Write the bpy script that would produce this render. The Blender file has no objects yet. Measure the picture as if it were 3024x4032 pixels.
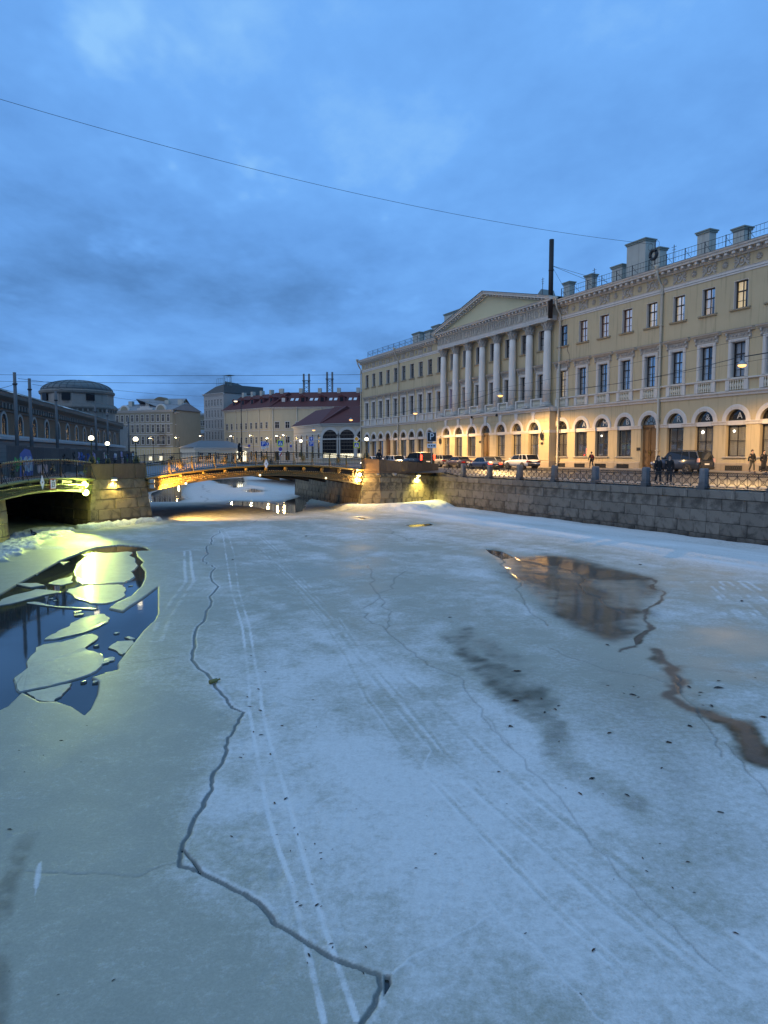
import bpy, bmesh, math, random
import numpy as np
from mathutils import Vector, Matrix

random.seed(7)
rng = np.random.default_rng(7)
SC = bpy.context.scene
COL = SC.collection
PI = math.pi
R = math.radians

# ------------------------------------------------------------------ camera
FOC = 2795.0                       # focal length in pixels of the 3024 x 4032 photograph
PITCH = math.atan((2016 - 1795) / FOC)
EYE = 4.5                          # camera height over the ice
cam_data = bpy.data.cameras.new('camera')
cam = bpy.data.objects.new('camera', cam_data)
COL.objects.link(cam)
cam.location = (0, 0, EYE)
cam.rotation_euler = (PI / 2 - PITCH, 0, 0)
cam_data.sensor_fit = 'VERTICAL'
cam_data.sensor_height = 36.0
cam_data.lens = 36.0 * FOC / 4032.0
cam_data.clip_end = 3000
SC.camera = cam

# ------------------------------------------------------------------ sky and sun
W = bpy.data.worlds.new('World')
SC.world = W
W.use_nodes = True
nt = W.node_tree
nt.nodes.clear()
SUN_AZ = R(238)                    # compass-like: direction the light comes from, from +Y clockwise
SUN_EL = R(33)


def wn(t, **k):
    n = nt.nodes.new(t)
    for a, b in k.items():
        setattr(n, a, b)
    return n


def wl(a, b):
    nt.links.new(a, b)


sky = wn('ShaderNodeTexSky')
sky.sky_type = 'NISHITA'
sky.sun_disc = False
sky.sun_elevation = SUN_EL
sky.sun_rotation = SUN_AZ
sky.air_density = 2.0
sky.ozone_density = 4.0
tc = wn('ShaderNodeTexCoord')
sep = wn('ShaderNodeSeparateXYZ')
wl(tc.outputs['Generated'], sep.inputs[0])
dz = wn('ShaderNodeMath', operation='ADD'); dz.inputs[1].default_value = 0.16
mx = wn('ShaderNodeMath', operation='MAXIMUM'); mx.inputs[1].default_value = 0.0
wl(sep.outputs[2], mx.inputs[0]); wl(mx.outputs[0], dz.inputs[0])
dvx = wn('ShaderNodeMath', operation='DIVIDE'); wl(sep.outputs[0], dvx.inputs[0]); wl(dz.outputs[0], dvx.inputs[1])
dvy = wn('ShaderNodeMath', operation='DIVIDE'); wl(sep.outputs[1], dvy.inputs[0]); wl(dz.outputs[0], dvy.inputs[1])
cmb = wn('ShaderNodeCombineXYZ'); wl(dvx.outputs[0], cmb.inputs[0]); wl(dvy.outputs[0], cmb.inputs[1])
mp = wn('ShaderNodeMapping'); mp.inputs['Location'].default_value = (6.1, 12.8, 0.7); mp.inputs['Scale'].default_value = (1.0, 0.75, 1)
mp.inputs['Rotation'].default_value = (0, 0, R(20))
wl(cmb.outputs[0], mp.inputs[0])
n1 = wn('ShaderNodeTexNoise'); n1.inputs['Scale'].default_value = 0.9; n1.inputs['Detail'].default_value = 8.0; n1.inputs['Roughness'].default_value = 0.56
n1.inputs['Distortion'].default_value = 0.25
wl(mp.outputs[0], n1.inputs['Vector'])
n2 = wn('ShaderNodeTexNoise'); n2.inputs['Scale'].default_value = 2.3; n2.inputs['Detail'].default_value = 7.0; n2.inputs['Roughness'].default_value = 0.58
wl(mp.outputs[0], n2.inputs['Vector'])
ramp = wn('ShaderNodeValToRGB')
cr = ramp.color_ramp
cr.elements[0].position = 0.33; cr.elements[0].color = (0.058, 0.150, 0.350, 1)
cr.elements[1].position = 0.78; cr.elements[1].color = (0.270, 0.560, 0.980, 1)
e = cr.elements.new(0.47); e.color = (0.088, 0.240, 0.560, 1)
e = cr.elements.new(0.58); e.color = (0.132, 0.350, 0.800, 1)
e = cr.elements.new(0.68); e.color = (0.165, 0.425, 0.930, 1)
mixn = wn('ShaderNodeMath', operation='MULTIPLY_ADD'); mixn.inputs[1].default_value = 0.40
sub = wn('ShaderNodeMath', operation='MULTIPLY_ADD'); sub.inputs[1].default_value = 0.52; sub.inputs[2].default_value = 0.075
wl(n1.outputs[0], sub.inputs[0])
wl(n2.outputs[0], mixn.inputs[0]); wl(sub.outputs[0], mixn.inputs[2])
# the deck of cloud is thinner overhead: it brightens with height
hz = wn('ShaderNodeMath', operation='MULTIPLY_ADD'); hz.inputs[1].default_value = 0.42; hz.inputs[2].default_value = -0.055
wl(mx.outputs[0], hz.inputs[0])
tot = wn('ShaderNodeMath', operation='ADD'); wl(mixn.outputs[0], tot.inputs[0]); wl(hz.outputs[0], tot.inputs[1])
n3 = wn('ShaderNodeTexNoise'); n3.inputs['Scale'].default_value = 1.25; n3.inputs['Detail'].default_value = 5.0
n3.inputs['Roughness'].default_value = 0.6
wl(mp.outputs[0], n3.inputs['Vector'])
brk = wn('ShaderNodeMapRange', interpolation_type='SMOOTHSTEP'); brk.inputs[1].default_value = 0.57; brk.inputs[2].default_value = 0.76; brk.inputs[4].default_value = 0.22
wl(n3.outputs[0], brk.inputs[0])
tot2 = wn('ShaderNodeMath', operation='ADD'); wl(tot.outputs[0], tot2.inputs[0]); wl(brk.outputs[0], tot2.inputs[1])
wl(tot2.outputs[0], ramp.inputs[0])
skm = wn('ShaderNodeMix', data_type='RGBA', blend_type='MULTIPLY'); skm.inputs[0].default_value = 1.0
skm.inputs[7].default_value = (0.045, 0.045, 0.045, 1)
wl(sky.outputs[0], skm.inputs[6])
mixc = wn('ShaderNodeMix', data_type='RGBA'); mixc.inputs[0].default_value = 0.93
wl(skm.outputs[2], mixc.inputs[6]); wl(ramp.outputs[0], mixc.inputs[7])
bg = wn('ShaderNodeBackground'); bg.inputs[1].default_value = 1.06
wl(mixc.outputs[2], bg.inputs[0])
wo = wn('ShaderNodeOutputWorld'); wl(bg.outputs[0], wo.inputs[0])

sd = bpy.data.lights.new('sun', 'SUN')
sd.energy = 0.62
sd.angle = R(75)
sd.color = (1.0, 0.83, 0.64)
sun = bpy.data.objects.new('sun', sd)
COL.objects.link(sun)
sdir = Vector((math.sin(SUN_AZ) * math.cos(SUN_EL), math.cos(SUN_AZ) * math.cos(SUN_EL), math.sin(SUN_EL)))
sun.rotation_euler = sdir.to_track_quat('Z', 'Y').to_euler()
sun.location = sdir * 60

vs = SC.view_settings
vs.view_transform = 'Standard'
vs.look = 'None'
vs.exposure = 0.0
vs.gamma = 1.0
vs.use_curve_mapping = False
SC.cycles.use_denoising = True
SC.cycles.max_bounces = 6
SC.cycles.diffuse_bounces = 3
SC.cycles.glossy_bounces = 3
SC.cycles.transparent_max_bounces = 8
SC.cycles.sample_clamp_indirect = 6.0
SC.cycles.caustics_reflective = False
SC.cycles.caustics_refractive = False


# ------------------------------------------------------------------ measuring helpers
def ray(u, v):
    dx = (u - 1512) / FOC
    dy = (2016 - v) / FOC
    return Vector((dx, math.cos(PITCH) + dy * math.sin(PITCH), -math.sin(PITCH) + dy * math.cos(PITCH)))


def gp(u, v, z=0.0):               # point of the level plane z that the pixel of the photograph shows
    r = ray(u, v)
    t = (z - EYE) / r.z
    return Vector((0, 0, EYE)) + r * t


def at(u, v, y):                   # point at distance y
    r = ray(u, v)
    return Vector((0, 0, EYE)) + r * (y / r.y)


# frame of the palace street: a runs along the facade, b out of it toward the river
_k = (200 - 1512) / FOC
DIR = Vector((_k, 1)).normalized()
NRM = Vector((DIR.y, -DIR.x))
FAC = 54.0
ANG = math.atan2(DIR.y, DIR.x)


def L(a, b, z=0.0):
    p = NRM * (FAC - b) + DIR * a
    return Vector((p.x, p.y, z))


# ------------------------------------------------------------------ materials
MATS = {}


class NT:
    def __init__(s, name):
        m = bpy.data.materials.new(name)
        m.use_nodes = True
        s.m = m
        s.t = m.node_tree
        s.t.nodes.clear()
        s.out = s.n('ShaderNodeOutputMaterial')
        s.p = s.n('ShaderNodeBsdfPrincipled')
        s.l(s.p.outputs[0], s.out.inputs[0])
        MATS[name] = m

    def n(s, t, **k):
        x = s.t.nodes.new(t)
        for a, b in k.items():
            setattr(x, a, b)
        return x

    def l(s, a, b):
        s.t.links.new(a, b)

    def noise(s, vec, scale, detail=4, rough=.55, dist=0):
        x = s.n('ShaderNodeTexNoise')
        x.inputs['Scale'].default_value = scale
        x.inputs['Detail'].default_value = detail
        x.inputs['Roughness'].default_value = rough
        x.inputs['Distortion'].default_value = dist
        if vec is not None:
            s.l(vec, x.inputs['Vector'])
        return x.outputs[0]

    def math(s, op, a, b=None, c=None, clamp=False):
        x = s.n('ShaderNodeMath', operation=op)
        x.use_clamp = clamp
        for i, q in enumerate((a, b, c)):
            if q is None:
                continue
            if isinstance(q, (int, float)):
                x.inputs[i].default_value = q
            else:
                s.l(q, x.inputs[i])
        return x.outputs[0]

    def mix(s, f, a, b, mode='MIX'):
        x = s.n('ShaderNodeMix', data_type='RGBA', blend_type=mode)
        for i, q in ((0, f), (6, a), (7, b)):
            if isinstance(q, (int, float)):
                x.inputs[i].default_value = q
            elif isinstance(q, (tuple, list)):
                x.inputs[i].default_value = (*q[:3], 1)
            else:
                s.l(q, x.inputs[i])
        return x.outputs[2]

    def sstep(s, x, lo, hi):
        q = s.n('ShaderNodeMapRange', interpolation_type='SMOOTHSTEP')
        q.inputs[1].default_value = lo
        q.inputs[2].default_value = hi
        s.l(x, q.inputs[0])
        return q.outputs[0]

    def bump(s, h, strength=.3, dist=.02):
        b = s.n('ShaderNodeBump')
        b.inputs['Strength'].default_value = strength
        b.inputs['Distance'].default_value = dist
        s.l(h, b.inputs['Height'])
        s.l(b.outputs[0], s.p.inputs['Normal'])
        return b


def pm(name, col, rough=.7, var=.18, scale=1.2, bump=.15, bscale=25, metal=0, spec=.5, coat=0, objvar=0.0, emit=None, streak=0.0, dist=.01):
    """plain painted / plastered / cast surface: colour with blotches, streaks and a fine relief"""
    if name in MATS:
        return MATS[name]
    q = NT(name)
    tcn = q.n('ShaderNodeTexCoord')
    v = tcn.outputs['Object']
    a = q.noise(v, scale, 5, .6)
    f = q.math('MULTIPLY_ADD', a, 2 * var, 1 - var)
    if streak:
        mpn = q.n('ShaderNodeMapping')
        mpn.inputs['Scale'].default_value = (2.2, 2.2, .12)
        q.l(v, mpn.inputs[0])
        st = q.noise(mpn.outputs[0], 1.6, 5, .62)
        f = q.math('MULTIPLY', f, q.math('MULTIPLY_ADD', q.sstep(st, .5, .72), -streak, 1.0))
    if objvar:
        oi = q.n('ShaderNodeObjectInfo')
        f = q.math('MULTIPLY', f, q.math('MULTIPLY_ADD', oi.outputs['Random'], 2 * objvar, 1 - objvar))
    c = q.mix(1.0, (*col, 1), (1, 1, 1), 'MULTIPLY')
    vm = q.n('ShaderNodeVectorMath', operation='SCALE')
    vm.inputs[0].default_value = col
    q.l(f, vm.inputs['Scale'])
    q.l(vm.outputs[0], q.p.inputs['Base Color'])
    q.p.inputs['Roughness'].default_value = rough
    q.p.inputs['Metallic'].default_value = metal
    q.p.inputs['Specular IOR Level'].default_value = spec
    q.p.inputs['Coat Weight'].default_value = coat
    if emit:
        q.p.inputs['Emission Color'].default_value = (*emit[0], 1)
        q.p.inputs['Emission Strength'].default_value = emit[1]
    if bump:
        q.bump(q.noise(v, bscale, 4, .6), bump, dist)
    return q.m


def granite(name, col, dark=.5):
    """weathered granite: speckle, per-block tone, damp stains and pale drips"""
    q = NT(name)
    tcn = q.n('ShaderNodeTexCoord')
    v = tcn.outputs['Object']
    oi = q.n('ShaderNodeObjectInfo')
    sp = q.noise(v, 46, 3, .7)
    blot = q.noise(v, 1.1, 6, .62, .4)
    mpn = q.n('ShaderNodeMapping')
    mpn.inputs['Scale'].default_value = (3.4, 3.4, .28)
    q.l(v, mpn.inputs[0])
    drip = q.noise(mpn.outputs[0], 1.5, 5, .6)
    f = q.math('MULTIPLY_ADD', sp, .8, .6)
    f = q.math('MULTIPLY', f, q.math('MULTIPLY_ADD', oi.outputs['Random'], .34, .83))
    f = q.math('MULTIPLY', f, q.math('MULTIPLY_ADD', q.sstep(blot, .44, .60), -dark, 1.0))
    f = q.math('MULTIPLY', f, q.math('MULTIPLY_ADD', q.sstep(drip, .60, .74), .55, 1.0))
    sz = q.n('ShaderNodeSeparateXYZ'); q.l(v, sz.inputs[0])
    wl_ = q.math('MULTIPLY_ADD', q.noise(v, 1.4, 5, .65), -.9, sz.outputs[2])
    f = q.math('MULTIPLY', f, q.math('MULTIPLY_ADD', q.sstep(wl_, -.25, .12), .5, .5))
    vm = q.n('ShaderNodeVectorMath', operation='SCALE')
    vm.inputs[0].default_value = col
    q.l(f, vm.inputs['Scale'])
    q.l(vm.outputs[0], q.p.inputs['Base Color'])
    q.p.inputs['Roughness'].default_value = .72
    hh = q.math('ADD', sp, q.math('MULTIPLY', q.noise(v, 7, 5, .6), 2.0))
    q.bump(hh, .5, .015)
    return q.m


def emis(name, col, s, base=(.8, .8, .8)):
    q = NT(name)
    tcn = q.n('ShaderNodeTexCoord')
    nz = q.noise(tcn.outputs['Object'], 3, 2)
    q.p.inputs['Base Color'].default_value = (*base, 1)
    q.p.inputs['Emission Color'].default_value = (*col, 1)
    q.l(q.math('MULTIPLY_ADD', nz, .3 * s, .85 * s), q.p.inputs['Emission Strength'])
    q.p.inputs['Roughness'].default_value = .3
    return q.m


def glass_pane(name, tint, refl=.9):
    """thin window glass, slightly wavy: see-through with a mirror layer"""
    q = NT(name)
    q.t.nodes.remove(q.p)
    tr = q.n('ShaderNodeBsdfTransparent')
    tr.inputs[0].default_value = (*tint, 1)
    gl = q.n('ShaderNodeBsdfGlossy')
    gl.inputs['Roughness'].default_value = .03
    gl.inputs['Color'].default_value = (refl, refl, refl, 1)
    tcn = q.n('ShaderNodeTexCoord')
    b = q.n('ShaderNodeBump')
    b.inputs['Strength'].default_value = .12
    b.inputs['Distance'].default_value = .02
    q.l(q.noise(tcn.outputs['Object'], 2.0, 2), b.inputs['Height'])
    q.l(b.outputs[0], gl.inputs['Normal'])
    fr = q.n('ShaderNodeFresnel')
    fr.inputs[0].default_value = 1.5
    mxs = q.n('ShaderNodeMixShader')
    q.l(q.math('MULTIPLY_ADD', fr.outputs[0], .55, .0, clamp=True), mxs.inputs[0])
    q.l(tr.outputs[0], mxs.inputs[1])
    q.l(gl.outputs[0], mxs.inputs[2])
    q.l(mxs.outputs[0], q.out.inputs[0])
    return q.m


YEL = pm('ochre_plaster', (.53, .43, .26), .85, .14, .28, .12, 30, objvar=.03, streak=.30)
WHT = pm('white_trim_plaster', (.62, .58, .52), .8, .10, .9, .12, 25, streak=.16)
ORN = pm('weathered_stucco_relief', (.46, .42, .36), .85, .28, 2.2, .3, 30)
COLM = pm('white_column_plaster', (.78, .71, .62), .8, .08, .7, .25, 45, streak=.10)
TAN = pm('tan_stone_plinth', (.36, .29, .20), .85, .2, 1.0, .25, 18, objvar=.12, streak=.2)
ROOF = pm('grey_green_sheet_roof', (.16, .20, .20), .5, .15, 1.0, .1, 8)
CHIM = pm('rendered_chimney', (.42, .42, .37), .85, .14, 1.0, .2, 20, streak=.2)
IRON = pm('black_painted_iron', (.018, .018, .02), .45, .2, 5, .15, 30)
FRAMED = pm('dark_window_wood', (.022, .020, .020), .45, .2, 4, .1, 20)
FRAMER = pm('red_brown_window_wood', (.085, .028, .018), .5, .2, 4, .1, 20)
DOORM = pm('brown_oak_door', (.16, .085, .03), .5, .2, 3, .2, 20)
GLS = glass_pane('window_glass', (.93, .95, .95))
GLS_FAR = pm('dark_far_window_glass', (.012, .014, .018), .25, .3, .8, .05, 2, spec=.22)
CURT_W = pm('pale_net_curtain', (.42, .44, .46), .9, .2, 2, .2, 10)
CURT_B = pm('beige_curtain_lit_from_inside', (.62, .5, .36), .9, .2, 2, .2, 10, emit=((1, .74, .42), .24))
CURT_Y = pm('yellow_lit_room', (.6, .48, .28), .9, .2, 2, .1, 10, emit=((1, .74, .36), .46))
CURT_P = pm('purple_lit_room', (.3, .1, .5), .9, .3, 2, .1, 10, emit=((.36, .06, .85), .7))
CURT_G = pm('grey_shop_blind', (.24, .23, .21), .9, .15, 1.2, .1, 10)
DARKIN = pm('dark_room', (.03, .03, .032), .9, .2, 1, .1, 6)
PIPE = pm('cream_painted_pipe', (.56, .52, .42), .55, .14, 1.5, .1, 20, streak=.15)
GRAN = granite('grey_granite_wall', (.150, .135, .115), .62)
GRANP = granite('pink_granite_parapet', (.165, .10, .052), .25)
GRANB = granite('brown_granite_pier', (.21, .145, .08), .5)
GRANG = granite('grey_granite_post', (.135, .14, .15), .3)
ASPH = pm('wet_asphalt', (.055, .055, .06), .42, .25, .6, .3, 40)
PAVE = pm('stone_pavement', (.20, .185, .17), .7, .2, .8, .25, 20)


# ------------------------------------------------------------------ mesh helpers
class MB:
    def __init__(s):
        s.v = []
        s.f = []

    def add(s, vs_, fs):
        k = len(s.v)
        s.v += [tuple(p) for p in vs_]
        s.f += [tuple(i + k for i in q) for q in fs]
        return s

    def box(s, x0, x1, y0, y1, z0, z1):
        return s.add([(x0, y0, z0), (x1, y0, z0), (x1, y1, z0), (x0, y1, z0), (x0, y0, z1), (x1, y0, z1), (x1, y1, z1), (x0, y1, z1)],
                     [(0, 3, 2, 1), (4, 5, 6, 7), (0, 1, 5, 4), (1, 2, 6, 5), (2, 3, 7, 6), (3, 0, 4, 7)])

    def quad(s, a, b, c, d):
        return s.add([a, b, c, d], [(0, 1, 2, 3)])

    def prism(s, poly, z0, z1):
        n = len(poly)
        zz0 = z0 if callable(z0) else (lambda p: z0)
        zz1 = z1 if callable(z1) else (lambda p: z1)
        return s.add([(p[0], p[1], zz0(p)) for p in poly] + [(p[0], p[1], zz1(p)) for p in poly],
                     [tuple(range(n))[::-1], tuple(range(n, 2 * n))] + [(i, (i + 1) % n, n + (i + 1) % n, n + i) for i in range(n)])

    def prism_xz(s, poly, y0, y1):
        n = len(poly)
        return s.add([(p[0], y0, p[1]) for p in poly] + [(p[0], y1, p[1]) for p in poly],
                     [tuple(range(n)), tuple(range(n, 2 * n))[::-1]] + [(i, n + i, n + (i + 1) % n, (i + 1) % n) for i in range(n)])

    def prism_yz(s, poly, x0, x1):
        n = len(poly)
        return s.add([(x0, p[0], p[1]) for p in poly] + [(x1, p[0], p[1]) for p in poly],
                     [tuple(range(n))[::-1], tuple(range(n, 2 * n))] + [(i, (i + 1) % n, n + (i + 1) % n, n + i) for i in range(n)])

    def lathe(s, prof, cx=0, cy=0, seg=14, a0=0.0):
        k = len(s.v)
        n = len(prof)
        for r, z in prof:
            for j in range(seg):
                t = a0 + 2 * PI * j / seg
                s.v.append((cx + r * math.cos(t), cy + r * math.sin(t), z))
        for i in range(n - 1):
            for j in range(seg):
                j2 = (j + 1) % seg
                s.f.append((k + i * seg + j, k + i * seg + j2, k + (i + 1) * seg + j2, k + (i + 1) * seg + j))
        s.f.append(tuple(k + j for j in range(seg))[::-1])
        s.f.append(tuple(k + (n - 1) * seg + j for j in range(seg)))
        return s

    def tube(s, pts, r, seg=6, closed=False):
        P = [Vector(p) for p in pts]
        n = len(P)
        rr = r if isinstance(r, (list, tuple)) else [r] * n
        k = len(s.v)
        for i, p in enumerate(P):
            if closed:
                d = P[(i + 1) % n] - P[i - 1]
            else:
                d = P[min(i + 1, n - 1)] - P[max(i - 1, 0)]
            if d.length < 1e-9:
                d = Vector((0, 0, 1))
            d.normalize()
            ref = Vector((0, 0, 1)) if abs(d.z) < .9 else Vector((1, 0, 0))
            e1 = d.cross(ref).normalized()
            e2 = d.cross(e1)
            for j in range(seg):
                t = 2 * PI * j / seg
                s.v.append(tuple(p + (e1 * math.cos(t) + e2 * math.sin(t)) * rr[i]))
        m = n if closed else n - 1
        for i in range(m):
            i2 = (i + 1) % n
            for j in range(seg):
                j2 = (j + 1) % seg
                s.f.append((k + i * seg + j, k + i2 * seg + j, k + i2 * seg + j2, k + i * seg + j2))
        if not closed:
            s.f.append(tuple(k + j for j in range(seg)))
            s.f.append(tuple(k + (n - 1) * seg + j for j in range(seg))[::-1])
        return s

    def ball(s, c, r, nu=10, nv=6, sq=(1, 1, 1)):
        prof = [(max(1e-4, r * math.sin(PI * i / nv)), -r * math.cos(PI * i / nv)) for i in range(nv + 1)]
        k = len(s.v)
        s.lathe(prof, 0, 0, nu)
        for i in range(k, len(s.v)):
            x, y, z = s.v[i]
            s.v[i] = (c[0] + x * sq[0], c[1] + y * sq[1], c[2] + z * sq[2])
        return s

    def mesh(s, name, mat, smooth=False):
        me = bpy.data.meshes.new(name)
        me.from_pydata(s.v, [], s.f)
        if mat is not None:
            me.materials.append(mat)
        if smooth:
            me.shade_smooth()
        me.update()
        return me

    def build(s, name, mat, parent=None, smooth=False, kind=None):
        return inst(s.mesh(name, mat, smooth), name, parent, kind=kind)


def inst(me, name, parent=None, loc=None, rz=0.0, scale=None, rot=None, kind=None):
    o = bpy.data.objects.new(name, me)
    COL.objects.link(o)
    if parent is not None:
        o.parent = parent
    if loc is not None:
        o.location = loc
    if rot is not None:
        o.rotation_euler = rot
    elif rz:
        o.rotation_euler = (0, 0, rz)
    if scale is not None:
        o.scale = scale if isinstance(scale, (tuple, list)) else (scale,) * 3
    if kind:
        o['kind'] = kind
    return o


def tag(o, label, cat, group=None):
    o['label'] = label
    o['category'] = cat
    if group:
        o['group'] = group
    return o


def thing(name, label, cat, loc=(0, 0, 0), rz=0.0, group=None):
    o = bpy.data.objects.new(name, None)
    o.empty_display_size = .3
    COL.objects.link(o)
    o.location = loc
    o.rotation_euler = (0, 0, rz)
    return tag(o, label, cat, group)


def struct(o):
    o['kind'] = 'structure'
    return o


def text_mesh(s, size, depth, mat):
    c = bpy.data.curves.new('lettering', 'FONT')
    c.body = s
    c.size = size
    c.extrude = depth
    c.align_x = 'CENTER'
    c.align_y = 'CENTER'
    o = bpy.data.objects.new('lettering', c)
    COL.objects.link(o)
    dg = bpy.context.evaluated_depsgraph_get()
    dg.update()
    me = bpy.data.meshes.new_from_object(o.evaluated_get(dg))
    bpy.data.objects.remove(o)
    bpy.data.curves.remove(c)
    me.materials.clear()
    me.materials.append(mat)
    return me


def arc(cx, cz, r, t0, t1, n):
    return [(cx + r * math.cos(t0 + (t1 - t0) * i / n), cz + r * math.sin(t0 + (t1 - t0) * i / n)) for i in range(n + 1)]

# ------------------------------------------------------------------ ice, water and ground
def vnoise(x, y, seed):
    g = np.random.default_rng(seed).random((256, 256)).astype(np.float32)
    xf = np.floor(x); yf = np.floor(y)
    fx = x - xf; fy = y - yf
    xi = xf.astype(np.int32); yi = yf.astype(np.int32)
    fx = fx * fx * (3 - 2 * fx); fy = fy * fy * (3 - 2 * fy)
    x0 = xi & 255; y0 = yi & 255; x1 = (xi + 1) & 255; y1 = (yi + 1) & 255
    a = g[x0, y0]; b = g[x1, y0]; c = g[x0, y1]; d = g[x1, y1]
    return (a * (1 - fx) + b * fx) * (1 - fy) + (c * (1 - fx) + d * fx) * fy


def fbm(x, y, sc, octv=4, seed=1, sx=1.0):
    s = 0; amp = .5; t = 0
    for i in range(octv):
        s = s + amp * vnoise(x * sc * sx + 17.3 * i, y * sc + 9.1 * i, seed + i)
        t += amp; amp *= .5; sc *= 2.03
    return s / t


def sst(x, lo, hi):
    t = np.clip((x - lo) / (hi - lo), 0, 1)
    return t * t * (3 - 2 * t)


def seg_dist(X, Y, pts, want_t=False, pad=5.0):
    if X.shape[0] == NR:           # only the rows the line can reach
        ys = [p[1] for p in pts]
        j0 = max(0, np.searchsorted(Yr, min(ys) - pad)); j1 = min(NR, np.searchsorted(Yr, max(ys) + pad) + 1)
        if j1 - j0 < NR:
            full = np.full(X.shape, 1e3, np.float32); ft = np.zeros(X.shape, np.float32)
            if j1 > j0:
                full[j0:j1], ft[j0:j1] = seg_dist(X[j0:j1], Y[j0:j1], pts, True)
            return (full, ft) if want_t else full
    best = np.full(X.shape, 1e9, np.float32); bt = np.zeros(X.shape, np.float32) if want_t else None; acc = 0.0
    for (x0, y0), (x1, y1) in zip(pts[:-1], pts[1:]):
        dx, dy = x1 - x0, y1 - y0
        l2 = dx * dx + dy * dy + 1e-12
        t = np.clip(((X - x0) * dx + (Y - y0) * dy) / l2, 0, 1)
        d = np.hypot(X - x0 - t * dx, Y - y0 - t * dy)
        if want_t:
            m = d < best
        best = np.minimum(best, d)
        ln = math.sqrt(l2)
        if want_t:
            bt = np.where(m, acc + t * ln, bt)
        acc += ln
    return (best, bt / acc) if want_t else best


def poly_sd(X, Y, pts):            # signed distance: negative inside
    d = seg_dist(X, Y, pts + [pts[0]])
    ins = np.zeros(X.shape, bool)
    n = len(pts)
    for i in range(n):
        x0, y0 = pts[i]; x1, y1 = pts[(i + 1) % n]
        c = ((y0 > Y) != (y1 > Y))
        with np.errstate(divide='ignore', invalid='ignore'):
            xx = (x1 - x0) * (Y - y0) / (y1 - y0 + 1e-12) + x0
        ins ^= c & (X < xx)
    return np.where(ins, -d, d)


def tr(crop, pts):                 # traced outline: crop origin and scale -> points on the ice
    ox, oy, k = crop
    return [tuple(gp(ox + k * x, oy + k * y).xy) for x, y in pts]


C4 = (0, 2000, .4822)
C5 = (1600, 2000, .8583)
C6 = (0, 2800, .9114)
C7 = (1512, 2800, .9114)
C8 = (600, 2000, .7233)
CB2 = (400, 1400, 1 / 2.765)
CB3 = (900, 1400, 1 / 2.765)
CB7 = (1400, 1600, .4822)
S16 = (0, 0, 1.8228)

# rows and columns of the ice sheet: finer near the footbridge we stand on
NR, NC = 1180, 900
tt = np.linspace(0, 1, NR)
Yr = 3.2 * np.exp(tt * math.log((205 + 0.0) / 3.2))
cc = np.linspace(-1, 1, NC)
X = (2.6 + .585 * Yr)[:, None] * cc[None, :] + 0 * Yr[:, None]
Y = np.repeat(Yr[:, None], NC, 1)
X = (X + (-.02 * Y)).astype(np.float32); Y = Y.astype(np.float32)

n_big = fbm(X, Y, .12, 4, 11)
n_mid = fbm(X, Y, .55, 4, 21)
n_fin = fbm(X, Y, 2.6, 4, 31)
n_str = fbm(X + .5 * Y, Y * .25, .8, 4, 41)

Z = .008 * (n_mid - .5) + .005 * (n_fin - .5) + .010 * (n_big - .5)
snow = np.clip(.50 + .9 * (n_mid - .5) + .7 * (n_big - .5) + .7 * (n_str - .5) + .6 * (n_fin - .5), 0, 1)
snow = np.clip(snow + .30 * sst(15 - Y, 0, 6) * sst(X, -4, 0), 0, 1)
snow = np.clip(snow - .16 * sst(Y, 10, 16) * sst(52 - Y, 0, 12), 0, 1)
wet = np.clip(.25 - .9 * (n_mid - .5), 0, 1)
murk = np.zeros_like(X)
dark = np.zeros_like(X)
crackd = np.full_like(X, 1.0)

# the long open crack
main = tr(C8, [(690, 35), (560, 72), (400, 110), (325, 180), (295, 225), (275, 290), (345, 325), (335, 460), (290, 590), (230, 740), (215, 825), (335, 955), (410, 1060), (440, 1090), (500, 1112), (470, 1150), (425, 1244)])
main2 = tr(C6, [(1050, 5), (985, 110), (975, 185), (915, 285), (917, 340), (865, 430), (795, 560), (778, 610), (775, 668), (860, 690), (955, 740), (1060, 790), (1130, 840), (1200, 925), (1290, 975), (1380, 1030), (1430, 1060), (1550, 1105), (1635, 1137), (1645, 1190), (1600, 1290), (1560, 1352)])
main3 = tr(C6, [(1560, 1352), (1520, 1440), (1450, 1600)])
spur = tr(C6, [(785, 590), (835, 645), (862, 690)])
gap2 = tr(C7, [(0, 1135), (25, 1140), (30, 1175), (0, 1225)])
MAINC = main + main2[1:] + main3[1:]


def jag(pts, amp, n):
    out = []
    for i in range(len(pts) - 1):
        a = np.array(pts[i]); b = np.array(pts[i + 1])
        dv = b - a; nn = np.array([-dv[1], dv[0]])
        m = max(2, int(n))
        for j in range(m):
            t = j / m
            out.append(tuple(a + dv * t + nn * (random.uniform(-amp, amp) if j else 0)))
    out.append(tuple(pts[-1]))
    return out


def crack(pts, w0, w1, depth, jg=.05, n=4, soft=1.0):
    global Z, crackd, dark
    p = jag(pts, jg, n)
    d, t = seg_dist(X, Y, p, True)
    w = w0 + (w1 - w0) * t
    w = w * (.35 + .7 * fbm(X, Y, 3.0, 2, 77) + .7 * fbm(X, Y, .7, 2, 78))
    Z -= depth * sst(w + .008 * soft - d, 0, .02 * soft)
    crackd = np.minimum(crackd, (d - w))
    return d


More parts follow.
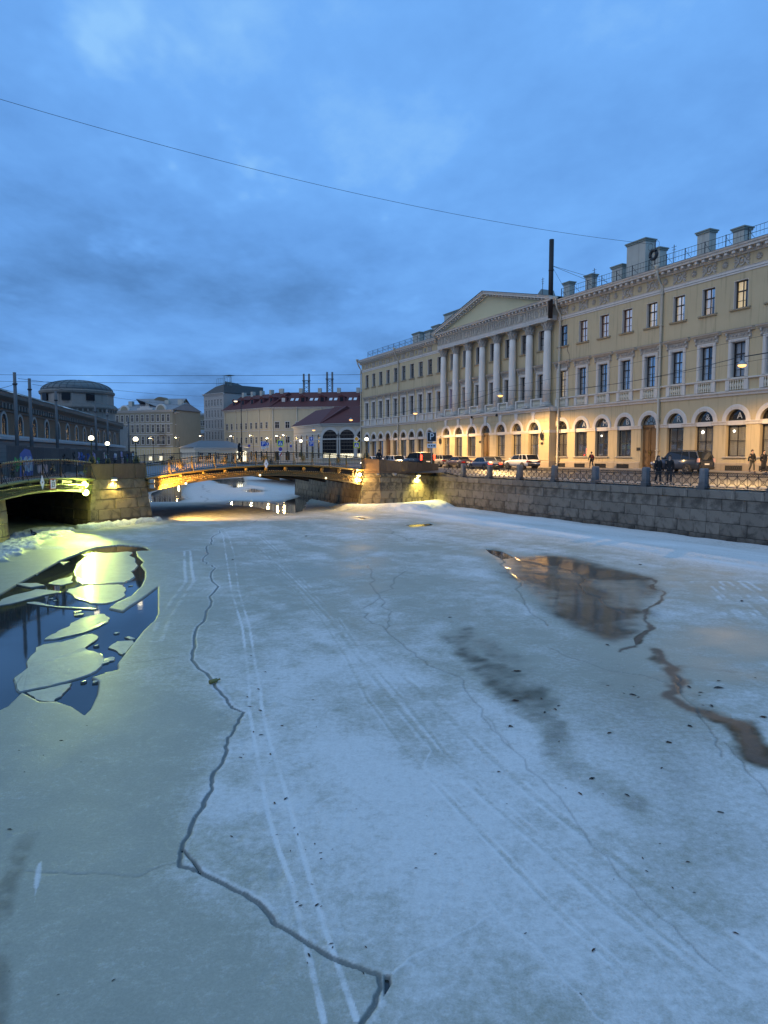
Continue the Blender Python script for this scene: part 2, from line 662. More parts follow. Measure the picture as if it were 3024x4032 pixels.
dm = crack(MAINC, .030, .022, .028, .04, 5)
crack(spur, .012, .018, .05, .03, 3)
gp_ = poly_sd(X, Y, gap2)
Z -= .1 * sst(-gp_, -.01, .03); crackd = np.minimum(crackd, gp_)
for crop, pts, w, dp in [
        (C6, [(770, 650), (690, 672), (600, 715), (450, 705), (270, 695), (120, 690)], .006, .01),
        (C7, [(40, 1130), (120, 1060), (300, 970), (470, 880)], .008, -.008),
        (C7, [(175, 120), (180, 350), (215, 520), (290, 770), (205, 900)], .006, -.008),
        (C7, [(420, 10), (560, 170), (720, 340), (830, 480), (1000, 690), (1100, 800), (1290, 980), (1450, 1120)], .008, .008),
        (C7, [(320, 700), (500, 880), (720, 1110), (860, 1240), (1000, 1400)], .006, -.008),
        (C7, [(1470, 130), (1560, 250), (1659, 360)], .012, .02),
        (C8, [(1130, 570), (1175, 575), (1155, 595), (1270, 660), (1390, 770), (1500, 855), (1659, 915)], .025, .03),
        (C8, [(1270, 660), (1285, 590), (1240, 490), (1150, 545)], .02, .01),
        (C8, [(1240, 490), (1200, 430), (1190, 360), (1175, 310)], .02, .01),
        (C8, [(1240, 460), (1310, 440), (1320, 380), (1390, 340)], .02, .01),
        (C8, [(215, 800), (100, 815), (0, 830), (-150, 850)], .012, .015),
        (C8, [(700, 40), (950, 60), (1100, 75), (1260, 110), (1340, 150), (1420, 185)], .05, .03),
        (C5, [(440, 232), (440, 265), (500, 320), (525, 390), (560, 460), (650, 540)], .030, .05),
        (C5, [(500, 232), (620, 260), (750, 285), (815, 318), (800, 350), (900, 430), (1000, 480)], .035, .05),
        (C5, [(815, 322), (940, 318), (1080, 318)], .02, .04),
        (C5, [(650, 640), (800, 700), (950, 750), (1100, 770), (1190, 800)], .012, .02),
        (C5, [(240, 770), (290, 860), (380, 990), (480, 1100)], .012, .015),
        (C5, [(0, 130), (150, 140), (260, 160), (420, 165), (640, 195), (760, 215), (900, 250)], .04, .04),
        (C5, [(1240, 770), (1250, 840), (1330, 930), (1400, 1030), (1445, 1140)], .02, .03),
        (CB2, [(1085, 1405), (1110, 1430), (1130, 1450), (1180, 1490)], .08, .03),
        (CB2, [(1090, 1530), (1145, 1560), (1130, 1590)], .08, .03)]:
    p = tr(crop, pts)
    d0 = seg_dist(X, Y, jag(p, .06, 4))
    cell = 2 * (2.6 + .585 * Y) / NC
    we = np.maximum(w, .9 * cell)
    q = sst(we * 1.6 - d0, 0, we * 1.6) * np.minimum(1, .35 + w / we)
    Z -= .6 * dp * q
    if dp > 0:
        dark = np.maximum(dark, .42 * q)
    else:
        snow = np.clip(snow + .5 * q, 0, 1)

# snow lies on the far side of the crack; to its left the ice is bare and grey
left = tr(C6, [(-400, 1700), (-400, -300), (-250, -700), (430, -700), (395, -500), (220, -430), (470, -180), (1050, 5), (975, 185), (915, 340), (778, 610), (775, 668), (1130, 840), (1290, 975), (1635, 1137), (1560, 1352), (1450, 1700)])
ls = poly_sd(X, Y, left)
m = sst(-ls, -.15, .6)
snow = snow * (1 - .80 * m)
wet = np.maximum(wet * (1 - .5 * m), .16 * m)
rub = sst(.045 - np.abs(dm - .055), 0, .04)
snow = np.clip(snow + .35 * rub * sst(ls, -.02, .1), 0, 1)

TN1 = fbm(X, Y, 1.3, 3, 91); TN2 = fbm(X, Y, .22, 2, 141); TN3 = fbm(X, Y, .5, 3, 100)
# tracks of skis and sledges
def track(pts, half, amp, seed, bright=.8, ski=False):
    global Z, snow, wet
    d, t = seg_dist(X, Y, pts, True)
    br = sst(.6 * np.roll(TN1, seed * 37, 1) + .4 * np.roll(TN2, seed * 53, 1), .42, .60)
    core = sst(half - d, -half * .35, half * .35) * (.35 + .65 * sst(np.roll(TN3, seed * 41, 1), .36, .58))
    edge = sst(half * .9 - np.abs(d - half * 1.5), 0, half * .6)
    if ski:
        Z -= .2 * amp * core; snow = np.clip(snow + 1.15 * core * (.3 + .7 * br), 0, 1.25)
        return
    Z -= .22 * amp * core; Z += .18 * amp * edge * br
    snow = np.clip(snow * (1 - .25 * core) + bright * edge * br * .9, 0, 1.1)
    wet = np.maximum(wet, .30 * core * br)


tA = tr(C8, [(365, 120), (385, 150), (400, 250), (430, 450), (490, 650), (515, 850), (530, 1000)]) + tr(C6, [(1075, -20), (1100, 130), (1160, 450), (1205, 600), (1260, 740), (1300, 930), (1345, 1100), (1400, 1340)])
tB = tr(C8, [(390, 120), (415, 150), (445, 250), (470, 450), (530, 650), (560, 850), (590, 1000)]) + tr(C6, [(1130, -20), (1165, 130), (1230, 330), (1275, 500), (1330, 690), (1370, 830), (1430, 1010), (1540, 1330)])
track(tA, .027, .018, 91, ski=True)
track(tB, .027, .018, 92, ski=True)
dg = tr(C8, [(520, 160), (600, 240), (700, 340), (800, 430), (960, 600), (1100, 800), (1300, 1050)]) + tr(C7, [(60, -20), (250, 200), (450, 400), (650, 580), (900, 800), (1150, 1000), (1450, 1240)])
for k, off in enumerate((-.34, 0.0, .12, .44)):
    track([(x + off * (1 + .5 * math.sin(y * .23 + 1.9 * k)) + .05 * math.sin(y * .9 + k), y + .1 * k) for x, y in dg], .035 + .02 * (k % 2), .014, 95 + k, .34)
tL = tr(C8, [(190, 235), (195, 330), (205, 400), (120, 520), (60, 620), (20, 720)])
track(tL, .09, .012, 101, .9)
for k, off in enumerate((0, .5, 1.0, 1.7)):
    track([(x + off, y) for x, y in tr(C5, [(1330, 340), (1400, 400), (1480, 480), (1560, 560), (1659, 650)])], .10, .02, 104 + k, .7)
# footprints beside the ski tracks
for k in range(120):
    i = random.randrange(2, len(tB) - 1)
    f = random.random()
    cx = tB[i][0] + (tB[i + 1 if i + 1 < len(tB) else i][0] - tB[i][0]) * f + random.choice((-1, 1)) * random.uniform(.08, .75)
    cy = tB[i][1] + (tB[i + 1 if i + 1 < len(tB) else i][1] - tB[i][1]) * f
    r0 = random.uniform(.05, .09)
    j0 = np.searchsorted(Yr, cy - .4); j1 = np.searchsorted(Yr, cy + .4) + 1
    q = np.hypot((X[j0:j1] - cx) / r0, (Y[j0:j1] - cy) / (r0 * 1.8))
    Z[j0:j1] -= .004 * sst(1.2 - q, 0, .5)

MN1 = fbm(X, Y, .7, 4, 54); MN2 = fbm(X, Y, .55, 4, 56)
# right-hand pool: thin dark ice with silt under it
mk = tr(C5, [(330, 190), (420, 180), (520, 215), (640, 205), (800, 222), (950, 262), (1100, 305), (1190, 318), (1195, 360), (1160, 410), (1135, 480), (1110, 590), (1050, 672), (960, 645), (820, 605), (680, 525), (560, 440), (450, 340), (390, 260)])
ms = poly_sd(X, Y, mk)
mfield = sst(-ms + 1.2 * (n_mid - .5) + .5 * (n_fin - .5), -.4, 1.7)
rgt = sst(X - np.interp(Y, [10, 25, 50], [4.5, 9.0, 12.5]), -6, 2)
murk = np.maximum(murk, np.clip(mfield * (.78 + .75 * (n_mid - .4)), 0, 1) * (.75 + .25 * rgt))
wet = np.maximum(wet, .82 * sst(-ms, -.1, .8)); snow *= 1 - .93 * sst(-ms, -.5, 1.0)
Z -= .02 * sst(-ms, -.3, .8)
for pts, mm in [([(560, 270), (700, 260), (830, 310), (800, 340), (600, 300)], .50), ([(825, 325), (950, 322), (1090, 325), (1150, 375), (1100, 420), (960, 410), (870, 370)], .34)]:
    s2 = poly_sd(X, Y, tr(C5, pts))
    q = sst(-s2 + .5 * (n_fin - .5), -.25, .5)
    murk = murk * (1 - q) + mm * q; Z += .01 * q
for pts, half, mm, seed in [
        ([(1110, 318), (1160, 368), (1150, 420), (1122, 480), (1112, 570), (1035, 662)], .08, 1.0, 51),
        ([(1125, 640), (1150, 700), (1200, 740), (1250, 800), (1280, 890), (1400, 955), (1530, 1000), (1680, 1160)], .20, .92, 53),
        ([(1200, 740), (1300, 735), (1420, 755), (1500, 760)], .10, .55, 54),
        ([(1170, 790), (1050, 800), (960, 810)], .20, .45, 59),
        ([(255, 570), (330, 690), (440, 790), (520, 880), (600, 980), (690, 1070), (840, 1200), (960, 1300)], .30, .62, 55),
        ([(330, 600), (420, 690), (520, 760), (640, 800)], .42, .42, 57)]:
    Xw = X + .9 * (np.roll(MN1, seed * 31, 1) - .5); Yw = Y + 1.3 * (np.roll(MN2, seed * 29, 1) - .5)
    d0, t0 = seg_dist(Xw, Yw, tr(C5, pts), True)
    nz = .5 * np.roll(MN1, seed * 17, 1) + .5 * np.roll(n_fin, seed * 23, 1)
    q = sst(half * (.1 + 1.9 * nz) - d0, -half * 1.1, half * .7) * (1 - .55 * t0 * (mm < .9))
    murk = np.maximum(murk, (.8 if mm > .9 else 1.0) * mm * q * np.clip(.30 + 2.2 * (nz - .35), .1, 1.1))
    wet = np.maximum(wet, .60 * q); snow *= 1 - .9 * q
    if mm > .9:
        dark = np.maximum(dark, .95 * sst(half * .5 * (.3 + 1.4 * nz) - d0, -half * .35, half * .25))
sp = poly_sd(X, Y, tr(C5, [(360, 184), (440, 195), (500, 226), (440, 232), (385, 206)]))
Z -= .14 * sst(-sp, -.02, .10)
# bare grey-green ice below the pools
gb = poly_sd(X, Y, tr(C5, [(560, 560), (1300, 700), (1659, 1000), (1800, 1700), (1100, 1900), (760, 1200), (560, 900)]))
q = sst(-gb, -1.0, 2.5)
snow *= 1 - .55 * q; murk = np.maximum(murk, .20 * q * (.5 + n_big)); wet = np.maximum(wet, .34 * q)
# blue-white snow along the foot of the right quay
qd = seg_dist(X, Y, [tuple(L(5, 22.3).xy), tuple(L(56, 22.0).xy)])
wet *= 1 - .8 * sst(17 - qd, 0, 3) * sst(ms, .1, .8)
q = sst(9.5 - qd, 0, 4)
snow = np.maximum(snow, q * np.clip(.80 + 1.2 * (n_str - .35), 0, 1.22) * sst(ms, .1, 1.0)); wet *= 1 - .6 * q * sst(ms, 0, 1)
Z += .10 * sst(1.6 - qd, 0, 1.2) * (.4 + n_mid) + .03 * q * (n_str - .5)
wd = seg_dist(X, Y, [tuple(L(56.5, 22.2).xy), tuple(L(55.4, 29.2).xy)])
bank = sst(3.4 * (.55 + .9 * n_mid) - wd, 0, 2.2)
Z += .42 * bank; snow = np.maximum(snow, bank)
# left-hand pool: open water, floes, a fringe of thin wet ice
pool = tr(C4, [(-120, 770), (0, 700), (150, 612), (300, 530), (480, 432), (600, 385), (700, 345), (790, 318), (980, 300), (1165, 312), (1235, 345), (1110, 350), (1122, 392), (1172, 436), (1148, 465), (1185, 512), (1182, 580), (1150, 640), (1068, 718), (960, 765), (888, 816), (1005, 842), (1060, 800), (1150, 745), (1290, 640), (1290, 860), (1262, 915), (1170, 1000), (1098, 1090), (1020, 1190), (962, 1265), (966, 1318), (850, 1350), (748, 1382), (808, 1420), (795, 1520), (740, 1640), (690, 1690), (590, 1620), (470, 1580), (330, 1580), (180, 1500), (60, 1620), (-120, 1700)])
ps = poly_sd(X, Y, pool)
Z -= .16 * sst(-ps, -.02, .07)
film = sst(3.0 - ps, 0, 3.0) * (ps > 0) * sst(X, -13, -9) * sst(36 - Y, 0, 4)
snow *= 1 - .6 * film; wet = np.maximum(wet, .36 * film)
dark = np.maximum(dark, .85 * sst(.035 - ps, 0, .05))
low = poly_sd(X, Y, tr(C4, [(-200, 1500), (180, 1520), (440, 1590), (600, 1650), (740, 1700), (800, 1500), (1000, 1330), (1190, 1200), (900, 2000), (500, 2300), (-200, 2400)]))
q = sst(-low, -.2, 1.0)
snow *= 1 - .6 * q; wet = np.maximum(wet, .40 * q)
# a dark lens of wet ice with a white tongue of frost, lower left
ed = seg_dist(X, Y, tr(C6, [(-30, 1400), (-5, 1000), (15, 880), (30, 740), (60, 690), (90, 600), (200, 420), (300, 200)]))
dark = np.maximum(dark, .5 * sst(.16 - ed, 0, .12) * sst(n_fin, .35, .6) * sst(8.5 - Y, 0, 1.0))
fr_ = poly_sd(X, Y, tr(C6, [(185, 635), (180, 700), (160, 800), (150, 850), (140, 830), (145, 740), (160, 660)]))
snow = np.maximum(snow, 1.0 * sst(-fr_ + .05 * (n_fin - .5), -.01, .03))
# beyond the bridge: snowy ice with two leads and a wet apron under the arch
far = sst(Y, 62, 70)
snow = np.maximum(snow, .75 * far); wet = wet * (1 - .7 * far)
for crop, pts in [(CB2, [(540, 1490), (740, 1420), (935, 1385), (930, 1420), (885, 1450), (880, 1480), (890, 1530), (920, 1560), (850, 1590), (550, 1592)]),
                  (CB2, [(1150, 1350), (1250, 1345), (1550, 1322), (1560, 1370), (1540, 1425), (1440, 1438), (1370, 1400), (1270, 1390), (1230, 1365)]),
                  (CB3, [(-60, 1610), (60, 1575), (200, 1580), (450, 1590), (560, 1630), (640, 1570), (780, 1530), (900, 1545), (860, 1610), (800, 1690), (700, 1720), (560, 1715), (420, 1670), (250, 1640), (60, 1625)]),
                  (CB3, [(180, 1470), (260, 1445), (395, 1470), (340, 1485), (250, 1490)]),
                  (CB7, [(390, 965), (480, 955), (620, 948), (660, 965), (560, 978), (440, 985)]),
                  (CB7, [(0, 905), (60, 902), (110, 915), (60, 920)])]:
    s2 = poly_sd(X, Y, tr(crop, pts))
    Z -= .25 * sst(-s2 + .5 * (n_mid - .5), -.05, .35)
    snow *= 1 - .6 * sst(1.2 - s2, 0, 1.2); wet = np.maximum(wet, .6 * sst(1.2 - s2, 0, 1.0))
ap = poly_sd(X, Y, tr(CB3, [(-700, 1600), (0, 1590), (500, 1640), (900, 1560), (1250, 1560), (1430, 1640), (1200, 1700), (700, 1740), (450, 1760), (-200, 1790), (-760, 1770)]))
q = sst(-ap, -1.5, 2.0)
snow *= 1 - .5 * q; murk = np.maximum(murk, .16 * q * n_mid * 1.4); Z += .10 * q * (n_fin - .5)
# broken snow along the pier foot
pf = seg_dist(X, Y, [tuple(gp(345, 2082).xy), tuple(gp(480, 2064).xy), tuple(gp(600, 2052).xy)])
q = sst(.75 * (.45 + 1.1 * fbm(X, Y, 1.8, 3, 121)) - pf, 0, .3)
Z += .26 * q * (.45 + 1.1 * fbm(X, Y, 2.8, 3, 122)); snow = np.maximum(snow, q)
lf = seg_dist(X, Y, [tuple(gp(-60, 2200).xy), tuple(gp(60, 2140).xy), tuple(gp(190, 2090).xy)])
q = sst(1.5 * (.4 + 1.1 * fbm(X, Y, .9, 3, 125)) - lf, 0, .6)
Z += .2 * q * (.3 + 1.2 * n_fin); snow = np.maximum(snow, .9 * q)

me = bpy.data.meshes.new('river_ice')
nv = NR * NC
co = np.stack([X, Y, Z], -1).reshape(-1, 3).astype(np.float32)
ii = np.arange(nv).reshape(NR, NC)
quads = np.stack([ii[:-1, :-1], ii[:-1, 1:], ii[1:, 1:], ii[1:, :-1]], -1).reshape(-1, 4)
# leave out what lies wholly under open water
zq = Z.reshape(-1)[quads].max(1)
quads = quads[zq > -.11]
me.vertices.add(nv)
me.vertices.foreach_set('co', co.ravel())
me.loops.add(quads.size)
me.loops.foreach_set('vertex_index', quads.ravel().astype(np.int32))
me.polygons.add(len(quads))
me.polygons.foreach_set('loop_start', (np.arange(len(quads)) * 4).astype(np.int32))
me.polygons.foreach_set('loop_total', np.full(len(quads), 4, np.int32))
me.update(calc_edges=True)
me.shade_smooth()
for nm, arr in (('snow', snow), ('wet', wet), ('murk', murk), ('darkline', dark), ('crackd', crackd)):
    at_ = me.attributes.new(nm, 'FLOAT', 'POINT')
    at_.data.foreach_set('value', np.clip(arr, -2, 2).reshape(-1).astype(np.float32))

q = NT('river_ice_and_snow')
tcn = q.n('ShaderNodeTexCoord'); v = tcn.outputs['Object']


def attr(nm):
    a = q.n('ShaderNodeAttribute'); a.attribute_name = nm
    return a.outputs['Fac']


aS, aW, aM, aD, aC = attr('snow'), attr('wet'), attr('murk'), attr('darkline'), attr('crackd')
f1 = q.noise(v, 9, 6, .68)
f2 = q.noise(v, 46, 4, .7)
f3 = q.noise(v, 1.7, 6, .62, .6)
grain = q.math('MULTIPLY_ADD', f2, .35, q.math('MULTIPLY', f1, .65))
sfac = q.math('MULTIPLY_ADD', q.math('SUBTRACT', grain, .5), 2.0, aS)
sfac = q.math('MULTIPLY_ADD', q.math('SUBTRACT', f3, .5), .6, sfac)
sfac = q.sstep(sfac, .05, 1.0)
ice_c = q.mix(f3, (.27, .28, .24), (.365, .37, .315))
snow_c = q.mix(f1, (.47, .48, .475), (.65, .66, .655))
c = q.mix(sfac, ice_c, snow_c)
murkn = q.math('MULTIPLY_ADD', q.math('SUBTRACT', f3, .5), .55, aM)
murkf = q.math('MULTIPLY', q.sstep(murkn, .02, .72), q.math('MULTIPLY_ADD', f1, .3, .82), clamp=True)
c = q.mix(murkf, c, q.mix(f3, (.016, .019, .013), (.040, .040, .024)))
c = q.mix(q.math('MULTIPLY', aD, q.math('MULTIPLY_ADD', grain, .8, .55), clamp=True), c, (.07, .068, .06))
ck = q.math('SUBTRACT', 1.0, q.sstep(aC, -.004, .017))
c = q.mix(q.math('MULTIPLY', ck, .85), c, (.135, .155, .155))
gr_ = q.n('ShaderNodeVectorMath', operation='SCALE'); q.l(c, gr_.inputs[0]); q.l(q.math('MULTIPLY_ADD', q.noise(v, 26, 6, .82), .70, .65), gr_.inputs['Scale']); c = gr_.outputs[0]
fleck = q.math('MULTIPLY', q.sstep(q.noise(v, 15, 9, .78), .56, .70), q.sstep(aS, .15, .7))
c = q.mix(q.math('MULTIPLY', fleck, .42), c, (.72, .74, .74))
c = q.mix(q.math('MULTIPLY', q.math('MULTIPLY', q.sstep(aS, .92, 1.22), .42), q.math('MULTIPLY_ADD', f1, 1.2, .3), clamp=True), c, (.74, .76, .77))
q.l(c, q.p.inputs['Base Color'])
rg = q.math('MULTIPLY_ADD', sfac, .18, .70)
rg = q.math('SUBTRACT', rg, q.math('MULTIPLY', aW, q.math('MULTIPLY_ADD', grain, .5, .20)))
n_ = q.n('ShaderNodeClamp'); n_.inputs[1].default_value = .10; n_.inputs[2].default_value = .9
q.l(rg, n_.inputs[0]); q.l(n_.outputs[0], q.p.inputs['Roughness'])
q.p.inputs['Specular IOR Level'].default_value = .18
q.p.inputs['IOR'].default_value = 1.36
q.p.inputs['Coat IOR'].default_value = 1.33
q.l(q.math('MULTIPLY', q.sstep(aW, .45, .95), .8), q.p.inputs['Coat Weight'])
q.p.inputs['Coat Roughness'].default_value = .07
hb = q.math('MULTIPLY', q.math('MULTIPLY_ADD', f2, .4, f1), q.math('MULTIPLY_ADD', sfac, .9, .22))
q.bump(hb, .55, .018)
me.materials.append(q.m)
ice = bpy.data.objects.new('river_ice', me); COL.objects.link(ice); struct(ice)

q = NT('dark_river_water')
tcn = q.n('ShaderNodeTexCoord'); v = tcn.outputs['Object']
q.p.inputs['Base Color'].default_value = (.022, .026, .026, 1)
q.p.inputs['Roughness'].default_value = .045
q.p.inputs['IOR'].default_value = 1.33
q.p.inputs['Specular IOR Level'].default_value = .6
q.p.inputs['Coat Weight'].default_value = .2
q.p.inputs['Coat Roughness'].default_value = .02
mpn = q.n('ShaderNodeMapping'); mpn.inputs['Scale'].default_value = (1, 2.2, 1); q.l(v, mpn.inputs[0])
q.bump(q.math('MULTIPLY_ADD', q.noise(mpn.outputs[0], 3.5, 3), .35, q.noise(mpn.outputs[0], .5, 2)), .045, .04)
mb = MB(); mb.box(-160, 60, -12, 230, -1.2, -.045)
struct(mb.build('river_water', MATS['dark_river_water']))

# floes in the pool: slabs with a wet rounded rim
FLOE = MATS['river_ice_and_snow']
q = NT('pale_floe_ice')
tcn = q.n('ShaderNodeTexCoord'); v = tcn.outputs['Object']
f1 = q.noise(v, 7, 6, .66); f3 = q.noise(v, 1.6, 5, .6, .5)
q.l(q.mix(q.math('MULTIPLY_ADD', f1, .5, q.math('MULTIPLY', f3, .5)), (.12, .14, .13), (.50, .52, .49)), q.p.inputs['Base Color'])
q.l(q.math('MULTIPLY_ADD', f1, .25, .46), q.p.inputs['Roughness'])
q.p.inputs['Specular IOR Level'].default_value = .3; q.p.inputs['Coat Weight'].default_value = .12; q.p.inputs['Coat Roughness'].default_value = .16
q.bump(q.math('MULTIPLY_ADD', q.noise(v, 40, 4, .7), .4, f1), .6, .02)


WETRIM = pm('wet_grey_floe_rim', (.13, .15, .15), .25, .3, 4, .3, 20)


def chaikin(p, k=1):
    for _ in range(k):
        o_ = []
        for i in range(len(p)):
            a = p[i]; b = p[(i + 1) % len(p)]
            o_ += [(.8 * a[0] + .2 * b[0], .8 * a[1] + .2 * b[1]), (.2 * a[0] + .8 * b[0], .2 * a[1] + .8 * b[1])]
        p = o_
    return p


def floe(pts, label, th=.06, rise=.018, jg=.055):
    if len(pts) > 7:
        pts = chaikin(pts)
        w = jag(pts + [pts[0]], jg * 2, 2)[:-1]
    else:
        w = jag(pts + [pts[0]], jg, 4)[:-1]
    cx = sum(p[0] for p in w) / len(w); cy = sum(p[1] for p in w) / len(w)
    n = len(w)
    vs_ = []
    for ring, (k, z) in enumerate(((1.0, -th), (1.0, -.02), (.99, rise * .6), (.965, rise))):
        for p in w:
            vs_.append(((p[0] - cx) * k, (p[1] - cy) * k, z + (random.uniform(-.006, .006) if ring > 1 else 0)))
    fs = []
    for r_ in range(3):
        for i in range(n):
            j = (i + 1) % n
            fs.append((r_ * n + i, r_ * n + j, (r_ + 1) * n + j, (r_ + 1) * n + i))
    fs.append(tuple(range(3 * n, 4 * n)))
    mb = MB(); mb.add(vs_, fs)
    o = mb.build('ice_floe', MATS['pale_floe_ice'])
    o.data.materials.append(WETRIM)
    for k_ in range(3 * n):
        o.data.polygons[k_].material_index = 1
    o.location = (cx, cy, -.036)
    tag(o, label, 'ice floe', 'ice floes in the open pool')


floe(tr(C4, [(620, 440), (700, 392), (762, 354), (900, 362), (1085, 346), (1112, 420), (1103, 520), (1060, 604), (880, 612), (682, 618), (612, 600), (602, 500)]), 'large rounded floe lit bright yellow green by the pier floodlights')
floe(tr(C4, [(512, 666), (690, 628), (860, 618), (1000, 616), (1038, 652), (1028, 720), (900, 774), (760, 779), (620, 735)]), 'fan shaped yellow lit floe with a straight upper edge beside the rounded floe')
floe(tr(C4, [(195, 768), (290, 755), (420, 793), (600, 800), (810, 813), (780, 825), (500, 808), (300, 785)]), 'long thin white sliver of ice floating in open water', .05, .018, .02)
floe(tr(C4, [(335, 1072), (480, 1000), (600, 920), (700, 880), (850, 850), (900, 890), (888, 922), (780, 980), (600, 1032), (450, 1066)]), 'tongue shaped floe curving up toward a rounded tip in the dark water')
floe(tr(C4, [(300, 1112), (560, 1072), (740, 1012), (820, 1045), (730, 1110), (690, 1140), (800, 1165), (856, 1212), (850, 1270), (780, 1338), (600, 1398), (400, 1446), (200, 1488), (130, 1500), (110, 1400), (230, 1220)]), 'biggest floe with a sharp notch in its side and a rounded lobe below')
floe(tr(C4, [(212, 1500), (400, 1456), (590, 1420), (540, 1485), (440, 1574), (330, 1568)]), 'triangular floe broken off the foot of the biggest floe')
floe(tr(C4, [(880, 1135), (960, 1080), (1088, 1076), (1098, 1096), (1040, 1160), (1000, 1193)]), 'small four sided floe nearly closing the gap to the ice sheet')
floe(tr(C4, [(1015, 1048), (1060, 1042), (1105, 1060), (1070, 1068)]), 'tiny flat floe just above the small four sided floe', .05, .018, .01)
floe(tr(C4, [(-40, 770), (60, 722), (300, 657), (510, 675), (330, 715), (190, 750), (-40, 800)]), 'dark wet slab of ice lying under the bridge railing reflection')
floe(tr(C4, [(392, 612), (590, 545), (600, 600), (500, 626)]), 'dark triangular slab wedged beside the bright rounded floe')
floe(tr(C4, [(484, 440), (565, 431), (520, 461)]), 'small pale chip of ice at the pool rim below the left arch', .05, .018, .01)
floe(tr(C4, [(110, 618), (250, 645), (370, 628), (300, 610), (200, 612)]), 'thin tilted plate of ice at the rim of the pool', .05, .03, .02)
floe(tr(C4, [(665, 378), (752, 366), (755, 377), (680, 382)]), 'narrow bright splinter of ice bridging the dark lead', .05, .02, .01)
floe(tr(C4, [(850, 1340), (930, 1325), (905, 1342), (860, 1352)]), 'small white crumb of ice at the mouth of the dark channel', .05, .02, .01)

rd = random.Random(44)
for k in range(12):
    cx_, cy_ = rd.choice([(380, 1090), (640, 1360), (880, 1000), (700, 1420), (560, 830), (1090, 640), (420, 720), (300, 560), (900, 1250), (760, 1090)])
    cx_ += rd.uniform(-90, 90); cy_ += rd.uniform(-35, 35)
    p = tr(C4, [(cx_, cy_)])[0]
    r_ = rd.uniform(.06, .22)
    n_ = rd.randint(4, 6)
    floe([(p[0] + r_ * rd.uniform(.6, 1.1) * math.cos(2 * PI * i / n_ + k), p[1] + 1.3 * r_ * rd.uniform(.6, 1.1) * math.sin(2 * PI * i / n_ + k)) for i in range(n_)], 'hand sized chip of ice drifting between the larger floes', .05, rd.uniform(.008, .03), .05)
# ------------------------------------------------------------------ land
def road_z(a, b):
    base = 3.08 - .42 * min(max(b, 0), 22) / 22
    s = max(0, min(1, (a - 52) / 8)); s = s * s * (3 - 2 * s)
    t = max(0, min(1, (b - 8) / 14)); t = t * t * (3 - 2 * t)
    u = max(0, min(1, (95 - a) / 18)); u = u * u * (3 - 2 * u)
    return base + .66 * s * t * u


def sheet(name, a0, a1, b0, b1, dz, mat, na=60, nb=14, cut=None, th=0.0):
    mb = MB()
    idx = {}
    def vid(i, j):
        if (i, j) not in idx:
            a = a0 + (a1 - a0) * i / na; b = b0 + (b1 - b0) * j / nb
            idx[(i, j)] = len(mb.v); mb.v.append(tuple(L(a, b, road_z(a, b) + dz)))
        return idx[(i, j)]
    for i in range(na):
        for j in range(nb):
            a = a0 + (a1 - a0) * (i + .5) / na; b = b0 + (b1 - b0) * (j + .5) / nb
            if cut and not cut(a, b):
                continue
            mb.f.append((vid(i, j), vid(i, j + 1), vid(i + 1, j + 1), vid(i + 1, j)))
    if th:
        for i in range(na):                       # kerb face on the road side
            for j in ((0, nb) if th == 2 else ((0,) if th == -1 else (nb,))):
                k1, k2 = vid(i, j), vid(i + 1, j)
                p, r_ = mb.v[k1], mb.v[k2]
                mb.quad(p, r_, (r_[0], r_[1], r_[2] - .16), (p[0], p[1], p[2] - .16))
    o = mb.build(name, mat)
    return struct(o)


mb = MB()
for k in range(24):                # stone face where the ramped street stands over the quay
    a0_, a1_ = 50 + .3 * k, 50.3 + .3 * k
    mb.quad(L(a0_, 21.88, 2.3), L(a1_, 21.88, 2.3), L(a1_, 21.88, road_z(a1_, 21.88) + .01), L(a0_, 21.88, road_z(a0_, 21.88) + .01))
struct(mb.build('street_edge', GRAN))
sheet('street', -20, 132, -1, 30.2, 0.0, ASPH, 152, 32, lambda a, b: (b < 21.9) or (56.2 < a < 79 and b < 29.6))
sheet('pavement', -20, 126, -.5, 2.6, .13, PAVE, 73, 3, None, 1)
sheet('quay_pavement', -20, 54, 19.2, 21.9, .10, PAVE, 40, 3, None, -1)
# snow and grit left on the carriageway
mb = MB()
BANKR = [(79, 28.4), (82, 25), (100, 20), (118, 15.6), (155, 8.4), (176, 5)]
rb = [L(a, b) for a, b in BANKR]
poly = [tuple(p.xy) for p in rb] + [(-50, 195), (-110, 200), (-700, 260), (-700, 1500), (700, 1500), (300, 150), tuple(L(125, -30).xy), tuple(L(79, -2).xy)]
mb.prism(poly, 2.55, 2.9)
struct(mb.build('far_ground', PAVE))
LEFT = [(-6, -3.0), (-19.6, 34.2), (-20.0, 36.4), (-19.7, 44.9), (-17.0, 49.4), (-19.5, 56), (-37.6, 110), (-46.5, 150), (-70, 170.5), (-120, 180.5)]
mb = MB()
mb.prism(LEFT + [(-700, 240), (-700, -60), (-60, -60), (-10, -20)], 2.62, 2.93)
struct(mb.build('left_bank_ground', PAVE))

# ------------------------------------------------------------------ stone walls built block by block
def offset_line(path, d):          # d > 0 moves to the left of the walking direction
    out = []
    n = len(path)
    for i in range(n):
        p = Vector(path[i])
        ns = []
        if i > 0:
            t = (Vector(path[i]) - Vector(path[i - 1])).normalized(); ns.append(Vector((-t.y, t.x)))
        if i < n - 1:
            t = (Vector(path[i + 1]) - Vector(path[i])).normalized(); ns.append(Vector((-t.y, t.x)))
        if len(ns) == 2:
            b = (ns[0] + ns[1]).normalized()
            b = b / max(.5, b.dot(ns[0]))
        else:
            b = ns[0]
        out.append(p + b * d)
    return out


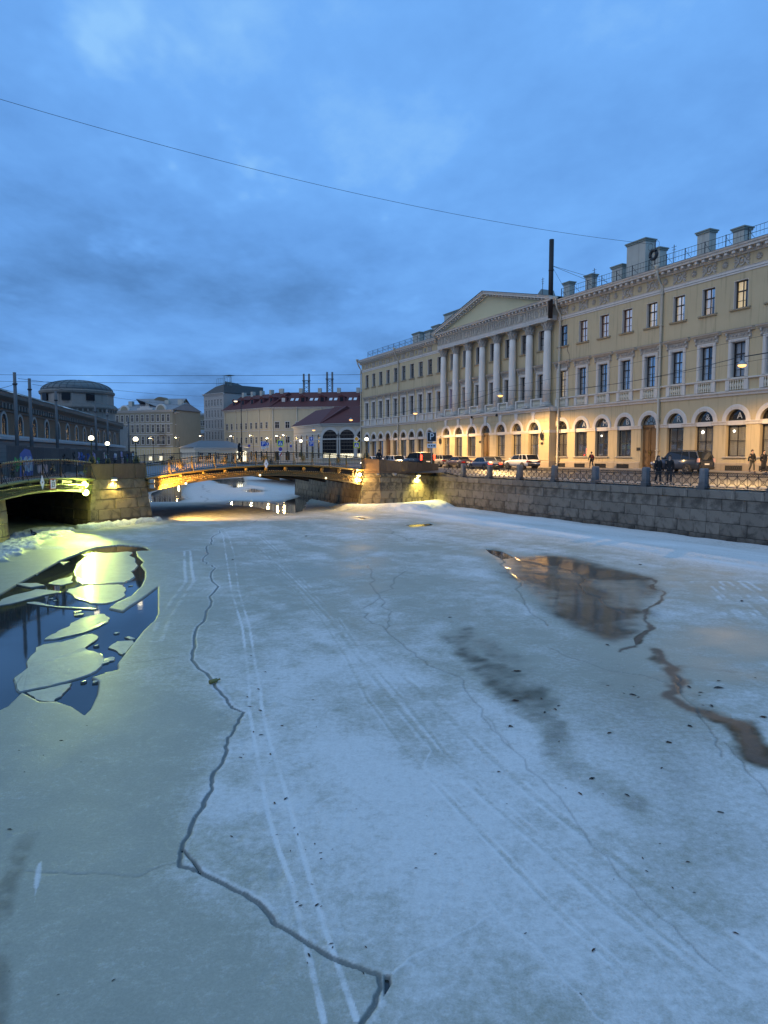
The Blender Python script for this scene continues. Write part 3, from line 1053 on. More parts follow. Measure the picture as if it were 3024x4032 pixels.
def stone_wall(parent, path, zb, zt, rows, batter, lens, mat, core, proud=(.0, .03), cap=0.0, seed=3, skip=None, name='stone', coarse_cap=None):
    """path: outward side on the right of the walking direction; rows: fractions of the height"""
    rd = random.Random(seed)
    path = [Vector(p[:2]) for p in path]
    cum = [0.0]
    for i in range(len(path) - 1):
        cum.append(cum[-1] + (path[i + 1] - path[i]).length)
    fz = lambda s, r_: zb(s) + (zt(s) - zb(s)) * r_
    zmean = lambda r_: fz(cum[-1] / 2, r_)
    mbc = MB()
    for ri in range(len(rows) - 1):
        r0, r1 = rows[ri], rows[ri + 1]
        lo = offset_line(path, batter * (zmean(r0) - zb(cum[-1] / 2)))
        hi = offset_line(path, batter * (zmean(r1) - zb(cum[-1] / 2)))
        last = ri == len(rows) - 2
        for i in range(len(path) - 1):
            seglen = cum[i + 1] - cum[i]
            t = (path[i + 1] - path[i]).normalized()
            out = Vector((t.y, -t.x))
            ll = coarse_cap if (last and coarse_cap) else lens
            cuts = [0.0]
            if seglen > ll[1]:
                x = rd.uniform(*ll) * (.5 if ri % 2 else 1)
                while x < seglen - ll[0] * .55:
                    cuts.append(x / seglen); x += rd.uniform(*ll)
            cuts.append(1.0)
            mbc.quad((*(lo[i] - out * .03), fz(cum[i], r0)), (*(lo[i + 1] - out * .03), fz(cum[i + 1], r0)), (*(hi[i + 1] - out * .03), fz(cum[i + 1], r1)), (*(hi[i] - out * .03), fz(cum[i], r1)))
            for c0, c1 in zip(cuts[:-1], cuts[1:]):
                if skip and skip(cum[i] + seglen * (c0 + c1) / 2, ri):
                    continue
                g = .009
                f0 = c0 + g / seglen * (1 if c0 > 0 else .2); f1 = c1 - g / seglen * (1 if c1 < 1 else .2)
                s0, s1 = cum[i] + seglen * f0, cum[i] + seglen * f1
                P = [lo[i].lerp(lo[i + 1], f0), lo[i].lerp(lo[i + 1], f1), hi[i].lerp(hi[i + 1], f1), hi[i].lerp(hi[i + 1], f0)]
                zz = [fz(s0, r0) + .008, fz(s1, r0) + .008, fz(s1, r1) - .004, fz(s0, r1) - .004]
                pr = rd.uniform(*proud) + (cap if last else 0)
                ch = .022
                vs_ = []
                for k in range(4):
                    b_ = P[k] - out * (.28 if not last else .5)
                    vs_.append((b_.x, b_.y, zz[k]))
                for k in range(4):
                    b_ = P[k] + out * (pr - ch)
                    vs_.append((b_.x, b_.y, zz[k]))
                for k in range(4):
                    b_ = P[k] + out * (pr + rd.uniform(-.004, .004)) + t * (ch if k in (0, 3) else -ch)
                    vs_.append((b_.x, b_.y, zz[k] + (ch if k < 2 else -ch)))
                fs = [(8, 9, 10, 11)]
                for k in range(4):
                    k2 = (k + 1) % 4
                    fs.append((4 + k, 4 + k2, 8 + k2, 8 + k)); fs.append((k, k2, 4 + k2, 4 + k))
                cx = sum(q_[0] for q_ in vs_) / 12; cy = sum(q_[1] for q_ in vs_) / 12
                mb = MB(); mb.add([(q_[0] - cx, q_[1] - cy, q_[2]) for q_ in vs_], fs)
                o = mb.build(name, mat, parent); o.location = (cx, cy, 0)
    mbc.build('wall_core', core, parent)


MORT = pm('dark_mortar', (.05, .045, .04), .9, .2, 3, .2, 20)
w = thing('embankment_wall', 'long grey granite quay wall with damp stains below the iron railing', 'wall')
stone_wall(w, [L(59.0, 22.05), L(27, 22.3), L(-14, 22.6)], lambda s: -.25, lambda s: 2.68, [0, .2, .42, .64, .85, 1], .045, (1.0, 2.3), GRAN, MORT, (0, .03), .07, 5, coarse_cap=(1.2, 2.2))

aw = thing('bridge_abutment', 'brown grey granite abutment of the long bridge with pale patched blocks', 'wall')
BAST = [L(79, 28.4), L(70, 29.3), L(55.5, 30.15), L(55.2, 28.4), L(55.6, 26.0), L(56.4, 24.0), L(57.5, 21.2)]
stone_wall(aw, BAST, lambda s: -.25, lambda s: 3.02 if s < 26 else 3.02 - .34 * (s - 26) / 6, [0, .14, .33, .54, .75, .9, 1], .09, (.8, 1.8), granite('stained_abutment_granite', (.21, .165, .10), .72), MORT, (0, .035), .08, 9, coarse_cap=(1.2, 2.2))
pp = thing('granite_parapet', 'solid reddish granite parapet leading from the long bridge to the iron railing', 'parapet')
off = offset_line([Vector(p.xy) for p in BAST], .26)
stone_wall(pp, off[2:], lambda s: 3.02 - .30 * max(0, (s - 2)) / 6.5, lambda s: 4.30 - .54 * s / 8.6, [0, .14, 1], .01, (1.1, 1.7), GRANP, MORT, (0, .012), 0, 21)
cor = offset_line([Vector(p.xy) for p in BAST], .72)
mb = MB()
cs = [0.0]
for i in range(2, 6):
    cs.append(cs[-1] + (off[i + 1] - off[i]).length)
for i in range(4):
    z0 = 4.30 - .54 * cs[i] / 8.6; z1 = 4.30 - .54 * cs[i + 1] / 8.6
    a_, b_, c_, d_ = off[2 + i], off[3 + i], cor[3 + i], cor[2 + i]
    mb.add([(*a_, z0), (*b_, z1), (*c_, z1), (*d_, z0), (*a_, 2.7), (*b_, 2.7), (*c_, 2.7), (*d_, 2.7)], [(0, 1, 2, 3), (2, 6, 7, 3), (1, 5, 6, 2), (0, 3, 7, 4)])
mb.build('parapet_top', GRANP, pp)

pier = thing('bridge_pier', 'battered brown granite pier between the two bridges lit by a yellow wall lamp', 'bridge pier')
PIER = [(-33, 58.4), (-18.54, 44.52), (-15.9, 48.89), (-18.4, 55.6), (-37, 110)]
stone_wall(pier, PIER, lambda s: -.25, lambda s: 2.98, [0, .2, .4, .6, .8, 1], .17, (1.1, 2.1), GRANB, MORT, (0, .04), .03, 31)
ptop = offset_line([Vector(p) for p in PIER], .17 * 3.2 - .05)
pq = thing('pier_parapet', 'plain reddish granite parapet capping the pier between the bridges', 'parapet')
stone_wall(pq, [ptop[1], ptop[2]], lambda s: 2.98, lambda s: 4.0, [0, 1], .01, (1.4, 1.9), GRANP, MORT, (0, .012), .0, 33)
pb = offset_line([ptop[0], ptop[1], ptop[2], ptop[3]], .5)
mb = MB()
mb.add([(*ptop[1], 3.995), (*ptop[2], 3.995), (*pb[2], 3.995), (*pb[1], 3.995), (*pb[1], 2.9), (*pb[2], 2.9), (*ptop[2], 2.9), (*ptop[1], 2.9)], [(0, 1, 2, 3), (3, 2, 5, 4), (1, 6, 5, 2), (0, 3, 4, 7)])
mb.build('parapet_top', GRANP, pq)

la = thing('left_abutment', 'granite abutment carrying the near end of the short bridge', 'wall')
LAB = [(-4.6, -2.4), (-18.75, 33.6), (-19.49, 36.76), (-33, 49.8)]
stone_wall(la, LAB, lambda s: -.25, lambda s: 2.95, [0, .2, .4, .6, .8, 1], .06, (1.1, 2.1), GRANB, MORT, (0, .04), .03, 37)
# the embankment beyond the long bridge, far side of the bend
fw = thing('far_quay_wall', 'low grey quay wall beyond the long bridge', 'wall')
stone_wall(fw, [(-110, 200), (-50, 195)] + [L(a, b) for a, b in BANKR[::-1]], lambda s: -.2, lambda s: 2.92, [0, .35, .7, 1], .05, (5, 9), GRAN, MORT, (0, .03), .08, 41)

# ------------------------------------------------------------------ iron railing on granite posts (right quay)
def iron_panel_mesh(length, n):
    mb = MB()
    h = .92
    for z in (.05, .15, .74, .90):
        mb.box(0, length, -.018, .018, z - .016, z + .016)
    p = length / n
    ring = p / 4
    k = int(round(length / (ring * 1.02)))
    for i in range(k):
        cx = (i + .5) * length / k
        mb.tube([(cx + .06 * math.cos(t), 0, .82 + .06 * math.sin(t)) for t in [2 * PI * j / 8 for j in range(8)]], .012, 4, True)
    for i in range(n + 1):
        x = min(max(i * p, .02), length - .02)
        mb.tube([(x, 0, 0), (x, 0, .90)], .016, 4)
    for i in range(n):
        x0, x1 = i * p, (i + 1) * p
        cx, cz = (x0 + x1) / 2, .445
        for sx in (-1, 1):             # two lens arcs through each bay
            e0 = x0 if sx < 0 else x1
            pts = [(e0 - sx * (p * .34) * math.sin(PI * j / 8), 0, .15 + .59 * j / 8) for j in range(9)]
            mb.tube(pts, .013, 4)
        for s_, zc in ((1, .15), (-1, .74)):
            pts = [(cx + p * .5 * math.cos(t), 0, zc + s_ * .20 * math.sin(t)) for t in [PI * j / 8 for j in range(9)]]
            mb.tube(pts, .012, 4)
        for dx_, dz_ in ((.06, 0), (-.06, 0), (0, .065), (0, -.065)):   # quatrefoil
            mb.tube([(cx + dx_ + .05 * math.cos(t), 0, cz + dz_ + .05 * math.sin(t)) for t in [2 * PI * j / 7 for j in range(7)]], .011, 4, True)
        mb.tube([(x0, 0, .05), (cx, 0, .15), (x1, 0, .05)], .011, 4)
    return mb.mesh('iron_panel', IRON)


def on_b(u, b):                    # along-street position where a pixel column meets the line b
    dx = (u - 1512) / FOC
    dd = FAC - b
    return dd * (NRM.x - dx * NRM.y) / (dx * DIR.y - DIR.x)


RB = 21.75
post_u = [1824, 1928, 2046, 2183.5, 2344, 2542.7, 2771]
post_a = [on_b(u, RB) for u in post_u]
dd_ = (post_a[0] - post_a[-1]) / (len(post_a) - 1)
post_a += [post_a[-1] - dd_, post_a[-1] - 2 * dd_, post_a[-1] - 3 * dd_]
rl = thing('quay_railing', 'black cast iron railing with quatrefoils between square granite posts', 'railing', L(post_a[-1], RB, 0), ANG)
pm_ = iron_panel_mesh(dd_ - .52, 6)
a_end = 56.0
mbp = MB()
mbp.add([(-.26, -.24, 0), (.26, -.24, 0), (.26, .24, 0), (-.26, .24, 0), (-.22, -.2, .22), (.22, -.2, .22), (.22, .2, .22), (-.22, .2, .22), (-.19, -.17, .26), (.19, -.17, .26), (.19, .17, .26), (-.19, .17, .26),
         (-.18, -.16, 1.08), (.18, -.16, 1.08), (.18, .16, 1.08), (-.18, .16, 1.08), (-.14, -.12, 1.15), (.14, -.12, 1.15), (.14, .12, 1.15), (-.14, .12, 1.15)],
        [(4 * r_ + k, 4 * r_ + (k + 1) % 4, 4 * (r_ + 1) + (k + 1) % 4, 4 * (r_ + 1) + k) for r_ in range(4) for k in range(4)] + [(16, 17, 18, 19)])
postm = mbp.mesh('granite_post', GRANG)
for i, a in enumerate(post_a):
    inst(postm, 'granite_post', rl, (a - post_a[-1], 0, 2.68))
    if i:
        inst(pm_, 'iron_panel', rl, (a - post_a[-1] + .26, 0, 2.69))
gapl = a_end - post_a[0] - .3
inst(iron_panel_mesh(gapl, 4), 'iron_panel', rl, (post_a[0] - post_a[-1] + .24, 0, 2.69))

# ------------------------------------------------------------------ bridges
GOLD = pm('ochre_gilt_paint', (.25, .16, .05), .45, .18, 4, .2, 30, metal=.25)
BLKG = pm('black_bridge_paint', (.02, .021, .02), .4, .2, 4, .15, 30)
BRGIR = pm('brown_green_girder_paint', (.13, .085, .03), .5, .2, 3, .25, 25)
KNOB = pm('gilt_knob', (.62, .48, .22), .3, .1, 4, .1, 20, metal=.6)
SOFF = pm('sooty_underdeck', (.04, .035, .03), .8, .2, 1, .2, 12)  # near-black brown for the ribs and sheet below the deck


def bridge(tname, label, A, B, width, rail, deck_off, arch, thick, npan, girder_mat, ornate=True):
    """A, B: ends of the near edge (local x runs A->B, local +y goes away from the water side we see)"""
    A = Vector(A[:2]); B = Vector(B[:2])
    dv = B - A
    Ln = dv.length
    t_ = thing(tname, label, 'bridge', (A.x, A.y, 0), math.atan2(dv.y, dv.x))
    N = 48
    xs = [Ln * i / N for i in range(N + 1)]
    ft = lambda x: x / Ln
    top = lambda x: rail(ft(x)) - deck_off
    # deck slab and road
    mb = MB()
    for i in range(N):
        x0, x1 = xs[i], xs[i + 1]
        mb.add([(x0, .12, top(x0) - .32), (x1, .12, top(x1) - .32), (x1, width, top(x1) - .32), (x0, width, top(x0) - .32), (x0, .12, top(x0) - .03), (x1, .12, top(x1) - .03), (x1, width, top(x1) - .03), (x0, width, top(x0) - .03)],
               [(0, 3, 2, 1), (4, 5, 6, 7)] + ([(0, 4, 7, 3)] if i == 0 else []) + ([(1, 2, 6, 5)] if i == N - 1 else []))
    mb.build('deck', ASPH, t_)
    for side, yy in ((-1, 0.0), (1, width)):
        s_ = -side
        mb = MB()                          # cornice flange
        for i in range(N):
            x0, x1 = xs[i], xs[i + 1]
            def pf(x):
                z = top(x)
                return [(x, yy + side * .20, z), (x, yy + side * .22, z - .06), (x, yy + side * .10, z - .15), (x, yy - side * .14, z - .17), (x, yy - side * .14, z + .01)]
            a_, b_ = pf(x0), pf(x1)
            mb.add(a_ + b_, [(k, (k + 1) % 5, 5 + (k + 1) % 5, 5 + k) for k in range(5)])
        mb.build('deck_cornice', GOLD if girder_mat is BRGIR else pm('green_gilt_paint', (.20, .20, .07), .45, .18, 4, .2, 30), t_, True)  # short bridge: the green floodlight is put into the gilt colour
        mb = MB()                          # arch girder
        for i in range(N):
            x0, x1 = xs[i], xs[i + 1]
            def gf(x):
                f = ft(x); z0 = arch(f); z1 = z0 + thick(f)
                y0 = yy + side * .02; y1 = yy + side * .10
                return [(x, y1, z0), (x, y1, z0 + .07), (x, y0, z0 + .08), (x, y0, z1 - .06), (x, y1, z1 - .05), (x, y1, z1), (x, yy - side * .2, z1), (x, yy - side * .2, z0)]
            a_, b_ = gf(x0), gf(x1)
            mb.add(a_ + b_, [(k, (k + 1) % 8, 8 + (k + 1) % 8, 8 + k) for k in range(8)])
        gird = mb.build('arch_girder', girder_mat, t_)
        if side < 0:
            mb = MB()                      # rivet and bead row
            nb_ = int(Ln / .19)
            for i in range(nb_):
                x = Ln * (i + .5) / nb_; f = ft(x)
                mb.ball((x, yy - .125, arch(f) + thick(f) - .005), .032, 5, 3)
            mb.build('bead_row', KNOB, gird, kind='stuff')
            mb = MB()                      # scroll leaves on the web, dense at the springing
            rd = random.Random(5)
            nb_ = int(Ln / .17)
            for i in range(nb_):
                x = Ln * (i + .5) / nb_; f = ft(x)
                h_ = thick(f) - .16
                for k in range(2):
                    zc = arch(f) + .09 + h_ * (.3 + .42 * k)
                    rr = min(.12, h_ * .24)
                    ph = rd.uniform(0, 2 * PI); sg = rd.choice((-1, 1))
                    pts = [(x + rr * (1 - j / 9) * math.cos(ph + sg * j * .8), yy - .035, zc + rr * (1 - j / 9) * math.sin(ph + sg * j * .8)) for j in range(8)]
                    mb.tube(pts, [.024 * (1 - .07 * j) for j in range(8)], 4)
            mb.build('scroll_ornament', GOLD if girder_mat is BRGIR else girder_mat, gird, kind='stuff')
            # brackets between girder and deck
            nbk = max(4, int(round(Ln / 1.75)))
            mbk = MB()
            mbk.tube([(0, -.05, 0), (0, -.10, .08), (0, -.06, .2), (0, -.15, .32), (0, -.16, .38)], [.09, .12, .10, .13, .10], 7)
            mbk.ball((0, -.17, .17), .10, 8, 6); mbk.ball((.08, -.12, .22), .06, 6, 4); mbk.ball((-.08, -.12, .22), .06, 6, 4)
            for i in range(nbk):
                x = Ln * (i + .5) / nbk; f = ft(x)
                zb_ = arch(f) + thick(f); hh = top(x) - .15 - zb_
                if hh < .1:
                    continue
                bk = mbk.mesh('bracket', GOLD if girder_mat is BRGIR else girder_mat, True)
                inst(bk, 'bracket', t_, (x, yy, zb_), scale=(1.15, 1, hh / .38))
            mb = MB()                      # dark sheet filling the gaps behind the brackets
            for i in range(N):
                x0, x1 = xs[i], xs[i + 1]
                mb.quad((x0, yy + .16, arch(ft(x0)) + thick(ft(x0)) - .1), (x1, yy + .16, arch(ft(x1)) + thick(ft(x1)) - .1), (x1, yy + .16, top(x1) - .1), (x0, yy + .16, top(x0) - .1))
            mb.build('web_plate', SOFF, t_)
        # railing
        rlng = MB()
        for i in range(N):
            x0, x1 = xs[i], xs[i + 1]
            for dz, hh, ww in ((-.03, .03, .035), (-.17, .012, .014), (-deck_off + .08, .022, .02), (-deck_off + .20, .012, .014)):
                za, zb_ = rail(ft(x0)) + dz, rail(ft(x1)) + dz
                rlng.add([(x0, yy - ww, za - hh), (x1, yy - ww, zb_ - hh), (x1, yy + ww, zb_ - hh), (x0, yy + ww, za - hh), (x0, yy - ww, za + hh), (x1, yy - ww, zb_ + hh), (x1, yy + ww, zb_ + hh), (x0, yy + ww, za + hh)],
                         [(0, 3, 2, 1), (4, 5, 6, 7), (0, 1, 5, 4), (2, 3, 7, 6)])
        rp = rlng.build('railing', BLKG, t_)
        pl = Ln / npan
        for i in range(npan + 1):
            x = min(max(Ln * i / npan, .05), Ln - .05)
            z1 = rail(ft(x)); z0 = top(x)
            mb = MB()
            mb.box(x - .03, x + .03, yy - .03, yy + .03, z0 - .02, z1)
            mb.tube([(x, yy + side * .30, z0 - .02), (x, yy + side * .12, z0 + .35), (x, yy + side * .02, z0 + .8)], .026, 5)
            mb.ball((x, yy, z1 + .04), .05, 6, 4)
            mb.build('stanchion', GOLD if (ornate and side < 0) else BLKG, rp)
        mb = MB()
        nb_ = int(Ln / .155)
        for i in range(nb_):
            x = Ln * (i + .5) / nb_
            mb.tube([(x, yy, top(x)), (x, yy, rail(ft(x)))], .014, 4)
        mb.build('baluster_bars', BLKG if side > 0 or not ornate else pm('worn_gilt_bars', (.20, .15, .06), .45, .2, 4, .2, 30, metal=.2), rp, kind='stuff')
        if side < 0:
            mb = MB()
            for i in range(int(Ln / .21)):
                x = Ln * (i + .5) / int(Ln / .21)
                mb.ball((x, yy, rail(ft(x)) + .03), .036, 6, 4)
            mb.build('knob_row', KNOB, rp, kind='stuff')
        rd = random.Random(9)
        for i in range(0, npan):
            if i % 2 == (0 if side < 0 else 1):
                continue
            xc = Ln * (i + .5) / npan; zc = rail(ft(xc)) - .48
            mb = MB()
            for k in range(16):
                an = 2 * PI * k / 16
                rr = .16 + .12 * (k % 2)
                pts = [(xc + rr * j / 4 * math.cos(an + .22 * j) * 1.25, yy + side * .04, zc + rr * j / 4 * math.sin(an + .22 * j) * 1.2) for j in range(1, 5)]
                mb.tube(pts, [.030, .034, .03, .012], 5)
            mb.ball((xc, yy + side * .06, zc), .09, 8, 6)
            mb.tube([(xc + .2 * math.cos(t), yy + side * .03, zc + .2 * math.sin(t)) for t in [2 * PI * j / 12 for j in range(12)]], .018, 4, True)
            for k in range(9):
                xx = xc - pl * .42 + pl * .84 * k / 8
                mb.ball((xx, yy + side * .02, rail(ft(xx)) - deck_off + .14), .05, 5, 4, (1, .5, 1))
            mb.build('rosette', GOLD if side < 0 and ornate else BLKG, rp)
    # inner ribs seen from below
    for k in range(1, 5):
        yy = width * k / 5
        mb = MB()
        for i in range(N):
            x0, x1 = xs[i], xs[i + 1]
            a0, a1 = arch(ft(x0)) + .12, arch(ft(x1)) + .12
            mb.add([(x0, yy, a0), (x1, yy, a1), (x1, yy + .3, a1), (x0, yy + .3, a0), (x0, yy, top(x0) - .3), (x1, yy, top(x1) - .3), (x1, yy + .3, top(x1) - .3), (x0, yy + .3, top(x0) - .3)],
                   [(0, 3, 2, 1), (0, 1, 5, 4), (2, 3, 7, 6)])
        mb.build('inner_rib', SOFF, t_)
    return t_, Ln


mA, mB_ = ptop[2], Vector(off[2])
mbr, mLn = bridge('arch_bridge', 'long low iron arch bridge with gilt scrolls lit golden at the pier end', mA, mB_, 14.0,
                  lambda t: 3.96 + 2.96 * t - 2.60 * t * t, .98,
                  lambda t: 1.96 + 4.06 * t * (1 - t), lambda t: .80 - 1.6 * t * (1 - t), 11, BRGIR)
lA = Vector((-19.15, 33.4)); lB = Vector(ptop[1])
GRGIR = pm('dark_green_girder_paint', (.13, .13, .045), .45, .25, 3, .25, 25)
lbr, lLn = bridge('arch_bridge', 'short dark green arch bridge carrying the number plate over the side canal', lB.lerp(lA, 1.0), lB, 13.0,
                  lambda t: 3.92 + 1.26 * t - 1.14 * t * t, 1.0,
                  lambda t: 2.06 + 1.7 * t * (1 - t), lambda t: .62 - .7 * t * (1 - t), 6, GRGIR, False)
mbr['group'] = lbr['group'] = 'iron arch bridges'

# marks on the bridges
WHITEP = pm('white_enamel', (.8, .8, .8), .35, .05, 3, .05, 20)
REDP = pm('red_enamel', (.5, .03, .03), .35, .08, 3, .05, 20)
BLACKP = pm('black_enamel', (.015, .015, .015), .4, .1, 3, .05, 20)


def diamond_sign(parent_pt, nrm_ang, label, s=.38):
    t_ = thing('diamond_sign', label, 'sign', parent_pt, nrm_ang, 'white diamonds on the bridges')
    mb = MB(); mb.prism_xz([(-s * .55, s), (0, 2 * s), (s * .55, s), (0, 0)], -.02, .0)
    mb.build('plate', WHITEP, t_)
    mb = MB(); mb.lathe([(.05, 0), (.05, .02)], 0, 0, 10); o = mb.build('bolt', pm('grey_metal', (.3, .3, .3), .4, metal=.5), t_)
    o.location = (0, -.02, s); o.rotation_euler = (PI / 2, 0, 0)
    mb = MB(); mb.box(-.02, .02, .0, .25, s * .9, s * 1.0); mb.box(-.02, .02, .0, .25, s * 1.2, s * 1.3); mb.build('clamp', IRON, t_)


ang_m = math.atan2((mB_ - mA).y, (mB_ - mA).x)
ang_l = math.atan2((lB - lA).y, (lB - lA).x)


def face_pt(A, B, u, out):
    dx = (u - 1512) / FOC
    A = Vector(A); B = Vector(B); d = B - A
    t = (dx * A.y - A.x) / (d.x - dx * d.y)
    p = A + d * t
    n_ = Vector((d.y, -d.x)).normalized()
    return p + n_ * out, t


p, t = face_pt(mA, mB_, 1041, .30)
diamond_sign((p.x, p.y, 3.96 + 2.96 * t - 2.6 * t * t - .98 - .28), ang_m, 'white diamond plate hung on the middle of the long bridge', .36)
p, t = face_pt(lA, lB, 145, .30)
diamond_sign((p.x, p.y, 2.66), ang_l, 'white diamond plate hung on the short bridge beside the number plate', .40)
p, t = face_pt(lA, lB, 187, .30)
t_ = thing('number_plate_sign', 'white plate with red border and black numerals 23 on the short bridge', 'sign', (p.x, p.y, 2.62), ang_l)
mb = MB(); mb.box(-.33, .33, -.02, 0, 0, .60); mb.build('border', REDP, t_)
mb = MB(); mb.box(-.28, .28, -.028, -.021, .05, .55); mb.build('plate', WHITEP, t_)
inst(text_mesh('23', .40, .004, BLACKP), 'numerals', t_, (0, -.036, .26), rot=(PI / 2, 0, 0), scale=(.9, 1, 1))
mb = MB(); mb.prism_xz([(-.12, .55), (.12, .55), (0, .44)], -.034, -.03); mb.build('arrowhead', BLACKP, t_)
mb = MB(); mb.box(-.2, -.16, 0, .25, .3, .36); mb.box(.16, .2, 0, .25, .3, .36); mb.build('clamp', IRON, t_)

# ------------------------------------------------------------------ lamps
GLOBE = emis('opal_globe', (1.0, .88, .62), 4.0, (.9, .9, .85))
BULBO = emis('sodium_bulb', (1.0, .50, .12), 2.0)
BULBW = emis('warm_white_bulb', (1.0, .74, .38), 2.4)
FLOOD = emis('green_yellow_flood', (.78, 1.0, .16), 24.0)
AMBER = emis('amber_flood', (1.0, .55, .12), 22.0)
YELLB = emis('yellow_flood', (1.0, .84, .30), 22.0)
LMET = pm('bronze_lamp_metal', (.045, .05, .035), .4, .2, 5, .15, 25, metal=.5)
STEEL = pm('grey_steel_housing', (.32, .33, .34), .45, .1, 4, .1, 20, metal=.4)


def point(name, loc, power, col, r=.12, spot=None, aim=None, blend=.6):
    d = bpy.data.lights.new(name, 'SPOT' if spot else 'POINT')
    d.energy = power
    d.color = col
    d.shadow_soft_size = r
    o = bpy.data.objects.new(name, d)
    COL.objects.link(o)
    o.location = loc
    if spot:
        d.spot_size = spot
        d.spot_blend = blend
        o.rotation_euler = Vector(aim).to_track_quat('-Z', 'Y').to_euler()
    return o


gm = MB()
gm.box(-.30, .30, -.30, .30, 0, .10); gm.box(-.24, .24, -.24, .24, .10, .18)
gm.lathe([(.20, .18), (.24, .30), (.16, .42), (.20, .52), (.11, .62), (.075, .70)], 0, 0, 12)
ped = gm.mesh('pedestal', LMET, True)
gm = MB()
for k in range(4):
    an = PI / 4 + k * PI / 2
    gm.tube([(.36 * math.cos(an), .36 * math.sin(an), .02), (.30 * math.cos(an), .30 * math.sin(an), .16), (.36 * math.cos(an), .36 * math.sin(an), .30), (.22 * math.cos(an), .22 * math.sin(an), .44), (.26 * math.cos(an), .26 * math.sin(an), .56), (.12 * math.cos(an), .12 * math.sin(an), .66)], [.06, .08, .06, .07, .05, .03], 6)
scr = gm.mesh('scroll_foot', pm('dull_gilt_lamp_scroll', (.16, .13, .05), .4, .3, 6, .2, 25, metal=.4), True)
gm = MB()
gm.lathe([(.075, .70), (.055, .85), (.085, .92), (.085, .98), (.05, 1.05), (.04, 1.60), (.07, 1.64), (.04, 1.70), (.038, 1.86), (.10, 1.92), (.16, 1.97)], 0, 0, 10)
stm = gm.mesh('post', LMET, True)
gm = MB(); gm.lathe([(.17, 1.96), (.21, 2.0), (.21, 2.03)], 0, 0, 12); gm.lathe([(.10, 2.42), (.05, 2.46), (.02, 2.54)], 0, 0, 8)
crw = gm.mesh('lamp_collar', LMET)
gm = MB(); gm.ball((0, 0, 2.21), .235, 16, 10, (1, 1, .92))
glb = gm.mesh('globe', GLOBE, True)
gm = MB()
for k in range(6):
    an = k * PI / 3
    gm.box(.235 * math.cos(an) - .008, .235 * math.cos(an) + .008, .235 * math.sin(an) - .008, .235 * math.sin(an) + .008, 2.12, 2.30)
gm.tube([(.24 * math.cos(t), .24 * math.sin(t), 2.21) for t in [2 * PI * j / 16 for j in range(16)]], .008, 4, True)
cag = gm.mesh('globe_band', LMET)


def globe_lamp(loc, label, s=.74):
    t_ = thing('globe_lamp', label, 'street lamp', loc, .4, 'ornate globe lamps')
    for me_, nm in ((ped, 'pedestal'), (scr, 'scroll_foot'), (stm, 'post'), (crw, 'lamp_collar'), (glb, 'globe'), (cag, 'globe_band')):
        inst(me_, nm, t_, scale=s)
    return t_


p = ptop[1].lerp(ptop[2], .06) + Vector((-.25, .2)); globe_lamp((p.x, p.y, 4.0), 'globe lamp on the pier parapet next to the short bridge')
p = ptop[1].lerp(ptop[2], .90) + Vector((-.3, .15)); globe_lamp((p.x, p.y, 4.0), 'globe lamp on the pier parapet next to the long bridge')
p = gp(425, 1818, 3.85); p = at(425, 1824, 56); globe_lamp((p.x, p.y, p.z - .1), 'globe lamp behind the pier parapet against the graffiti fence')
p = Vector(off[2]) + Vector((.35, .25)); globe_lamp((p.x, p.y, 4.28), 'globe lamp on the reddish parapet at the palace end of the bridge')
p = at(1185, 1796, 74); globe_lamp((p.x, p.y, 4.4), 'globe lamp at the far rail of the long bridge')
globe_lamp((-19.3, 32.8, 3.9), 'globe lamp on the near abutment of the short bridge')


def wall_lamp(loc, ang, label, power, col, lit=True, bulb=None):
    t_ = thing('wall_lamp', label, 'wall lamp', loc, ang, 'wall lamps on the granite')
    mb = MB(); mb.prism_yz([(-.02, -.02), (-.30, .02), (-.30, .12), (-.02, .16)], -.16, .16); mb.build('housing', STEEL, t_)
    mb = MB(); mb.box(-.12, .12, 0, .06, .0, .12); mb.build('wall_plate', IRON, t_)
    mb = MB(); mb.box(-.12, .12, -.27, -.05, -.035, -.012); mb.build('lens', bulb if lit else WHITEP, t_)
    if lit:
        m_ = Matrix.Rotation(ang, 3, 'Z')
        o = m_ @ Vector((0, -.17, -.07))
        d = m_ @ Vector((0, .10, -1))
        point('wall_lamp_light', Vector(loc) + o, power, col, .08, R(125), d, .55)
    return t_


GY = (1.0, .86, .22)
pt_ = offset_line([Vector(q_) for q_ in PIER], .17 * 3.0)
fa = pt_[1].lerp(pt_[2], .36)
fd = (pt_[2] - pt_[1]).normalized()
pang = math.atan2(fd.y, fd.x)
po = Vector((fd.y, -fd.x))
p = fa + po * .06
wall_lamp((p.x, p.y, 2.93), pang, 'steel wall lamp throwing yellow light down the pier face', 420, GY, True, YELLB)
bt = offset_line([Vector(q_.xy) for q_ in BAST], .09 * 2.8)
wd_ = (bt[5] - bt[4]).normalized()


def wing_pt(f):
    seg = [(bt[2], bt[3]), (bt[3], bt[4]), (bt[4], bt[5]), (bt[5], bt[6])]
    f *= 4; i = min(3, int(f)); a_, b_ = seg[i]
    d = (b_ - a_).normalized()
    return a_.lerp(b_, f - i) + Vector((d.y, -d.x)) * .06, math.atan2(d.y, d.x)


p, an = wing_pt(.74); wall_lamp((p.x, p.y, 2.74), an, 'steel wall lamp throwing yellow light onto the abutment and snow bank', 1500, GY, True, YELLB)
p, an = wing_pt(.40); wall_lamp((p.x, p.y, 2.86), an, 'unlit white wall lamp on the abutment under the parapet', 0, GY, False)
p, an = wing_pt(.22); t_ = wall_lamp((p.x, p.y, 2.9), an, 'small unlit wall fitting close to the bridge end of the abutment', 0, GY, False); t_.scale = (.6, .6, .6)


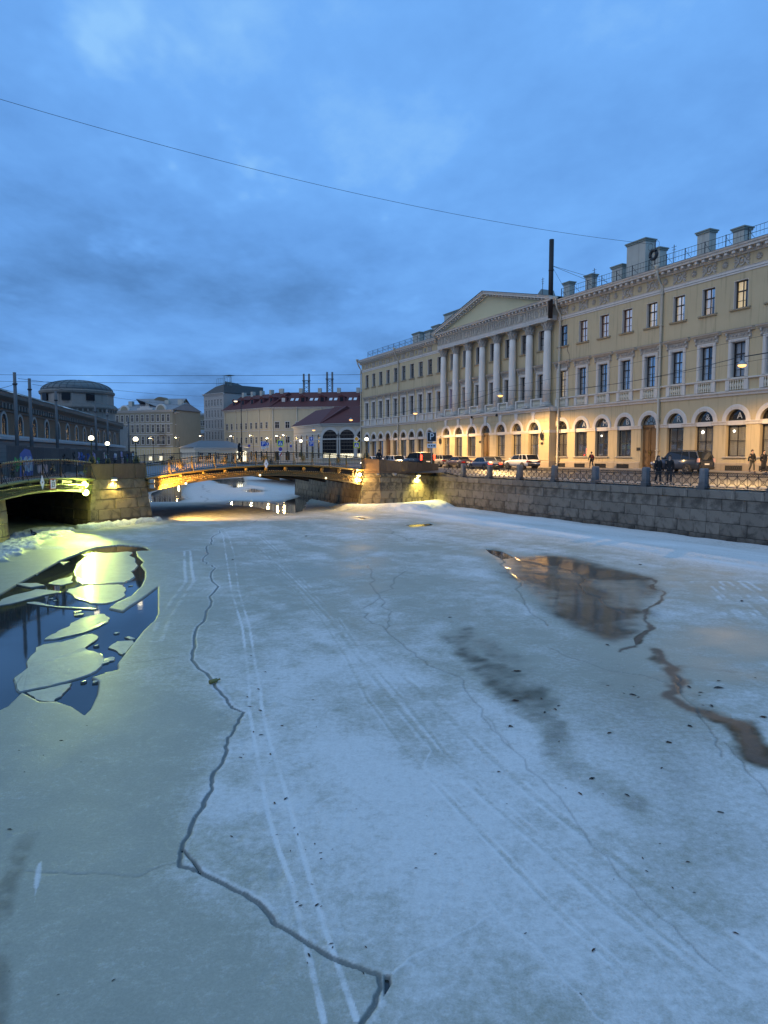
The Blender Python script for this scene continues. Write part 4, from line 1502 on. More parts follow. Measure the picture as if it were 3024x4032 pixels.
def flood(loc, ang, label, mat, r, group, power, col, spot=None, aim=None, lr=.1):
    t_ = thing('floodlight', label, 'floodlight', loc, ang, group)
    mb = MB(); mb.lathe([(r * .75, .22), (r * 1.12, .12), (r * 1.12, 0.0)], 0, 0, 16)
    o = mb.build('housing', STEEL, t_, True); o.rotation_euler = (-PI / 2, 0, 0)
    mb = MB(); mb.ball((0, 0, 0), r, 16, 8, (1, .45, 1)); mb.build('lens', mat, t_, True)
    mb = MB(); mb.box(-.03, .03, .05, .5, -.03, .03); mb.build('arm', IRON, t_)
    m_ = Matrix.Rotation(ang, 3, 'Z')
    point('floodlight_beam', Vector(loc) + m_ @ Vector((0, -r * .45 - .12, 0)), power, col, lr, spot, aim)
    return t_


c0 = Vector((-18.54, 44.52)) + Vector((-.45, .25))
aim = Vector((10.5, -22, -2.9))
fang = math.atan2(-.55, .9) + PI / 2 + .15
fang = math.atan2(aim.y, aim.x) + PI / 2
GRN = (.80, 1.0, .18)
flood((c0.x + .30, c0.y - .42, 2.72), fang, 'upper dazzling green yellow floodlight on the pier corner', FLOOD, .19, 'pier corner floodlights', 12000, GRN, R(62), (.4, -12, -3.3), .15)
flood((c0.x + .36, c0.y - .48, 2.22), fang, 'lower dazzling green yellow floodlight on the pier corner', FLOOD, .19, 'pier corner floodlights', 3000, GRN, R(34), (7.4, -18, -2.2), .15)
point('floodlight_spill', (c0.x + .9, c0.y - .9, 2.45), 160, GRN, .2)
bcor = bt[2] + Vector((-.22, -.35))
flood((bcor.x, bcor.y, 2.92), math.atan2(-1, 0) + PI / 2 - .1, 'round amber lamp at the palace end of the long bridge', AMBER, .15, 'lamps at the bridge end', 600, (1, .55, .14))
flood((bcor.x, bcor.y - .03, 2.44), math.atan2(-1, 0) + PI / 2 - .1, 'small pale yellow lamp under the amber one at the bridge end', YELLB, .10, 'lamps at the bridge end', 200, (1, .84, .35))
# golden light thrown along the bridge from the pier end
md = (mB_ - mA).normalized(); mo = Vector((md.y, -md.x))
bx = mA + mo * .75 + md * .15
for k, z in enumerate((2.78, 2.42)):
    t_ = thing('bridge_spotlight', ('upper' if k == 0 else 'lower') + ' pale spotlight box on the pier end of the long bridge', 'spotlight', (bx.x, bx.y, z), ang_m, 'spotlight boxes at the pier end')
    mb = MB(); mb.prism_xz([(-.16, -.12), (.16, -.14), (.16, .14), (-.16, .12)], -.13, .13); mb.build('housing', STEEL, t_)
    mb = MB(); mb.box(.161, .175, -.10, .10, -.10, .10); mb.build('lens', AMBER, t_)
    mb = MB(); mb.box(-.10, -.04, .1, .75, -.03, .03); mb.build('arm', IRON, t_)
    d = md * 6 - mo * .5
    point('bridge_spot_light', (bx.x + md.x * .25, bx.y + md.y * .25, z), 1700 if k == 0 else 6500, (1, .55, .12), .08, R(95), (d.x - mo.x * .35, d.y - mo.y * .35, .45 if k == 0 else -1.6), .8)

# small round marker bulbs along the arch
for u, v_, lab in ((728, 1902, 'beside the hanging lamp near the pier'), (1019, 1869, 'under the crown of the long bridge near the diamond plate'), (1278, 1882, 'toward the palace end of the long bridge')):
    p, t = face_pt(mA, mB_, u, .17)
    z = 1.96 + 4.06 * t * (1 - t) + .06
    t_ = thing('marker_bulb', 'round pale marker bulb ' + lab, 'marker light', (p.x, p.y, z), ang_m, 'marker bulbs on the arch')
    mb = MB(); mb.ball((0, -.03, 0), .085, 10, 8); mb.build('bulb', emis('marker_opal_%d' % u, (1, .82, .42), 1.6), t_, True)
    mb = MB(); mb.tube([(0, .08, 0), (0, -.01, 0)], .05, 8); mb.build('socket', IRON, t_)
p, t = face_pt(mA, mB_, 701, .12)
z = 1.96 + 4.06 * t * (1 - t)
t_ = thing('marker_bulb', 'long drop shaped bulb hanging below the arch near the pier', 'marker light', (p.x, p.y, z), ang_m, 'marker bulbs on the arch')
mb = MB(); mb.lathe([(.02, -.42), (.055, -.36), (.075, -.25), (.05, -.10), (.03, 0)], 0, 0, 10); mb.build('bulb', emis('drop_bulb', (1, .86, .45), 5), t_, True)
mb = MB(); mb.tube([(0, 0, 0), (0, 0, .14)], .015, 5); mb.build('stem', IRON, t_)

# ------------------------------------------------------------------ the palace
ZB = 3.0
A_R = 31.5                          # right end of the front (out of the picture)
pal = thing('palace', 'long pale yellow palace with white columned portico facing the frozen river', 'building', L(A_R, 0, ZB), ANG)
PX = lambda a: a - A_R
PZ = lambda z: z - ZB
BAYS_R = [43.15 + 3.32 * k for k in range(-3, 8)]
BAYS_P = [70.34 + 3.486 * k for k in range(7)]
BAYS_L = [95.2 + 3.03 * k for k in range(10)]
R1, SPR, W1B = 1.0, 7.54, 4.42
W2 = (11.27, 14.32, .70)
W3 = (17.12, 19.5, .70)
TOPZ = 20.15


def rect_hole(mb, x0, x1, c, hw, z0, z1, y, dep):
    mb.quad((x0, y, z0), (x0, y, z1), (c - hw, y, z1), (c - hw, y, z0))
    mb.quad((c + hw, y, z0), (c + hw, y, z1), (x1, y, z1), (x1, y, z0))
    for s in (-1, 1):
        mb.quad((c + s * hw, y, z0), (c + s * hw, y, z1), (c + s * hw, y - dep, z1), (c + s * hw, y - dep, z0))
    for z in (z0, z1):
        mb.quad((c - hw, y, z), (c + hw, y, z), (c + hw, y - dep, z), (c - hw, y - dep, z))


def arch_hole(mb, x0, x1, c, r, zb_, spr, ztop, y, dep, n=14):
    mb.quad((x0, y, zb_), (x0, y, spr), (c - r, y, spr), (c - r, y, zb_))
    mb.quad((c + r, y, zb_), (c + r, y, spr), (x1, y, spr), (x1, y, zb_))
    for s in (-1, 1):
        mb.quad((c + s * r, y, zb_), (c + s * r, y, spr), (c + s * r, y - dep, spr), (c + s * r, y - dep, zb_))
    mb.quad((c - r, y, zb_), (c + r, y, zb_), (c + r, y - dep, zb_), (c - r, y - dep, zb_))
    ap = arc(c, spr, r, PI, 0, n)
    for (xa, za), (xb, zb2) in zip(ap[:-1], ap[1:]):
        mb.quad((xa, y, za), (xb, y, zb2), (xb, y - dep, zb2), (xa, y - dep, za))
        mb.quad((xa, y, za), (xb, y, zb2), (xb, y, ztop), (xa, y, ztop))
    mb.quad((x0, y, spr), (x0, y, ztop), (c - r, y, ztop), (c - r, y, spr))
    mb.quad((c + r, y, spr), (c + r, y, ztop), (x1, y, ztop), (x1, y, spr))


def full(mb, x0, x1, z0, z1, y):
    mb.quad((x0, y, z0), (x1, y, z0), (x1, y, z1), (x0, y, z1))


def edges(bays, lo, hi):
    e_ = [lo] + [(a + b) / 2 for a, b in zip(bays[:-1], bays[1:])] + [hi]
    return list(zip(e_[:-1], e_[1:]))


Q = PZ
DEP = .38
DOORS = {('R', 6), ('P', 3), ('L', 6)}
for key, bays, lo, hi in (('R', BAYS_R, A_R, 68.1), ('P', BAYS_P, 68.1, 93.68), ('L', BAYS_L, 93.68, 125.0)):
    mb = MB()
    for i, ((x0, x1), c) in enumerate(zip(edges(bays, lo, hi), bays)):
        x0, x1, c = PX(x0), PX(x1), PX(c)
        if key != 'P':
            zb_ = 3.25 if (key, i) in DOORS else W1B
            full(mb, x0, x1, Q(2.4), Q(zb_), 0)
            arch_hole(mb, x0, x1, c, R1, Q(zb_), Q(SPR), Q(8.7), 0, DEP)
            full(mb, x0, x1, Q(8.7), Q(W2[0]), 0)
        else:
            full(mb, x0, x1, Q(9.0), Q(W2[0]), 0)
        rect_hole(mb, x0, x1, c, W2[2], Q(W2[0]), Q(W2[1]), 0, DEP)
        full(mb, x0, x1, Q(W2[1]), Q(W3[0]), 0)
        rect_hole(mb, x0, x1, c, W3[2], Q(W3[0]), Q(W3[1]), 0, DEP)
        full(mb, x0, x1, Q(W3[1]), Q(22.0), 0)
    mb.build('wall', YEL, pal)
mb = MB()
mb.quad((PX(125), 0, Q(2.4)), (PX(125), -16, Q(2.4)), (PX(125), -16, Q(22)), (PX(125), 0, Q(22)))
mb.quad((0, 0, Q(2.4)), (0, -16, Q(2.4)), (0, -16, Q(22)), (0, 0, Q(22)))
mb.build('end_wall', YEL, pal)
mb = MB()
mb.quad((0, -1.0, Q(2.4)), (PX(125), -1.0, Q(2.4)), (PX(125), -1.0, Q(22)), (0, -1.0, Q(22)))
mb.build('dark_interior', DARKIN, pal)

# podium of the portico
PF = 1.0
PL, PR = 94.2, 67.35
mb = MB()
pod_e = edges(BAYS_P, PR, PL)
for i, ((x0, x1), c) in enumerate(zip(pod_e, BAYS_P)):
    x0, x1, c = PX(x0), PX(x1), PX(c)
    zb_ = 3.25 if i == 3 else W1B
    full(mb, x0, x1, Q(2.4), Q(zb_), PF)
    arch_hole(mb, x0, x1, c, R1, Q(zb_), Q(SPR), Q(10.1), PF, DEP + .1)
for a in (PL, PR):
    mb.quad((PX(a), 0, Q(2.4)), (PX(a), PF, Q(2.4)), (PX(a), PF, Q(10.1)), (PX(a), 0, Q(10.1)))
mb.build('podium_wall', YEL, pal)
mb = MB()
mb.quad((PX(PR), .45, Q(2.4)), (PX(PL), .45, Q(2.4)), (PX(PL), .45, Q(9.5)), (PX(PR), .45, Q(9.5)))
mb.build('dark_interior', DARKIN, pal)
# channelled stone courses
CH = .41
for i in range(8):
    x0 = PX(PR) if i == 0 else PX(BAYS_P[i - 1] + R1 + .02)
    x1 = PX(PL) if i == 7 else PX(BAYS_P[i] - R1 - .02)
    z = 3.95
    while z < 7.15:
        mb = MB(); mb.box(x0 + .0, x1, PF - .02, PF + .055, Q(z + .03), Q(min(z + CH - .02, 7.2)))
        mb.build('rusticated_course', YEL, pal)
        z += CH
for i in range(7):
    c = PX(BAYS_P[i]); x0, x1 = PX(pod_e[i][0]), PX(pod_e[i][1])
    # voussoir-like stepped courses above the impost, split by the keystone
    for k, (z0, z1) in enumerate(((7.60, 8.02), (8.06, 8.48), (8.52, 8.94), (8.98, 9.38))):
        def hw(z):
            h = z - SPR
            return math.sqrt(max(0, 1.42 ** 2 - h * h)) if h < 1.42 else .0
        for s in (-1, 1):
            lim = x0 + .0 if s < 0 else x1
            b0 = max(hw(z0), .24); b1 = max(hw(z1), .24)
            step = [0.0, .10, .2, .30][k]
            pts = [(c + s * b0, Q(z0)), (c + s * b1, Q(z1)), (c + s * max(b1, b1 + step), Q(z1)), (lim, Q(z1)), (lim, Q(z0))]
            pts = [pts[0], pts[1], pts[3], pts[4]]
            mb = MB(); mb.prism_xz(pts, PF - .02, PF + .05); mb.build('rusticated_course', YEL, pal)
    for k in range(7):             # radiating joints: wedge stones round the arch head
        t0 = PI * (k + .06) / 7; t1 = PI * (k + .94) / 7
        if k == 3:
            mb = MB(); mb.prism_xz([(c - .20, Q(8.52)), (c + .20, Q(8.52)), (c + .34, Q(9.72)), (c - .34, Q(9.72))], PF - .02, PF + .17); mb.build('keystone', WHT, pal)
            continue
mb = MB()
mb.prism_yz([(-.2, Q(9.72)), (PF + .10, Q(9.72)), (PF + .14, Q(9.86)), (PF + .30, Q(10.0)), (PF + .32, Q(10.2)), (-.2, Q(10.3))], PX(PR) - .2, PX(PL) + .2)
mb.build('podium_cornice', WHT, pal)
mb = MB(); mb.prism_yz([(0, Q(2.4)), (PF + .12, Q(2.4)), (PF + .12, Q(3.80)), (PF + .02, Q(3.90)), (0, Q(3.9))], PX(PR) - .1, PX(BAYS_P[3] - R1)); mb.build('plinth', TAN, pal)
mb = MB(); mb.prism_yz([(0, Q(2.4)), (PF + .12, Q(2.4)), (PF + .12, Q(3.80)), (PF + .02, Q(3.90)), (0, Q(3.9))], PX(BAYS_P[3] + R1), PX(PL) + .1); mb.build('plinth', TAN, pal)

# plinths, bands and mouldings of the wings
for key, bays, lo, hi in (('R', BAYS_R, A_R, PR), ('L', BAYS_L, PL, 125.0)):
    dcs = [bays[i] for i in range(len(bays)) if (key, i) in DOORS]
    cuts = [lo] + [x for d in dcs for x in (d - 1.05, d + 1.05)] + [hi]
    for x0, x1 in zip(cuts[::2], cuts[1::2]):
        n = max(1, int((x1 - x0) / 2.0))
        for j in range(n):             # the plinth is laid in separate slabs
            a0, a1 = x0 + (x1 - x0) * j / n, x0 + (x1 - x0) * (j + 1) / n
            mb = MB(); mb.prism_yz([(-.1, Q(2.4)), (.10, Q(2.4)), (.10, Q(3.78)), (.02, Q(3.9)), (-.1, Q(3.9))], PX(a0) + .008, PX(a1) - .008); mb.build('plinth_slab', TAN, pal)
    mb = MB(); mb.prism_yz([(-.05, Q(9.72)), (.10, Q(9.72)), (.12, Q(9.88)), (.26, Q(9.98)), (.28, Q(10.10)), (-.05, Q(10.18))], PX(lo), PX(hi)); mb.build('string_course', WHT, pal)
    mb = MB(); mb.prism_yz([(-.05, Q(11.06)), (.14, Q(11.06)), (.22, Q(11.12)), (.22, Q(11.2)), (-.05, Q(11.26))], PX(lo), PX(hi)); mb.build('sill_course', WHT, pal)
    mb = MB(); mb.prism_yz([(-.05, Q(20.12)), (.06, Q(20.12)), (.06, Q(20.30)), (.10, Q(20.30)), (.10, Q(20.48)), (.16, Q(20.56)), (-.05, Q(20.6))], PX(lo), PX(hi)); mb.build('architrave', WHT, pal)
    mb = MB(); mb.box(PX(lo), PX(hi), .061, .075, Q(20.275), Q(20.32)); mb.build('shadow_groove', pm('dark_groove', (.06, .06, .06), .8), pal)  # dark strip paints the shadow line under the architrave step
    mb = MB(); mb.prism_yz([(-.1, Q(21.62)), (.14, Q(21.62)), (.16, Q(21.72)), (.22, Q(21.74)), (.22, Q(21.98)), (.74, Q(22.0)), (.76, Q(22.16)), (.86, Q(22.22)), (.90, Q(22.36)), (-.1, Q(22.42))], PX(lo) if key == 'L' else PX(lo), PX(hi) + (.5 if key == 'L' else 0)); mb.build('cornice', pm('dusty_cornice_plaster', (.60, .56, .49), .8, .14, 1, .15, 25, streak=.2), pal)
    n = int((hi - lo) / .77)
    mm_ = MB(); mm_.box(-.15, .15, .18, .62, Q(21.76), Q(21.97)); mm_ = mm_.mesh('modillion', WHT)
    for j in range(n):
        inst(mm_, 'modillion', pal, (PX(lo + (hi - lo) * (j + .5) / n), 0, 0))
    for i, c in enumerate(bays):
        last = None
        # impost band between the arches
        x0 = lo if i == 0 else (bays[i - 1] + R1)
        x1 = c - R1
        if x1 - x0 > .2:
            mb = MB(); mb.prism_yz([(-.05, Q(7.20)), (.08, Q(7.22)), (.10, Q(7.40)), (.16, Q(7.46)), (.16, Q(7.53)), (-.05, Q(7.55))], PX(x0) - (0 if i == 0 else .1), PX(x1) + .1); mb.build('impost_band', WHT, pal)
        if i == len(bays) - 1 and hi - c - R1 > .2:
            mb = MB(); mb.prism_yz([(-.05, Q(7.20)), (.08, Q(7.22)), (.10, Q(7.40)), (.16, Q(7.46)), (.16, Q(7.53)), (-.05, Q(7.55))], PX(c + R1) - .1, PX(hi)); mb.build('impost_band', WHT, pal)


def archivolt_mesh(r0, r1, d):
    mb = MB()
    n = 18
    prof = [(r0, -.06), (r0, d * .7), (r0 + (r1 - r0) * .35, d * .8), (r0 + (r1 - r0) * .4, d), (r1 - .06, d), (r1, d * .5), (r1, -.06)]
    k = len(prof)
    for i in range(n + 1):
        t = PI * i / n
        for r_, y in prof:
            mb.v.append((r_ * math.cos(t), y, r_ * math.sin(t)))
    for i in range(n):
        for j in range(k - 1):
            mb.f.append((i * k + j, i * k + j + 1, (i + 1) * k + j + 1, (i + 1) * k + j))
    return mb.mesh('archivolt', WHT, False)


AV = archivolt_mesh(R1 + .005, 1.42, .11)
for key, bays, y in (('R', BAYS_R, 0), ('P', BAYS_P, PF), ('L', BAYS_L, 0)):
    for c in bays:
        o = inst(AV, 'archivolt', pal, (PX(c), y, Q(SPR)))
        if key == 'L':
            o.scale = (.95, 1, .95)
for i in range(8):
    x0 = PR if i == 0 else BAYS_P[i - 1] + R1
    x1 = PL if i == 7 else BAYS_P[i] - R1
    mb = MB(); mb.prism_yz([(0, Q(7.22)), (PF + .10, Q(7.22)), (PF + .16, Q(7.44)), (PF + .16, Q(7.53)), (0, Q(7.55))], PX(x0) - .08, PX(x1) + .08); mb.build('impost_band', WHT, pal)


# --- windows
def frame_mesh(name, hw, z0, z1, rows, thick_at, mat, w=.055, y0=-.36, y1=-.28, cols=2):
    mb = MB()
    mb.box(-hw, -hw + .08, y0, y1, z0, z1); mb.box(hw - .08, hw, y0, y1, z0, z1)
    mb.box(-hw + .08, hw - .08, y0, y1, z0, z0 + .09); mb.box(-hw + .08, hw - .08, y0, y1, z1 - .08, z1)
    for k, z in enumerate(rows):
        h = .055 if k == thick_at else .022
        mb.box(-hw + .08, hw - .08, y0 + .005, y1 + (.02 if k == thick_at else -.012), z - h, z + h)
    for c in range(1, cols):
        x = -hw + 2 * hw * c / cols
        mb.box(x - w * .6, x + w * .6, y0 + .008, y1 - .006, z0 + .09, z1 - .08)
    return mb.mesh(name, mat)


def pane_grid(hw, z0, z1, rows, cols=2):
    zs = [z0 + .09] + list(rows) + [z1 - .08]
    out = []
    for a, b in zip(zs[:-1], zs[1:]):
        for c in range(cols):
            x0 = -hw + .08 + (2 * hw - .16) * c / cols; x1 = -hw + .08 + (2 * hw - .16) * (c + 1) / cols
            out.append((x0 + .02, x1 - .02, a + .015, b - .015))
    return out


def pane_mesh(w_, h_):
    mb = MB(); mb.quad((0, 0, 0), (w_, 0, 0), (w_, 0, h_), (0, 0, h_))
    return mb.mesh('pane', GLS)


PANEC = {}


def put_panes(win, cells, y=-.325):
    for x0, x1, z0, z1 in cells:
        k = (round(x1 - x0, 3), round(z1 - z0, 3))
        if k not in PANEC:
            PANEC[k] = pane_mesh(*k)
        o = inst(PANEC[k], 'pane', win, (x0, y, z0))
        o.rotation_euler = (random.uniform(-.006, .006), 0, random.uniform(-.012, .012))


def curtain_mesh(hw, z0, z1, mat, folds=7, gap=None):
    mb = MB()
    n = 36
    for k in range(n):
        t0, t1 = k / n, (k + 1) / n
        if gap and gap[0] < (t0 + t1) / 2 < gap[1]:
            continue
        x0, x1 = -hw + 2 * hw * t0, -hw + 2 * hw * t1
        y0 = -.50 + .045 * math.sin(t0 * folds * 2 * PI) + .02 * math.sin(t0 * 31); y1 = -.50 + .045 * math.sin(t1 * folds * 2 * PI) + .02 * math.sin(t1 * 31)
        mb.quad((x0, y0, z0), (x1, y1, z0), (x1, y1, z1), (x0, y0, z1))
    return mb.mesh('curtain', mat)


def liner_mesh(hw, z0, z1, dep=.34, t=.035, bottom=False):
    mb = MB()
    mb.box(-hw, -hw + t, -dep, .012, z0, z1); mb.box(hw - t, hw, -dep, .012, z0, z1)
    mb.box(-hw + t, hw - t, -dep, .012, z1 - t, z1)
    mb.box(-hw + t, hw - t, -dep, -.02, z0, z0 + t)
    return mb.mesh('window', WHT)


h3, h2 = W3[1] - W3[0], W2[1] - W2[0]
LIN3 = liner_mesh(W3[2], 0, h3)
r3 = (h3 * .28, h3 * .62)
r2 = (h2 * .22, h2 * .43, h2 * .66)
FR3 = {m_.name: frame_mesh('frame', W3[2] - .04, .03, h3 - .04, r3, 1, m_) for m_ in (FRAMED, FRAMER)}
FR2 = {m_.name: frame_mesh('frame', W2[2] - .04, .03, h2 - .04, r2, 2, m_) for m_ in (FRAMED, FRAMER)}
CU3 = {}
mb = MB(); mb.prism_yz([(-.1, -.18), (.08, -.18), (.20, -.10), (.22, -.04), (-.3, .035)], -.98, .98); SILL3 = mb.mesh('sill', pm('worn_buff_sill', (.50, .42, .28), .8, .15, 2, .15, 25))
mb = MB(); mb.prism_yz([(-.02, .0), (.225, -.038), (.225, -.030), (-.02, .045)], -1.0, 1.0); SHEET = mb.mesh('sill_flashing', pm('dark_sheet_flashing', (.05, .05, .055), .5))
LIN2 = liner_mesh(W2[2], 0, h2)
mb = MB()
for s in (-1, 1):
    mb.box(s * .70 if s > 0 else -1.0, 1.0 if s > 0 else -.70, -.02, .10, 0, h2 + .26)
    mb.box(.76 if s > 0 else -.90, .90 if s > 0 else -.76, .1, .13, .05, h2 + .12)
mb.box(-.70, .70, -.02, .10, h2, h2 + .26); mb.box(-.9, .9, .1, .13, h2 + .12, h2 + .22)
SUR2 = mb.mesh('surround', WHT)
mb = MB()                              # hood: two consoles, a relief panel and a cornice shelf
for s in (-1, 1):
    mb.tube([(s * 1.12, .06, .02), (s * 1.12, .16, .12), (s * 1.12, .10, .3), (s * 1.12, .24, .48), (s * 1.12, .22, .62)], [.06, .09, .075, .10, .09], 7)
    mb.box(s * 1.12 - .10, s * 1.12 + .10, -.02, .10, .0, .64)
mb.box(-1.02, 1.02, -.02, .05, .16, .64)
rd = random.Random(3)
for k in range(-5, 6):
    x = k * .175
    ph = 1 if k % 2 else -1
    mb.tube([(x - .08, .07, .28 + .04 * ph), (x - .03, .10, .40 + .07 * ph), (x + .04, .10, .36 - .05 * ph), (x + .09, .07, .48 - .05 * ph)], [.03, .045, .04, .02], 5)
mb.ball((0, .09, .40), .12, 8, 6, (1, .6, 1))
HOOD = mb.mesh('window_hood', ORN)
mb = MB(); mb.prism_yz([(-.02, .64), (.20, .64), (.26, .74), (.40, .80), (.44, .90), (-.02, .94)], -1.5, 1.5); HOODC = mb.mesh('hood_cornice', pm('stained_hood_plaster', (.55, .50, .42), .85, .2, 1.5, .15, 25, streak=.2))
mb = MB(); mb.prism_yz([(-.02, .945), (.45, .905), (.45, .915), (-.02, .965)], -1.52, 1.52); HOODS = mb.mesh('hood_flashing', MATS['dark_sheet_flashing'])
mb = MB(); mb.lathe([(.06, 0), (.10, .06), (.10, .1), (.05, .16), (.115, .36), (.105, .44), (.05, .62), (.045, .68), (.09, .74), (.09, .80)], 0, 0, 8); BAL = mb.mesh('baluster', pm('cream_baluster', (.62, .57, .45), .8, .15, 3, .15, 25), True)

CURT = {'w': curtain_mesh(.64, .05, h2 - .05, CURT_W), 'w2': curtain_mesh(.64, .05, h2 - .05, CURT_W, 9, (.42, .58)), 'p': curtain_mesh(.64, .05, h2 - .05, CURT_P), 'y': curtain_mesh(.64, .05, h2 - .05, CURT_Y, 5, (.0, .4)),
        'b3': curtain_mesh(.64, .05, h3 - .05, CURT_B), 'b3g': curtain_mesh(.64, .05, h3 - .05, CURT_B, 8, (.35, .5)), 'y3': curtain_mesh(.64, .05, h3 - .05, CURT_Y, 8, (.1, .45)), 'w3': curtain_mesh(.64, .05, h3 - .05, CURT_W, 6, (.3, .75))}
c3R = ['b3', 'w3', 'y3', 'y3', 'b3g', 'y3', 'y3', 'b3', 'b3', 'b3', 'w3']

for key, bays in (('R', BAYS_R), ('P', BAYS_P), ('L', BAYS_L)):
    for i, c in enumerate(bays):
        near = key == 'R' and i >= 1
        # third floor
        fm = FRAMER if (key == 'R' and i in (7, 8, 9)) else FRAMED
        w_ = inst(LIN3, 'window', pal, (PX(c), 0, Q(W3[0])))
        inst(FR3[fm.name], 'frame', w_); inst(SILL3, 'sill', w_); inst(SHEET, 'sill_flashing', w_)
        if near or (key == 'P' and i < 2):
            put_panes(w_, pane_grid(W3[2] - .04, .03, h3 - .04, r3))
        else:
            put_panes(w_, [(-.58, .58, .1, h3 - .1)])
        ck = c3R[i] if key == 'R' else ('w3' if (i * 7 + len(key)) % 3 else 'b3g')
        if key == 'R' or i % 2 == 0:
            inst(CURT[ck if key == 'R' else 'w3'], 'curtain', w_)
        # piano nobile
        w_ = inst(LIN2, 'window', pal, (PX(c), 0, Q(W2[0])))
        inst(FR2[FRAMED.name], 'frame', w_); inst(SUR2, 'surround', w_)
        if near or (key == 'P' and i < 2):
            put_panes(w_, pane_grid(W2[2] - .04, .03, h2 - .04, r2))
        else:
            put_panes(w_, [(-.58, .58, .1, h2 - .1)])
        if key == 'P' and i == 6:
            inst(CURT['p'], 'curtain', w_)
        elif key == 'R' and i == 10:
            inst(CURT['y'], 'curtain', w_)
        elif key != 'L' or i % 3:
            inst(CURT['w' if i % 2 else 'w2'], 'curtain', w_)
        hs = (1, 1, 1) if key == 'R' else (.93, 1, 1)
        zh = Q(W2[1] + .16)
        ho = inst(HOOD, 'window_hood', pal, (PX(c), 0, zh), scale=hs); inst(HOODC, 'hood_cornice', ho); inst(HOODS, 'hood_flashing', ho)
        # balustrade under it
        if key == 'R':
            for s in (-1, 1):
                mb = MB(); x_ = PX(c) + s * .92; mb.box(x_ - .2, x_ + .2, -.02, .17, Q(10.18), Q(11.06)); mb.build('balustrade_pier', WHT, pal)
            mb = MB(); mb.box(PX(c) - .72, PX(c) + .72, -.015, .01, Q(10.18), Q(11.06)); mb.build('balustrade_back', pm('shadowed_ochre_recess', (.42, .35, .20), .85), pal)  # shade of the recess is put into a darker ochre
            for k in range(6):
                inst(BAL, 'baluster', pal, (PX(c) - .60 + .24 * k, .10, Q(10.20)), scale=(1, .8, 1.07))
        elif key == 'L':
            for s in (-1, 1):
                mb = MB(); x_ = PX(c) + s * .95; mb.box(x_ - .26, x_ + .26, -.02, .16, Q(10.18), Q(11.06)); mb.build('balustrade_pier', WHT, pal)
            for k in range(4):
                mb = MB(); zz = 10.22 + .21 * k; mb.box(PX(c) - .68, PX(c) + .68, .0, .05 + .02 * (k % 2), Q(zz), Q(zz + .17)); mb.build('balustrade_slat', WHT, pal)

# ground floor
GW0, GW1 = 0.0, 7.18 - W1B
gr = (1.42,)
GFR = frame_mesh('frame', R1 - .06, 0.02, GW1, gr, 9, FRAMED, .04)
GPA = pane_grid(R1 - .06, 0.02, GW1, gr)
GCU = curtain_mesh(R1 - .06, .02, GW1, CURT_G, 11)
mb = MB(); mb.box(-R1, R1, -.36, -.04, 7.18 - W1B, SPR - W1B + .03); GTR = mb.mesh('transom', WHT)
mb = MB(); mb.prism_yz([(-.36, -.12), (.14, -.12), (.18, -.06), (.18, .0), (-.36, .03)], -R1 - .14, R1 + .14); GSI = mb.mesh('sill', pm('stone_sill', (.45, .41, .34), .8, .15, 2, .2, 20))
def lunette(fan):
    mb = MB()
    ap = arc(0, 0, R1 - .02, 0, PI, 18)
    mb.tube([(x, -.33, z) for x, z in ap], .05, 4)
    mb.box(-R1 + .02, R1 - .02, -.37, -.28, .0, .07)
    if fan:
        for k in range(1, 5):
            t = PI * k / 5
            mb.box(0, 0, 0, 0, 0, 0) if False else mb.tube([(.36 * math.cos(t), -.33, .36 * math.sin(t)), (R1 * .96 * math.cos(t), -.33, R1 * .96 * math.sin(t))], .028, 4)
        mb.tube([(.36 * math.cos(t), -.33, .36 * math.sin(t)) for t in [PI * k / 10 for k in range(11)]], .03, 4)
    return mb.mesh('frame', FRAMED)
LUF, LUP = lunette(True), lunette(False)
mb = MB(); mb.add([(x, -.335, z) for x, z in arc(0, 0, R1 - .03, 0, PI, 18)], [tuple(range(19))]); LUG = mb.mesh('pane', GLS)
mb = MB(); mb.add([(x, -.6, z) for x, z in arc(0, 0, R1 - .01, 0, PI, 18)], [tuple(range(19))]); LUD = mb.mesh('dark_lunette_back', pm('dark_shop_interior', (.012, .012, .013), .9))
mb = MB(); mb.add([(x, -.42, z) for x, z in arc(0, 0, R1 - .02, 0, PI, 18)], [tuple(range(19))]); LUW = mb.mesh('pale_lunette_back', pm('pale_fanlight_backing', (.30, .36, .42), .5))
TXTM = pm('pale_sign_lettering', (.50, .52, .52), .6, .08, 4, .05, 20)
mb = MB()                              # panelled double door
zd = 7.3 - 3.25
mb.box(-R1 + .02, R1 - .02, -.36, -.30, 0, zd)
for s in (-1, 1):
    x0 = s * .5
    for z0, z1 in ((.25, .95), (1.1, 1.55), (1.7, zd - .25)):
        mb.box(x0 - .36, x0 + .36, -.30, -.265, z0, z1)
        mb.box(x0 - .28, x0 + .28, -.265, -.24, z0 + .08, z1 - .08)
mb.box(-.05, .05, -.30, -.22, 0, zd); mb.box(-R1 + .02, R1 - .02, -.36, -.2, zd, zd + .24)
DOORMSH = mb.mesh('door', DOORM)
mb = MB(); mb.box(.08, .12, -.26, -.14, 1.35, 1.75); mb.box(-.12, -.08, -.26, -.14, 1.35, 1.75); HND = mb.mesh('door_handle', pm('worn_brass', (.45, .33, .12), .35, metal=.8))
LET = {1 + 1: None}
letters = {3: 'A', 4: '&', 5: 'R', 7: 'B', 8: 'M', 9: 'A'}
tcache = {}
